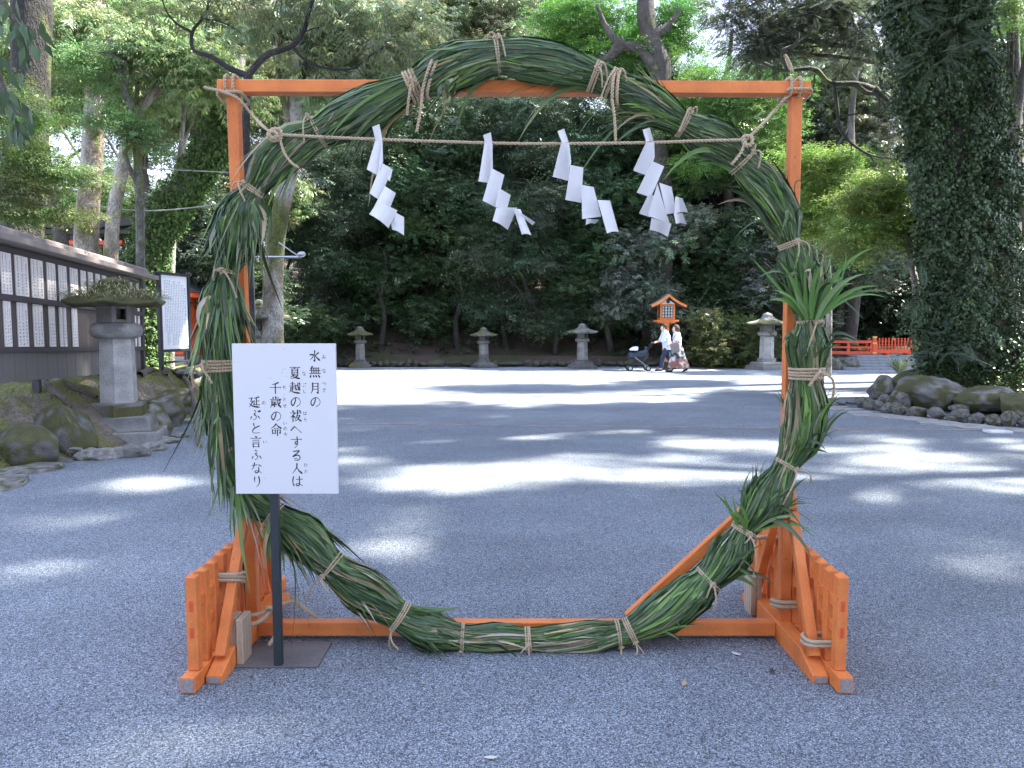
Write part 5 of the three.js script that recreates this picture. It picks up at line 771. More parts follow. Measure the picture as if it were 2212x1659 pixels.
function hairCap(H, t, col, long) {
  const f = (x, y, z) => { const X = x - H[0], Y = y - H[1], Z = z - H[2]; let d = Math.hypot((X - 0.012) / 0.108, (Y - 0.042) / 0.122, Z / 0.092) * 0.1 - 0.1; if (long) d = smin(d, capsule(X, Y, Z * 0.8, [0.045, 0.02, 0], [0.075, -0.20, 0], 0.085, 0.05), 0.05); const cut = long ? Math.min(-(X + 0.035), 0.075 - Y) : Math.max(Math.min(-(X + 0.03), 0.065 - Y), -0.05 - Y); return Math.max(d + (fbm(x * 60, y * 14, z * 60, 2) - 0.5) * 0.008, cut); };
  mesh('hair', sdfGeo(f, V(H[0] + 0.03, H[1] - (long ? 0.08 : 0), H[2]), long ? 0.28 : 0.17, 64), std({ color: rgb(...col), roughness: 0.8 }), t);
}
function sheath(t, name, list, k, c, half, res, mat, clip) { const f = bones(list, k), g = sdfGeo((x, y, z) => Math.max(f(x, y, z) + (fbm(x * 14, y * 10, z * 14, 2) - 0.5) * 0.018, clip(x, y, z)), c, half, res); return mesh(name, g, mat, t); }
const white = std({ color: rgb(0.80, 0.82, 0.86), roughness: 0.8 });
{
  const feet = gnd(1457, 804), man = gnd(1444, 803);
  const J1 = { pelvis: [0.03, 0.90, 0], chest: [-0.03, 1.22, 0], neck: [-0.06, 1.42, 0], head: [-0.10, 1.54, 0], sL: [-0.05, 1.36, 0.17], sR: [-0.05, 1.36, -0.17], eL: [-0.16, 1.10, 0.22], eR: [-0.16, 1.10, -0.22], wL: [-0.38, 1.03, 0.17], wR: [-0.38, 1.03, -0.17], gL: [-0.48, 1.03, 0.17], gR: [-0.48, 1.03, -0.17], hL: [0.03, 0.86, 0.09], hR: [0.03, 0.86, -0.09], kL: [-0.14, 0.49, 0.09], kR: [0.10, 0.48, -0.09], aL: [-0.20, 0.08, 0.09], aR: [0.34, 0.14, -0.09], tL: [-0.38, 0.035, 0.10], tR: [0.24, 0.035, -0.10] };
  person(V(man.x, 0, man.z - 0.45), 'person in a pale blue shirt and dark trousers pushing the black pushchair', J1, (t, J) => {
    hairCap(J.head, t, [0.015, 0.013, 0.012], false);
    const S = std({ color: rgb(0.66, 0.74, 0.86), roughness: 0.8 });
    sheath(t, 'shirt', [[J.pelvis, J.chest, 0.155, 0.155, 0.74], [J.chest, J.neck, 0.15, 0.07, 0.74], [J.chest, J.sL, 0.1, 0.082], [J.chest, J.sR, 0.1, 0.082], [J.sL, J.eL, 0.082, 0.075], [J.sR, J.eR, 0.082, 0.075], [[0.04, 0.80, 0], J.pelvis, 0.16, 0.155, 0.74]], 0.04, V(-0.05, 1.10, 0), 0.5, 72, S, (x, y, z) => Math.max(y - 1.425, 0.76 - y));
    sheath(t, 'trousers', ['L', 'R'].flatMap((s) => [[J.pelvis, J['h' + s], 0.13, 0.115], [J['h' + s], J['k' + s], 0.11, 0.08], [J['k' + s], J['a' + s], 0.08, 0.062]]), 0.03, V(0.03, 0.5, 0), 0.5, 64, std({ color: rgb(0.03, 0.05, 0.09), roughness: 0.85 }), (x, y, z) => Math.max(y - 0.95, 0.11 - y));
    for (const s of ['L', 'R']) mesh('shoe', shoeGeo(J['a' + s], J['t' + s]), M.black, t);
  });
  const J2 = { pelvis: [0.02, 0.88, 0], chest: [0.0, 1.18, 0], neck: [-0.02, 1.38, 0], head: [-0.045, 1.50, 0], sL: [0.0, 1.32, 0.155], sR: [0.0, 1.32, -0.155], eL: [0.02, 1.08, 0.20], eR: [-0.02, 1.07, -0.19], wL: [-0.21, 0.98, 0.17], wR: [-0.20, 0.95, -0.17], gL: [-0.31, 0.96, 0.16], gR: [-0.30, 0.92, -0.16], hL: [0.02, 0.84, 0.085], hR: [0.02, 0.84, -0.085], kL: [0.10, 0.47, 0.085], kR: [-0.14, 0.48, -0.085], aL: [0.32, 0.15, 0.085], aR: [-0.16, 0.08, -0.085], tL: [0.22, 0.035, 0.09], tR: [-0.33, 0.035, -0.09] };
  person(V(feet.x + 0.06, 0, feet.z), 'person with long hair in a white top and a long flowered skirt', J2, (t, J) => {
    hairCap(J.head, t, [0.05, 0.03, 0.022], true);
    sheath(t, 'top', [[J.pelvis, J.chest, 0.14, 0.14, 0.74], [J.chest, J.neck, 0.135, 0.062, 0.74], [J.chest, J.sL, 0.09, 0.08], [J.chest, J.sR, 0.09, 0.08], [J.sL, J.eL, 0.08, 0.07], [J.sR, J.eR, 0.08, 0.07]], 0.04, V(0, 1.12, 0), 0.42, 72, white, (x, y, z) => Math.max(y - 1.385, 0.93 - y, Math.abs(z) > 0.15 ? 1.10 - y : -1));
    const pr = [], n = 26, m = 40, pos = [], col = [], idx = []; for (let i = 0; i <= n; i++) for (let j = 0; j <= m; j++) { const f = i / n, a = j / m * 6.2832, y = lerp(0.955, 0.17, f), r = lerp(0.135, 0.30, Math.pow(f, 0.8)) + 0.022 * Math.sin(a * 8 + f * 2) * f, x = 0.03 + 0.05 * f + Math.cos(a) * r * lerp(1, 1.22, f), z = Math.sin(a) * r * lerp(0.82, 0.9, f); pos.push(x, y, z); const q = fbm(x * 12, y * 12, z * 12, 3), w = fbm(x * 5 + 9, y * 5, z * 5, 2); const lowBand = y < 0.44 + 0.1 * w; col.push(...(q > 0.58 ? [0.55, 0.52, 0.5] : q > 0.5 ? (lowBand ? [0.36, 0.16, 0.11] : [0.10, 0.16, 0.19]) : lowBand ? [0.22, 0.11, 0.09] : [0.03, 0.04, 0.055])); if (i && j) { const b = i * (m + 1) + j; idx.push(b - m - 2, b - m - 1, b - 1, b - m - 1, b, b - 1); } } mesh('skirt', stripGeo({ pos, col, idx }), std({ roughness: 0.85, side: THREE.DoubleSide }), t);
    for (const s of ['L', 'R']) mesh('shoe', shoeGeo(J['a' + s], J['t' + s]), M.black, t);
  });
  const bag = thing('shoulder_bag', 'grey shoulder bag hanging at the hip of the person in the skirt', 'bag', V(feet.x - 0.04, 0.72, feet.z + 0.24)); const bagM = std({ color: rgb(0.22, 0.19, 0.19), roughness: 0.7 });
  const bgm = uvBox(new RoundedBoxGeometry(0.34, 0.30, 0.09, 4, 0.04)); { const p = bgm.attributes.position; for (let i = 0; i < p.count; i++) p.setX(i, p.getX(i) * (1 - 0.25 * (p.getY(i) < -0.05 ? 1 : 0) * clamp((-0.05 - p.getY(i)) / 0.1))); bgm.computeVertexNormals(); } bgm.rotateZ(0.15); bgm.translate(0, 0.12, 0); mesh('bag_body', bgm, bagM, bag); mesh('strap', tube([V(-0.14, 0.24, 0), V(-0.06, 0.45, -0.06), V(0.06, 0.63, -0.12), V(0.14, 0.45, -0.05), V(0.15, 0.26, 0)], 0.012, 24, 6), bagM, bag);
  // pushchair
  const sp = V(man.x - 0.95, 0, man.z - 0.45), s = thing('pushchair', 'black four wheeled pushchair with a white sunshade tip', 'pushchair', sp);
  const tub = sdfGeo((x, y, z) => { const d = capsule(x, y, z * 0.75, [-0.28, 0.56, 0], [0.16, 0.60, 0], 0.15, 0.17); return Math.max(smin(d, capsule(x, y, z * 0.75, [0.16, 0.62, 0], [0.22, 0.82, 0], 0.13, 0.07), 0.06), -capsule(x, y, z * 0.75, [-0.2, 0.72, 0], [0.10, 0.76, 0], 0.10, 0.11)); }, V(-0.03, 0.65, 0), 0.5, 64); mesh('seat_tub', tub, std({ color: rgb(0.02, 0.03, 0.05), roughness: 0.5 }), s);
  const hood = sdfGeo((x, y, z) => Math.max(Math.abs(Math.hypot((x + 0.14) * 0.8, y - 0.68, z * 0.8) - 0.19) - 0.008, -(y - 0.74), x + 0.10 - (y - 0.74) * 0.3), V(-0.1, 0.75, 0), 0.34, 64); mesh('sunshade', hood, white, s);
  const tb = (n, pts, r, m = M.black) => mesh(n, tube(pts, r, 16, 8), m, s); for (const z of [-0.2, 0.2]) { tb('frame_tube', [V(0.46, 1.03, z), V(0.30, 0.80, z), V(-0.10, 0.36, z), V(-0.36, 0.12, z)], 0.014); tb('frame_tube', [V(-0.2, 0.50, z), V(0.05, 0.32, z), V(0.28, 0.12, z)], 0.013, M.galvanised); } tb('handle', [V(0.46, 1.03, -0.2), V(0.50, 1.05, -0.1), V(0.50, 1.05, 0.1), V(0.46, 1.03, 0.2)], 0.017); tb('axle', [V(0.28, 0.12, -0.24), V(0.28, 0.12, 0.24)], 0.01); tb('axle', [V(-0.36, 0.12, -0.24), V(-0.36, 0.12, 0.24)], 0.01);
  for (const x of [-0.36, 0.28]) for (const z of [-0.23, 0.23]) { const g = new THREE.TorusGeometry(0.078, 0.022, 8, 22); g.translate(x, 0.102, z); const w = mesh('wheel', plain(g), M.black, s), h = new THREE.CylinderGeometry(0.056, 0.056, 0.03, 18); h.rotateX(Math.PI / 2); h.translate(x, 0.102, z); mesh('hub', plain(h), M.galvanised, w); }
  const bask = uvBox(new RoundedBoxGeometry(0.34, 0.12, 0.34, 2, 0.03)); bask.translate(0.0, 0.27, 0); mesh('basket', bask, M.black, s);
}
function shoeGeo(a, b) { return sdfGeo(bones([[[a[0], a[1] - 0.03, a[2]], [b[0], b[1], b[2]], 0.042, 0.034], [[a[0] + 0.02, Math.max(0.03, a[1] - 0.06), a[2]], [a[0], a[1] - 0.02, a[2]], 0.036, 0.045]], 0.02), V((a[0] + b[0]) / 2, (a[1] + b[1]) / 2, a[2]), 0.18, 36); }
// ------------------------------------------------------------------ scattered fallen leaves
{
  const L = [[1060, 1640, 'pale fallen leaf near the bottom edge of the gravel'], [1478, 1480, 'brown fallen leaf in front of the bottom beam'], [1862, 958, 'small red leaf on the gravel behind the ring'], [1752, 1385, 'pale leaf fragment by the right fence'.replace('right', 'ivy side')], [1668, 1452, 'dark twig like leaf in front of the frame foot'], [1590, 1415, 'tiny pale petal on the gravel before the ring'], [1535, 1308, 'pale leaf scrap lying behind the lower ring']];
  L.forEach(([x, y, lab], i) => { const p = gnd(x, y), g = new THREE.PlaneGeometry(0.055, 0.022, 6, 2), q = g.attributes.position; for (let k = 0; k < q.count; k++) { const u = q.getX(k) / 0.0275; q.setY(k, q.getY(k) * (1 - u * u * 0.95)); q.setZ(k, 0.006 * u * u + 0.004 * Math.abs(q.getY(k) / 0.011)); } g.rotateX(-Math.PI / 2); g.rotateY(i * 1.1); g.computeVertexNormals(); const o = thing('fallen_leaf', lab, 'leaf', V(p.x, 0.004, p.z), 'leaves fallen on the gravel'); mesh('leaf', g, new THREE.MeshStandardMaterial({ color: [rgb(0.5, 0.52, 0.42), rgb(0.42, 0.28, 0.14), rgb(0.4, 0.06, 0.03), rgb(0.55, 0.52, 0.48), rgb(0.05, 0.05, 0.05), rgb(0.6, 0.6, 0.58), rgb(0.6, 0.56, 0.46)][i], roughness: 0.7, side: THREE.DoubleSide }), o); });
}
// ------------------------------------------------------------------ foliage
function leafInto(o, base, dir, nrm, L, W, col, droop = 0.25) { // one leaf: six vertices, folded on its midrib
  const ac = dir.clone().cross(nrm).normalize(), k = o.pos.length / 3, P = (f, s, lift) => base.clone().addScaledVector(dir, L * f).addScaledVector(ac, W / 2 * s).addScaledVector(nrm, lift * L - droop * L * f * f);
  for (const q of [P(0, 0, 0), P(0.4, -1, 0.04), P(0.42, 0, -0.02), P(0.4, 1, 0.04), P(1, 0, 0)]) o.pos.push(q.x, q.y, q.z);
  for (let i = 0; i < 5; i++) o.col.push(...col); o.idx.push(k, k + 2, k + 1, k, k + 3, k + 2, k + 1, k + 2, k + 4, k + 2, k + 3, k + 4);
}
function sprig(kind, seed) { // a twig with leaves: grows along +x, upper side +y
  const r = rng(seed), o = { pos: [], col: [], idx: [] }, J = (s) => (r() - 0.5) * s, tint = () => { const k = 0.72 + r() * 0.56; return [k * (0.92 + r() * 0.16), k, k * (0.85 + r() * 0.3)]; };
  const add = (x, y, z, dx, dy, dz, nx, ny, nz, L, W, droop) => leafInto(o, V(x, y, z), V(dx, dy, dz).normalize(), V(nx, ny, nz).normalize(), L, W, tint(), droop);
  if (kind === 'broad') for (let i = 0; i < 15; i++) { const x = 0.05 + i * 0.024, s = i % 2 ? 1 : -1; add(x, J(0.05), J(0.06), 0.5 + J(0.8), J(0.9), s * (0.9 + J(0.6)), J(0.9), 1, J(0.9), 0.10 + r() * 0.05, 0.042 + r() * 0.015, 0.3); }
  else if (kind === 'lance') for (let i = 0; i < 18; i++) { const x = 0.03 + i * 0.022, s = i % 2 ? 1 : -1; add(x, J(0.08), J(0.08), 0.6 + J(0.8), -0.25 + J(0.7), s * (0.7 + J(0.6)), J(1.0), 1, J(1.0), 0.12 + r() * 0.06, 0.030 + r() * 0.012, 0.45); }
  else if (kind === 'fine') for (let i = 0; i < 30; i++) { const x = r() * 0.42, z = J(0.34); add(x, J(0.07), z, 0.5 + J(1.4), J(0.35), J(1.6), J(0.5), 1, J(0.5), 0.055 + r() * 0.03, 0.026 + r() * 0.014, 0.2); }
  else if (kind === 'pinnate') for (let i = 0; i < 13; i++) for (const s of [-1, 1]) { const x = 0.05 + i * 0.032; add(x, -0.25 * x * x * 1.5, 0, 0.35, J(0.2), s, J(0.2), 1, J(0.2), 0.09 * (1 - Math.abs(i - 6) / 11) + 0.015, 0.026, 0.25); }
  else if (kind === 'ivy') for (let i = 0; i < 9; i++) add(J(0.2), J(0.10), J(0.2), J(1) + 0.3, J(0.6), J(1), J(0.9), 1, J(0.9), 0.06 + r() * 0.05, 0.05 + r() * 0.035, 0.3);
  return stripGeo(o);
}
const SPRIG = {}; for (const k of ['broad', 'lance', 'fine', 'pinnate', 'ivy']) SPRIG[k] = [1, 2, 3].map((i) => sprig(k, i * 31 + k.length));
const _m = new THREE.Matrix4(), _q = new THREE.Quaternion(), _c = new THREE.Color();
function crownMesh(list, kind, mat, parent, name, variant = 0) {
  const im = new THREE.InstancedMesh(SPRIG[kind][variant % 3], mat, list.length); im.name = name; im.userData.kind = 'stuff'; im.castShadow = im.receiveShadow = true;
  const o = parent.position ?? V(0, 0, 0); list.forEach((e, i) => { const x = e.d, z = V(-x.z, 0, x.x); if (z.lengthSq() < 1e-4) z.set(1, 0, 0); z.normalize(); z.applyAxisAngle(x, e.roll ?? 0); const y = z.clone().cross(x).normalize(); _m.makeBasis(x, y, z).scale(V(e.s, e.s, e.s)).setPosition(e.p.x - o.x, e.p.y - o.y, e.p.z - o.z); im.setMatrixAt(i, _m); im.setColorAt(i, _c.setRGB(...e.c)); });
  parent.add(im); return im;
}
// a pad is a flattened clump of twigs; a crown is many pads in and over an ellipsoid
function padTwigs(out, r, c, rad, flat, n, size, col, hollow) {
  for (let i = 0; i < n; i++) {
    const u = r() * 2 - 1, a = r() * 6.2832, w = Math.sqrt(1 - u * u), q = Math.pow(r(), 0.45), p = V(Math.cos(a) * w * rad * q, u * rad * flat * q, Math.sin(a) * w * rad * q);
    const d = p.clone().setY(p.y * 0.6).normalize().add(V((r() - 0.5) * 1.1, (r() - 0.5) * 0.9 - 0.12, (r() - 0.5) * 1.1)).normalize(); p.add(c);
    if (hollow && hollow(p, r)) continue;
    const k = 0.75 + r() * 0.5, y = (r() - 0.5) * 0.2; out.push({ p, d, roll: (r() - 0.5) * 0.9, s: size * (0.7 + r() * 0.6), c: [col[0] * k * (1 + y), col[1] * k, col[2] * k * (1 - y)] });
  }
}
function ellipsoidPads(r, c, R, n) { const a = []; for (let i = 0; i < n; i++) { const u = r() * 2 - 1, t = r() * 6.2832, w = Math.sqrt(1 - u * u), q = 0.35 + 0.65 * Math.pow(r(), 0.5); a.push(V(c.x + Math.cos(t) * w * R.x * q, c.y + u * R.y * q, c.z + Math.sin(t) * w * R.z * q)); } return a; }
const barkTone = (base, pale, moss, seed) => (x, y, z) => { const a = fbm(x * 2.6 + seed, y * 1.6, z * 2.6, 4), b = fbm(x * 14 + seed, y * 9, z * 14, 3); if (a + (b - 0.5) * 0.4 < moss) return [0.10 + b * 0.08, 0.12 + b * 0.09, 0.04]; if (a > 0.56) return pale.map((v) => v * (0.8 + b * 0.5)); return base.map((v) => v * (0.65 + b * 0.8)); };
const GREY = [0.24, 0.215, 0.18], PALE = [0.44, 0.41, 0.36], DARK = [0.07, 0.06, 0.05];
// blobs: [px, py, half width px, half height px, pads] at distance d (or their own distance)
function tree(name, label, cat, { d, trunk, tr = [0.2, 0.12], bark = [GREY, PALE, 0.3], blobs, kind = 'broad', mat = M.leaf, col, size = 1, per = 42, padR = 0.75, flat = 0.45, seed, group, limbs = true, hollow, extra = [], extraD }) {
  const r = rng(seed * 7919 + 13), P = trunk.map((q) => q.isVector3 ? q : at(q[0], q[1], q[2] ?? d)), base = P[0].clone(), t = thing(name, label, cat, base, group), tone = barkTone(...bark, seed);
  const gs = [limb(P, tr, tone, { step: Math.max(0.12, tr[0] * 0.8), seed, k: tr[0] > 0.2 ? 14 : 9 })], tw = [], cv = curveOf(P);
  for (const q of extra) gs.push(limb(q.map(([x, y]) => at(x, y, extraD)), [tr[0] * 0.55, tr[0] * 0.4, tr[0] * 0.25, tr[0] * 0.12], tone, { step: 0.2, k: 8, rough: 0.3, seed }));
  for (const [px, py, hw, hh, n, dd] of blobs) {
    const D = dd ?? d, c = at(px, py, D), m = D / FOCAL, R = V(hw * m, hh * m, Math.min(hw * m * 1.1, 3.2)), pads = ellipsoidPads(r, c, R, n ?? Math.round(10 + R.x * R.y * 5));
    if (limbs) { const f = clamp(0.5 + r() * 0.45), s = cv.getPointAt(f), mid = s.clone().lerp(c, 0.5).add(V((r() - 0.5) * 0.6, 0.3, (r() - 0.5) * 0.6)); gs.push(limb([s, mid, c], [tr[tr.length - 1] * 0.55 + 0.02, 0.05, 0.02], tone, { step: 0.25, k: 6, seed })); for (let i = 0; i < pads.length; i += 2) gs.push(limb([mid.clone().lerp(c, r()), mid.clone().lerp(pads[i], 0.6).add(V(0, 0.15, 0)), pads[i]], [0.035, 0.022, 0.008], tone, { step: 0.35, k: 5, seed })); }
    for (const p of pads) padTwigs(tw, r, p, padR * (0.6 + r() * 0.7), flat, per, size, col.map((v) => v * (0.85 + r() * 0.3)), hollow);
  }
  wpart('trunk', merge(gs), M.bark, t); if (tw.length) { if (mat === M.leaf) { crownMesh(tw.filter((e, i) => i % 3), kind, M.leaf, t, 'crown', seed); crownMesh(tw.filter((e, i) => i % 3 === 0), kind, M.sheen, t, 'crown', seed + 1); } else crownMesh(tw, kind, mat, t, 'crown', seed); } return t;
}
const onHill = (px, d) => { const p = at(px, 800, d); return V(p.x, hillY(p.x, p.z) - 0.15, p.z); };
const up = (b, dx, dy, dz = 0) => b.clone().add(V(dx, dy, dz));
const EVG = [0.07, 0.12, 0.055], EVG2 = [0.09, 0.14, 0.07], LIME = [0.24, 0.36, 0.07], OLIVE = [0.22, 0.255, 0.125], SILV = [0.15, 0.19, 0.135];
const GB = 'evergreens on the slope', GT = 'tall trees behind the slope';

// evergreens along the front of the slope
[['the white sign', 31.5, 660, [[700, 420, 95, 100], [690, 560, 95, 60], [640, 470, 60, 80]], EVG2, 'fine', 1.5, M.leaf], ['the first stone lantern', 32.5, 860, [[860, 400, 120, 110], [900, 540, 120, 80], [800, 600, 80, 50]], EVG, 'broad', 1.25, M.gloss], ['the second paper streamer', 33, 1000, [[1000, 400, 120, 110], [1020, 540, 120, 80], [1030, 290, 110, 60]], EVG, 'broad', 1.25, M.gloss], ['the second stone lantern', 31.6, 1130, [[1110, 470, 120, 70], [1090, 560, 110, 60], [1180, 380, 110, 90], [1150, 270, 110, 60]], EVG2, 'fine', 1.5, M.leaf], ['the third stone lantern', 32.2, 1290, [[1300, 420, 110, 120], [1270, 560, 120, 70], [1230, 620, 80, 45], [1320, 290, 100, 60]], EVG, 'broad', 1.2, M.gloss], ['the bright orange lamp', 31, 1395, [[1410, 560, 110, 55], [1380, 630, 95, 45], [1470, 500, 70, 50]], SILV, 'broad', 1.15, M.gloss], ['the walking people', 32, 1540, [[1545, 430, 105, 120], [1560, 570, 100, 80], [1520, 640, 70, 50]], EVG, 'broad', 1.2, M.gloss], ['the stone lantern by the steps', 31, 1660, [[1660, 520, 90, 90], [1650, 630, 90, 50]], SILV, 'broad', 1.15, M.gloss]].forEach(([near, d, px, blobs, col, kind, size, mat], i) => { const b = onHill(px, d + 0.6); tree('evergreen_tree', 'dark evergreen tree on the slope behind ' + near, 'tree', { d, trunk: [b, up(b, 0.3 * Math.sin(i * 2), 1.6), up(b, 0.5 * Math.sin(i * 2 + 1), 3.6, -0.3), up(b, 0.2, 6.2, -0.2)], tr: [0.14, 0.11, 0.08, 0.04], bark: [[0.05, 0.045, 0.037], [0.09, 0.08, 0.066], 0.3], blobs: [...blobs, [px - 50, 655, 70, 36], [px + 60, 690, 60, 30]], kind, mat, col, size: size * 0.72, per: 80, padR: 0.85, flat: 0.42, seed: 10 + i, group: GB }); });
// a second, higher row
[['above the sign', 740, 0], ['between sign and second streamer', 900, 1], ['straight behind the second streamer', 1050, 2], ['behind the middle of the rope', 1190, 3], ['behind the third streamer', 1340, 4], ['behind the fourth streamer', 1480, 5], ['behind the rope knot next to the maples', 1620, 6]].forEach(([w, px, i]) => { const d = 34.5 + (i % 3) * 0.8, b = onHill(px, d + 0.5); tree('evergreen_tree', 'dark rounded evergreen in the upper row, ' + w, 'tree', { d, trunk: [b, up(b, 0.3, 2), up(b, -0.3, 4.5), up(b, 0.1, 7)], tr: [0.18, 0.14, 0.1, 0.05], bark: [[0.08, 0.07, 0.06], [0.14, 0.12, 0.1], 0.25], blobs: [[px, 250 + (i * 37) % 50, 105, 75], [px + 40, 360, 100, 70], [px - 40, 460, 100, 70], [px + 20, 560, 100, 60]], kind: i % 2 ? 'broad' : 'fine', mat: i % 2 ? M.gloss : M.leaf, col: i % 2 ? EVG : EVG2, size: i % 2 ? 0.95 : 1.15, per: 70, padR: 0.95, flat: 0.45, seed: 110 + i, group: GB }); });
// crooked bare stems in the shade under them
[[[1200, 742], [1195, 700], [1150, 660], [1130, 600], [1105, 560], 'double bent'], [[1322, 742], [1312, 690], [1325, 640], [1340, 600], [1338, 560], 'upright'], [[820, 730], [830, 680], [822, 640], [835, 590], [830, 540], 'thin'], [[640, 740], [652, 690], [665, 650], [672, 600], [668, 540], 'mossy'], [[990, 735], [985, 690], [1000, 640], [990, 590], [1002, 540], 'dark slender'], [[1095, 742], [1085, 700], [1090, 660], [1075, 610], [1082, 560], 'leaning'], [[1640, 700], [1625, 660], [1600, 640], [1585, 610], [1578, 570], 'forked looking']].forEach((q, i) => { const pts = q.slice(0, 5).map(([x, y]) => at(x, y, 30.9 + i * 0.1)); pts[0].y = hillY(pts[0].x, pts[0].z) - 0.1; const t = thing('bare_stem', q[5] + ' bare stem in the shade under the evergreens', 'tree', pts[0], 'bare stems under the evergreens'); const g = [limb(pts, [0.13, 0.11, 0.09, 0.07, 0.05], barkTone([0.05, 0.045, 0.037], [0.085, 0.075, 0.06], 0.3, i), { step: 0.15, rough: 0.25 })]; g.push(limb([pts[2], pts[2].clone().add(V(i % 2 ? 0.6 : -0.6, 0.7, 0.1)), pts[2].clone().add(V(i % 2 ? 1.3 : -1.1, 1.2, 0.2))], [0.05, 0.035, 0.015], barkTone([0.05, 0.045, 0.037], [0.085, 0.075, 0.06], 0.3, i), { step: 0.2, k: 6 })); wpart('trunk', merge(g), M.bark, t); });
// lit shrubs by the people and by the steps
tree('leafy_shrub', 'sunlit yellow green shrub just behind the walking people', 'shrub', { d: 28.9, trunk: [V(at(1560, 780, 29).x, 0.1, -29), V(at(1565, 740, 29).x, 1, -29), V(at(1560, 700, 29).x, 1.8, -29)], tr: [0.06, 0.04, 0.02], blobs: [[1530, 745, 40, 38, 16], [1590, 735, 60, 45, 22], [1560, 700, 60, 28, 14], [1640, 760, 40, 28, 10]], kind: 'broad', col: [0.15, 0.19, 0.06], size: 0.8, per: 36, padR: 0.5, flat: 0.6, seed: 40 });
tree('leafy_shrub', 'dark low shrub at the foot of the slope nearest the sign', 'shrub', { d: 29.4, trunk: [V(at(690, 780, 29.6).x, 0.1, -29.6), V(at(690, 740, 29.6).x, 0.9, -29.6), V(at(700, 690, 29.6).x, 1.8, -29.6)], tr: [0.06, 0.04, 0.02], blobs: [[690, 690, 50, 40, 12], [650, 720, 40, 30, 8]], kind: 'broad', col: EVG, mat: M.gloss, size: 0.9, per: 32, padR: 0.5, flat: 0.5, seed: 41 });

// tall trees behind, over the whole width
const tall = (label, px, d, blobs, col, kind, size, seed, o = {}) => { const b = onHill(px, d + 0.5), h = at(px, 60, d).y - b.y; return tree('tall_tree', label, 'tree', { d, trunk: [b, up(b, 0.3, h * 0.35), up(b, -0.2, h * 0.7), up(b, 0.1, h)], tr: [0.3, 0.24, 0.16, 0.07], bark: [[0.1, 0.09, 0.075], [0.2, 0.18, 0.15], 0.3], blobs, kind, mat: M.leaf, col, size: size * 0.68, per: 84, padR: 1.0, flat: 0.4, seed, group: GT, ...o }); };
tall('olive tinted tall tree above the sign, left of the arch top'.replace(', left of the arch top', ' and behind the arch shoulder'), 760, 38, [[760, 120, 120, 110], [860, 70, 90, 80], [700, 230, 80, 70], [820, 220, 90, 70]], OLIVE, 'lance', 1.5, 51);
tall('tall grey green tree behind the top of the ring', 1000, 42, [[960, 60, 110, 80], [1080, 40, 100, 70], [1000, 170, 110, 80], [1130, 120, 90, 80]], [0.18, 0.22, 0.10], 'lance', 1.5, 52);
tall('bright green maple with a dark twisted trunk above the third streamer', 1400, 32.5, [[1240, 60, 70, 55, 16], [1330, 50, 70, 50, 14], [1460, 60, 60, 70, 14], [1420, 160, 90, 50, 16], [1280, 150, 70, 50, 14]], [0.14, 0.30, 0.06], 'fine', 1.7, 53, { trunk: [onHill(1420, 31.4), at(1430, 420, 30.8), at(1412, 230, 30.6), at(1428, 150, 30.5), at(1405, 80, 30.5), at(1395, 20, 30.5), at(1400, -60, 30.5)], extra: [[[1425, 160], [1385, 110], [1340, 95], [1310, 60], [1290, 10]], [[1405, 80], [1440, 60], [1470, 20]], [[1340, 95], [1320, 120], [1290, 130]]], extraD: 30.4, tr: [0.5, 0.45, 0.42, 0.42, 0.36, 0.36, 0.25], bark: [DARK, [0.11, 0.095, 0.08], 0.3] });
tall('light green maple behind the upper corner rope', 1560, 31, [[1540, 200, 90, 70, 24], [1590, 300, 90, 80, 26], [1500, 320, 80, 80, 24], [1640, 220, 70, 80, 20]], [0.17, 0.31, 0.07], 'fine', 1.6, 54);
tall('pale grey green tree behind the upper beam end', 1800, 34, [[1790, 250, 100, 90], [1850, 330, 70, 80], [1760, 150, 90, 70, 14], [1880, 180, 80, 80]], [0.19, 0.23, 0.13], 'lance', 1.35, 55);
tall('dark middle tree behind the bright maples', 1830, 31, [[1820, 440, 90, 80], [1790, 540, 90, 70], [1880, 560, 80, 60], [1720, 430, 70, 100]], SILV, 'broad', 1.15, 56, { mat: M.gloss });
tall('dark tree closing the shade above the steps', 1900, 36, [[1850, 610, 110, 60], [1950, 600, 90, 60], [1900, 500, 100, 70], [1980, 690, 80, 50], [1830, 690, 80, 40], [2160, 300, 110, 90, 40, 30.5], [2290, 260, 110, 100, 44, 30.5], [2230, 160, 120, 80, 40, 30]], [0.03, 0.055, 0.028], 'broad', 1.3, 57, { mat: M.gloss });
tall('bright leafy tree behind the ivy trunk at the picture edge', 2150, 28, [[2150, 120, 80, 120], [2170, 330, 70, 110], [2130, 480, 60, 90], [2200, 560, 60, 90], [2060, 60, 60, 60]], [0.16, 0.28, 0.07], 'fine', 1.2, 58, { padR: 0.7 });
tall('leafy tree behind the ivy trunk low down', 2180, 19, [[2190, 640, 70, 80], [2140, 560, 60, 70], [2200, 740, 60, 60]], [0.07, 0.115, 0.04], 'broad', 0.9, 59, { padR: 0.5 });
tree('maple_tree', 'yellow green sunlit maple right beside the frame post'.replace('right beside', 'just behind'), 'tree', { d: 22, trunk: [V(at(1790, 800, 24).x, 0, -24), at(1790, 600, 23), at(1780, 450, 22)], tr: [0.1, 0.08, 0.05], blobs: [[1770, 400, 50, 70, 22], [1775, 330, 60, 30, 12], [1745, 470, 35, 50, 12]], kind: 'fine', col: LIME, size: 1.1, per: 34, padR: 0.7, flat: 0.16, seed: 60 });
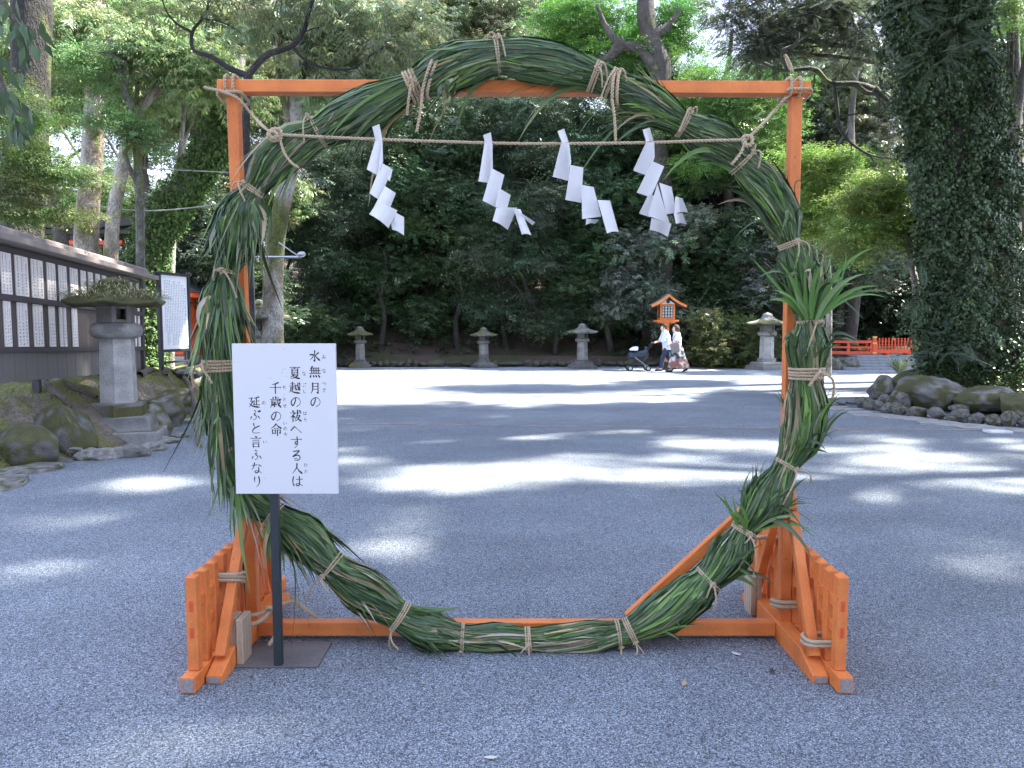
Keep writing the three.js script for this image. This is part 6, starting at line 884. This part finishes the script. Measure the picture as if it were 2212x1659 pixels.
tree('maple_tree', 'yellow green sunlit maple spray against the ivy trunk', 'tree', { d: 17.5, trunk: [V(at(1985, 800, 18).x, 0.3, -18), at(1975, 600, 18), at(1930, 470, 17.5)], tr: [0.1, 0.08, 0.05], blobs: [[1890, 430, 55, 30, 16], [1910, 480, 60, 26, 14], [1870, 530, 50, 35, 14], [1920, 390, 40, 20, 8]], kind: 'fine', col: LIME, size: 0.95, per: 32, padR: 0.6, flat: 0.15, seed: 61 });
tree('cypress_tree', 'dark drooping tree whose boughs hang above the frame corner', 'tree', { d: 21, trunk: [V(at(2110, 800, 22).x, 0, -22), at(2080, 300, 22), at(2030, 20, 21.5), at(1850, -60, 21)], tr: [0.4, 0.34, 0.26, 0.12], bark: [DARK, [0.12, 0.105, 0.085], 0.3], blobs: [[1700, 20, 110, 45, 20], [1640, 80, 60, 40, 12], [1790, 50, 80, 50, 16], [1600, 20, 70, 40, 12], [1680, 110, 50, 30, 8], [1850, 100, 60, 60, 12]], kind: 'pinnate', col: [0.085, 0.105, 0.06], size: 0.85, per: 46, padR: 0.6, flat: 0.5, seed: 62 });
// twisted bare boughs between frame corner and ivy trunk
{ const D = 18.5, tone = barkTone([0.055, 0.052, 0.042], [0.10, 0.095, 0.075], 0.3, 4), L = (q, r0, r1) => limb(q.map(([x, y, e = 0]) => at(x, y, D + e)), [r0, (r0 + r1) / 2, r1], tone, { step: 0.12, k: 7, rough: 0.35 }), b = at(2110, 800, 20), t = thing('twisted_tree', 'twisted leafless boughs between the frame corner and the ivy trunk', 'tree', V(b.x, 0.2, b.z)); b.y = 0.2;
  wpart('trunk', merge([limb([b, at(2080, 400, 20), at(2010, 260, 19.5), at(1930, 215, 19)], [0.3, 0.25, 0.16, 0.11], tone, { step: 0.3 }), L([[1930, 215, 0.5], [1850, 182], [1790, 178], [1760, 150], [1690, 152], [1650, 135]], 0.085, 0.03), L([[1850, 182], [1870, 200], [1895, 205], [1900, 240]], 0.07, 0.02), L([[1800, 178], [1808, 230], [1815, 280], [1840, 310], [1880, 335], [1925, 342]], 0.06, 0.02), L([[1815, 250], [1850, 245], [1870, 225]], 0.03, 0.01), L([[1700, 150], [1690, 110], [1720, 95], [1725, 70]], 0.05, 0.03), L([[1790, 178], [1830, 140], [1850, 90], [1848, 50]], 0.025, 0.012), L([[1760, 160], [1755, 200], [1740, 235]], 0.02, 0.008), L([[1690, 152], [1660, 165], [1640, 190]], 0.02, 0.006), L([[1840, 310], [1835, 340], [1815, 360]], 0.015, 0.005), L([[1870, 200], [1850, 225], [1860, 250], [1840, 265]], 0.02, 0.006), L([[1720, 95], [1750, 70], [1760, 40]], 0.02, 0.008), L([[1880, 335], [1895, 360], [1930, 375]], 0.014, 0.005), L([[1890, 190], [1925, 225], [1960, 270]], 0.06, 0.02)]), M.bark, t); }

tree('slender_tree', 'slender grey trunk with one side bough at the picture edge beyond the ivy', 'tree', { d: 20, trunk: [V(at(2200, 800, 20).x, 0, -20), at(2198, 500, 20), at(2196, 300, 20), at(2192, 160, 20), at(2188, -60, 20)], tr: [0.16, 0.15, 0.14, 0.13, 0.1], bark: [[0.10, 0.095, 0.08], [0.2, 0.19, 0.16], 0.35], blobs: [[2150, 40, 50, 40, 8]], kind: 'fine', col: [0.16, 0.28, 0.07], size: 0.9, per: 34, padR: 0.5, flat: 0.2, seed: 64, extra: [[[2192, 165], [2160, 130], [2120, 95], [2090, 90]]], extraD: 20 });
// ------------------------------------------------------------------ the ivy covered trunk
{
  const d = 16.2, b = V(at(2118, 800, d).x, 0.45, -d), P = [b, at(2100, 600, d), at(2066, 350, d), at(2036, 100, d), at(2020, -160, d), at(2010, -420, d)], t = thing('ivy_tree', 'huge tree trunk wrapped in dark ivy beside the rock planter', 'tree', b), tw = [], r = rng(31), cv = curveOf(P);
  wpart('trunk', limb(P, [0.95, 0.78, 0.72, 0.66, 0.6, 0.4], barkTone([0.06, 0.052, 0.042], [0.10, 0.09, 0.07], 0.35, 3), { step: 0.3, k: 18, rough: 0.2 }), M.bark, t);
  for (let i = 0; i < 15000; i++) { const f = Math.pow(r(), 0.95) * 0.86, p = cv.getPointAt(f), a = r() * 6.2832, lump = fbm(Math.cos(a) * 2.2 + 3, p.y * 1.1, Math.sin(a) * 2.2, 4), R = lerp(1.0, 0.76, clamp(f * 2.2)) + Math.max(0, lump - 0.44) * 2.2 * r() + (r() - 0.5) * 0.16, out = V(Math.cos(a), 0, Math.sin(a)); if (lump < 0.40 && r() < 0.6) continue; p.addScaledVector(out, R); const k = 0.6 + r() * 0.8; tw.push({ p, d: out.clone().multiplyScalar(0.5).add(V((r() - 0.5) * 1.2, -0.35 - r() * 0.5, (r() - 0.5) * 1.2)).normalize(), roll: (r() - 0.5), s: 0.6 + r() * 0.4, c: r() < 0.012 ? [0.16 * k, 0.19 * k, 0.05] : [0.058 * k, 0.098 * k, 0.038 * k] }); }
  // skirt of ivy over the mound and the stones
  for (let i = 0; i < 4200; i++) { const a = r() * 6.2832, q = 0.9 + r() * 2.0, x = b.x + 0.3 + Math.cos(a) * q * 1.15, z = b.z + Math.sin(a) * q * 0.9; if (fbm(x * 1.2, z * 1.2, 12, 3) < 0.44 || planterY(x, z) < 0.2 || CX - x / z * FOCAL < 1990) continue; const k = 0.7 + r() * 0.7; tw.push({ p: V(x, planterY(x, z) + 0.03 + r() * 0.10 + Math.max(0, 1.9 - q) * 0.5 * r(), z), d: V(r() - 0.5, 0.3, r() - 0.5).normalize(), roll: r() - 0.5, s: 0.6 + r() * 0.3, c: r() < 0.05 ? [0.12 * k, 0.15 * k, 0.05] : [0.05 * k, 0.09 * k, 0.03 * k] }); }
  crownMesh(tw, 'ivy', M.gloss, t, 'ivy', 1);
  // fern like sprays that hang out of the ivy high up
  const tw2 = []; for (const [x, y, n] of [[2060, 70, 34], [2020, 130, 30], [2100, 110, 34], [1960, 20, 26], [2080, 30, 30], [1985, 560, 10], [1995, 640, 10], [2140, 640, 16], [2035, 765, 22], [2060, 740, 22]]) padTwigs(tw2, r, at(x, y, d - 1.1), 0.5, 0.45, n, 1.0, y > 500 && y < 650 && x < 1980 ? [0.17, 0.26, 0.06] : [0.085, 0.13, 0.075]); crownMesh(tw2, 'pinnate', M.leaf, t, 'sprays', 0);
}
// ------------------------------------------------------------------ trees on the bank side
const bankBase = (px, d) => { const p = at(px, 780, d); return V(p.x, bankY(p.x, p.z) - 0.15, p.z); };
tree('broadleaf_tree', 'massive dark trunk at the picture edge behind the donor board', 'tree', { d: 12.2, trunk: [bankBase(28, 12.2), at(45, 480, 12.2), at(60, 300, 12.2), at(68, 100, 12.2), at(70, -150, 12.2), at(90, -500, 12.2)], tr: [0.38, 0.33, 0.30, 0.28, 0.26, 0.2], bark: [[0.035, 0.032, 0.027], [0.10, 0.095, 0.085], 0.22], blobs: [[30, 300, 45, 40, 7, 10.5], [75, 380, 70, 40, 9, 11], [20, 430, 50, 50, 9, 10.6], [110, 455, 80, 26, 8, 11.4], [20, 220, 30, 40, 5, 10]], kind: 'fine', col: [0.20, 0.28, 0.09], size: 0.58, per: 52, padR: 0.5, flat: 0.16, seed: 70, limbs: false });
tree('broadleaf_tree', 'pale straight trunk rising behind the middle of the donor board', 'tree', { d: 16.5, trunk: [bankBase(178, 16.5), at(188, 480, 16.5), at(200, 330, 16.5), at(205, 180, 16.5), at(205, 20, 16.5), at(210, -250, 16.5)], tr: [0.26, 0.24, 0.22, 0.2, 0.18, 0.14], bark: [[0.30, 0.25, 0.19], PALE, 0.36], blobs: [[180, 90, 90, 60, 24], [290, 60, 90, 60, 22, 18], [150, 200, 70, 50, 16, 18], [260, 190, 70, 50, 14, 18], [330, 150, 60, 50, 12, 19]], kind: 'lance', col: [0.264, 0.346, 0.154], size: 0.71, per: 52, padR: 0.62, flat: 0.45, seed: 71 });
tree('broadleaf_tree', 'pale slender forked trunk leaning behind the donor board', 'tree', { d: 15.6, trunk: [bankBase(238, 15.6), at(245, 470, 15.6), at(268, 350, 15.6), at(288, 262, 15.6), at(330, 205, 15.6), at(390, 160, 15.6)], tr: [0.15, 0.14, 0.13, 0.11, 0.09, 0.06], bark: [[0.30, 0.26, 0.20], [0.5, 0.47, 0.42], 0.36], blobs: [[400, 120, 80, 50, 18], [440, 170, 50, 30, 8], [300, 110, 60, 50, 12]], kind: 'lance', col: [0.247, 0.338, 0.144], size: 0.68, per: 49, padR: 0.55, flat: 0.45, seed: 72 });
tree('broadleaf_tree', 'thin grey trunk with a side bough beside the slender forked one', 'tree', { d: 14.8, trunk: [bankBase(300, 14.8), at(303, 460, 14.8), at(296, 330, 14.8), at(282, 240, 14.8), at(262, 170, 14.8), at(235, 80, 14.8)], tr: [0.09, 0.085, 0.08, 0.075, 0.06, 0.04], bark: [[0.16, 0.16, 0.13], [0.26, 0.26, 0.22], 0.42], blobs: [[220, 150, 60, 40, 12], [310, 300, 40, 22, 5], [240, 260, 50, 24, 6]], kind: 'fine', col: [0.181, 0.309, 0.114], size: 0.61, per: 46, padR: 0.45, flat: 0.4, seed: 73 });
{ // leaning ivy trunk
  const d = 17.5, P = [bankBase(300, d), at(318, 545, d), at(352, 470, d), at(405, 390, d), at(460, 315, d), at(500, 230, d), at(520, 120, d)], b = P[0].clone(), t = thing('leaning_tree', 'leaning trunk thickly wrapped in bright ivy behind the notice board', 'tree', b), cv = curveOf(P), tw = [], r = rng(33);
  wpart('trunk', limb(P, [0.36, 0.33, 0.32, 0.30, 0.27, 0.2, 0.12], barkTone([0.28, 0.26, 0.22], PALE, 0.35, 9), { step: 0.25, k: 14 }), M.bark, t);
  for (let i = 0; i < 3400; i++) { const f = r() * 0.95, p = cv.getPointAt(f), T = cv.getTangentAt(f), a = r() * 6.2832, n = V(0, 0, 1).cross(T).normalize(), bb = T.clone().cross(n), out = n.multiplyScalar(Math.cos(a)).addScaledVector(bb, Math.sin(a)); if (Math.cos(a) > 0.55 && f > 0.3 && r() < 0.75) continue; p.addScaledVector(out, lerp(0.40, 0.24, f) + r() * 0.14); const k = 0.7 + r() * 0.6; tw.push({ p, d: out.clone().add(V((r() - 0.5), -0.5, (r() - 0.5))).normalize(), roll: r() - 0.5, s: 0.85 + r() * 0.35, c: [0.13 * k, 0.23 * k, 0.06 * k] }); }
  crownMesh(tw, 'ivy', M.leaf, t, 'ivy', 2); const tw2 = []; for (const [x, y] of [[500, 235], [540, 200], [480, 170]]) padTwigs(tw2, r, at(x, y, d), 0.8, 0.5, 90, 0.7, [0.13, 0.18, 0.06]); crownMesh(tw2, 'lance', M.leaf, t, 'crown', 1);
}
tree('broadleaf_tree', 'thin mossy trunk just above the notice board', 'tree', { d: 19, trunk: [bankBase(366, 19), at(370, 560, 19), at(378, 430, 19), at(395, 300, 19), at(400, 150, 19)], tr: [0.11, 0.1, 0.1, 0.08, 0.05], bark: [[0.26, 0.24, 0.19], [0.40, 0.38, 0.32], 0.42], blobs: [[410, 110, 90, 60, 18], [480, 70, 90, 50, 16]], kind: 'lance', col: OLIVE, size: 0.78, per: 52, padR: 0.7, flat: 0.45, seed: 75 });
tree('broadleaf_tree', 'stout pale mossy trunk behind the ring beside the lamp pole', 'tree', { d: 15.2, trunk: [V(at(588, 770, 15.2).x, -0.1, -15.2), at(590, 640, 15.2), at(596, 520, 15.2), at(614, 420, 15.2), at(634, 320, 15.2), at(638, 210, 15.2), at(660, 60, 15.2), at(690, -200, 15.2)], tr: [0.24, 0.20, 0.185, 0.17, 0.16, 0.155, 0.14, 0.1], bark: [[0.28, 0.24, 0.17], [0.52, 0.50, 0.44], 0.44], blobs: [[720, 50, 110, 50, 24], [620, 40, 70, 40, 10], [800, 110, 80, 50, 16], [700, 170, 60, 34, 8], [860, 40, 70, 40, 12]], kind: 'lance', col: [0.272, 0.338, 0.176], size: 0.68, per: 52, padR: 0.6, flat: 0.45, seed: 76 });
{ // dark spreading boughs just above the beam
  const D = 10.5, tone = barkTone([0.045, 0.042, 0.038], [0.08, 0.075, 0.065], 0.25, 6), L = (q, r0, r1) => limb(q.map(([x, y]) => at(x, y, D)), [r0, (r0 + r1) / 2, r1], tone, { step: 0.08, k: 7, rough: 0.25 }), b = V(at(540, 800, D).x, 0, -D), t = thing('dark_bough_tree', 'slim tree with black spreading boughs above the beam end', 'tree', b), tw = [], r = rng(35);
  wpart('trunk', merge([limb([b, at(536, 600, D), at(530, 350, D), at(535, 164, D)], [0.09, 0.075, 0.06, 0.05], tone, { step: 0.2 }), L([[535, 164], [500, 150], [455, 122], [418, 108], [415, 70], [438, 40]], 0.045, 0.02), L([[415, 70], [380, 50], [360, 25], [345, -20]], 0.02, 0.01), L([[438, 40], [450, 10], [440, -40]], 0.02, 0.008), L([[535, 164], [575, 120], [630, 100], [655, 70], [672, 10], [700, -50]], 0.045, 0.025), L([[630, 100], [660, 130], [720, 150], [770, 145], [800, 120], [830, 100]], 0.022, 0.008), L([[660, 130], [700, 165], [730, 180]], 0.012, 0.006), L([[438, 40], [480, 48], [520, 70]], 0.012, 0.005), L([[655, 70], [690, 60], [710, 90]], 0.010, 0.005), L([[770, 145], [790, 170], [830, 185]], 0.008, 0.004)]), M.bark, t);
  for (const [x, y] of [[350, 10], [440, 0], [700, -20], [830, 110], [760, 30], [600, 20], [520, 30], [820, 180]]) padTwigs(tw, r, at(x, y, D), 0.5, 0.4, 30, 0.6, [0.14, 0.17, 0.07]); crownMesh(tw, 'lance', M.leaf, t, 'crown', 2);
}
{ // hanging bough of big glossy leaves close by, at the picture edge
  const D = 5.2, b = V(-4.6, 0, -4.4), t = thing('broadleaf_tree', 'near tree whose big glossy leaves hang in at the top corner', 'tree', b), r = rng(36), tw = [], tone = barkTone(GREY, PALE, 0.35, 2); t.position.copy(b);
  wpart('trunk', merge([limb([b, V(-4.6, 2, -4.4), V(-4.55, 4, -4.5), V(-4.3, 6.5, -4.6)], [0.2, 0.17, 0.14, 0.1], tone, { step: 0.2 }), limb([V(-4.55, 4, -4.5), at(-40, -60, D), at(20, 30, D), at(60, 70, D)], [0.06, 0.04, 0.025, 0.01], tone, { step: 0.1, k: 6 }), limb([V(-4.55, 3.4, -4.5), at(-40, 120, D), at(10, 200, D), at(40, 250, D)], [0.05, 0.03, 0.02, 0.008], tone, { step: 0.1, k: 6 })]), M.bark, t);
  const leaves = { pos: [], col: [], idx: [] }; for (const [x, y, n] of [[5, 20, 10], [55, 75, 14], [30, 130, 8], [15, 215, 14], [45, 260, 12], [5, 290, 10], [75, 65, 6]]) for (let i = 0; i < n; i++) { const p = at(x + (r() - 0.5) * 60, y + (r() - 0.5) * 60, D + (r() - 0.5) * 0.4), k = 0.7 + r() * 0.6; leafInto(leaves, p, V(r() - 0.4, -0.9 - r() * 0.5, (r() - 0.5) * 1.2).normalize(), V(r() - 0.5, 0.4, 1).normalize(), 0.10 + r() * 0.05, 0.042 + r() * 0.015, [0.06 * k, 0.11 * k, 0.045 * k], 0.2); } wpart('leaves', stripGeo(leaves), M.gloss, t, 'stuff');
}
// filler trees behind the bank side
[['a yellow green tree far behind the pale straight trunk', 24, 130, [[120, 130, 110, 100], [60, 40, 90, 70], [200, 60, 90, 70]], [0.24, 0.29, 0.10], 'lance'], ['a light green tree behind the forked trunk', 26, 330, [[320, 220, 110, 80], [380, 60, 110, 80], [500, 60, 90, 80], [440, 230, 90, 60]], [0.22, 0.26, 0.11], 'lance'], ['a mid green tree between the leaning trunk and the ring', 28, 520, [[520, 260, 90, 90], [560, 400, 80, 90], [480, 420, 90, 70], [620, 120, 90, 90]], [0.17, 0.21, 0.09], 'lance'], ['a shaded tree behind the notice board', 25, 450, [[440, 480, 90, 70], [520, 540, 90, 80], [420, 570, 90, 60], [540, 640, 70, 60]], [0.05, 0.085, 0.04], 'broad'], ['a fresh green tree behind the gateway', 30, 230, [[230, 420, 110, 70], [330, 480, 80, 70], [120, 470, 100, 70], [40, 440, 80, 90], [230, 540, 110, 60]], [0.15, 0.25, 0.07], 'fine'], ['a dark tree low behind the gateway', 33, 120, [[120, 610, 140, 60], [300, 620, 110, 60], [30, 560, 80, 70]], [0.045, 0.075, 0.035], 'broad']].forEach(([lab, d, px, blobs, col, kind], i) => tall(lab.replace(/^a /, 'leafy crown of a '), px, d, blobs, col, kind, 1.3, 80 + i, { padR: 0.9, per: 80 }));

// ------------------------------------------------------------------ far wood and undergrowth that read as one mass
{
  const g = new THREE.Group(); g.position.set(0, 0, 0); const r = rng(90), tw = []; for (let i = 0; i < 520; i++) { const px = -250 + r() * 2750, d = 46 + r() * 16, top = px > 1420 && px < 1640 ? 190 + r() * 420 : -60 + r() * 640; const c = at(px, top, d); padTwigs(tw, r, c, 1.7 * (0.6 + r() * 0.7), 0.5, 60, 1.7, r() < 0.5 ? [0.10, 0.15, 0.06] : [0.07, 0.115, 0.05]); }
  const im = crownMesh(tw, 'broad', M.leaf, scene, numbered('forest'), 0); tag(im, 'distant wood closing the view behind all the trees', 'wood', null, 'stuff');
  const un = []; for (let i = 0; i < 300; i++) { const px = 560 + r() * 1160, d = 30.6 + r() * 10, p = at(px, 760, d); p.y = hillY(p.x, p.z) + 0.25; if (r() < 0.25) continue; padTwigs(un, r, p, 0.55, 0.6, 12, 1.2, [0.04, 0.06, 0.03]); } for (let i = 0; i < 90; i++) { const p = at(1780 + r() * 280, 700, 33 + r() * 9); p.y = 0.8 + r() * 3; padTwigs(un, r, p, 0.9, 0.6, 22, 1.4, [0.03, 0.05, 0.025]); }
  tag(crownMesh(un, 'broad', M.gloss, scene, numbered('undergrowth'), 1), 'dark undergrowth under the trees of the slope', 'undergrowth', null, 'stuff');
}
// ------------------------------------------------------------------ trees outside the picture whose crowns shade the gravel, with the gaps that let the sun through
{
  const patches = [ // sunlit patches on the gravel as seen: centre, half size
    [870, 1180, 110, 26], [830, 1128, 60, 16], [1000, 1030, 200, 34], [1250, 1000, 170, 20], [1450, 1020, 190, 30], [1550, 960, 130, 14], [1150, 945, 60, 8], [950, 950, 50, 8], [60, 1128, 110, 12], [90, 1225, 130, 18], [300, 1045, 130, 20], [330, 1620, 300, 70], [560, 1640, 160, 40], [1950, 990, 160, 26], [2100, 1040, 140, 20], [1850, 1050, 90, 16], [2180, 960, 60, 14], [750, 985, 40, 20], [1320, 930, 80, 6], [1900, 945, 60, 8]].map(([x, y, a, b]) => { const c = gnd(x, y), e = gnd(x + a, y), f = gnd(x, y - b), h = gnd(x, y + b); return [c.x, (f.z + h.z) / 2, Math.abs(e.x - c.x) + 0.25, Math.abs(f.z - h.z) / 2 + 0.26]; });
  const sx = SUN.x / SUN.y, sz = SUN.z / SUN.y;
  const open = (p, r) => { const gx = p.x - p.y * sx, gz = p.z - p.y * sz; for (const [x, z, a, b] of patches) { const q = ((gx - x) / a) ** 2 + ((gz - z) / b) ** 2; if (q < 1.1) return r() < 0.985; } return gz < -16.5 && gx > -5.5; };
  const Y = [['tree outside the picture whose crown shades the near gravel', V(12.5, 0, -4), V(6, 11, -6.5), V(4.6, 1.5, 3.6), 80], ['tree outside the picture whose crown shades the ring', V(13, 0, -9.5), V(10.5, 11.6, -10), V(4.8, 1.5, 4), 81], ['tree outside the picture whose crown shades the court behind the ring', V(15, 0, -14), V(5, 11, -13.5), V(5, 1.5, 3.6), 82], ['tree behind the camera whose crown shades the foreground', V(9, 0, 4), V(10, 11, -2.5), V(5, 1.5, 3.4), 83], ['tree outside the picture whose crown shades the planter', V(17, 0, -13), V(14, 12, -14), V(4.2, 1.5, 2.8), 84], ['tree behind the camera whose crown shades the bank', V(-6, 0, 3), V(1.5, 11, -8.5), V(3.6, 1.4, 4), 85]];
  Y.forEach(([lab, b, c, R, seed]) => { const r = rng(seed), t = thing('shade_tree', lab, 'tree', b), tone = barkTone([0.12, 0.11, 0.09], [0.22, 0.2, 0.17], 0.3, seed), top = V(lerp(b.x, c.x, 0.6), c.y - 1.5, lerp(b.z, c.z, 0.6)), gs = [limb([b, V(b.x, 4, b.z), V(lerp(b.x, c.x, 0.3), 7.5, lerp(b.z, c.z, 0.3)), top], [0.4, 0.34, 0.28, 0.16], tone, { step: 0.4 })], pads = ellipsoidPads(r, c, R, 105), tw = []; for (const p of pads) { if (!open(p, () => 0.5)) gs.push(limb([top, top.clone().lerp(p, 0.5).add(V(0, 0.3, 0)), p], [0.06, 0.035, 0.012], tone, { step: 0.6, k: 5 })); padTwigs(tw, r, p, 1.15, 0.4, 46, 1.25, [0.10, 0.15, 0.05], open); } wpart('trunk', merge(gs), M.bark, t); crownMesh(tw, 'broad', M.leaf, t, 'crown', seed); });
}
// unseen trees added behind the camera to cut the light on front faces
{
  const lab = ['straight behind the camera', 'behind the camera towards the bank', 'behind the camera towards the planter', 'behind the camera at the far bank side', 'behind the camera at the far planter side'];
  [[1, 10], [-7, 9], [9, 10.5], [-15, 7], [17, 8]].forEach(([x, z], i) => { const r = rng(600 + i), b = V(x, 0, z), t = thing('added_screen_tree', 'broad unseen tree added to cut front light, ' + lab[i], 'tree', b, 'unseen trees added behind the camera'), tone = barkTone([0.12, 0.11, 0.09], [0.22, 0.2, 0.17], 0.3, i), top = V(x + 0.4, 8.5, z), tw = []; for (const p of ellipsoidPads(r, V(x, 7.2, z), V(4.6, 5.0, 2.6), 90)) padTwigs(tw, r, p, 1.2, 0.5, 40, 1.3, [0.07, 0.12, 0.04]); wpart('trunk', limb([b, V(x, 4, z), top], [0.4, 0.32, 0.14], tone, { step: 0.5 }), M.bark, t); crownMesh(tw, 'broad', M.leaf, t, 'crown', i); });
}
renderer.render(scene, camera);
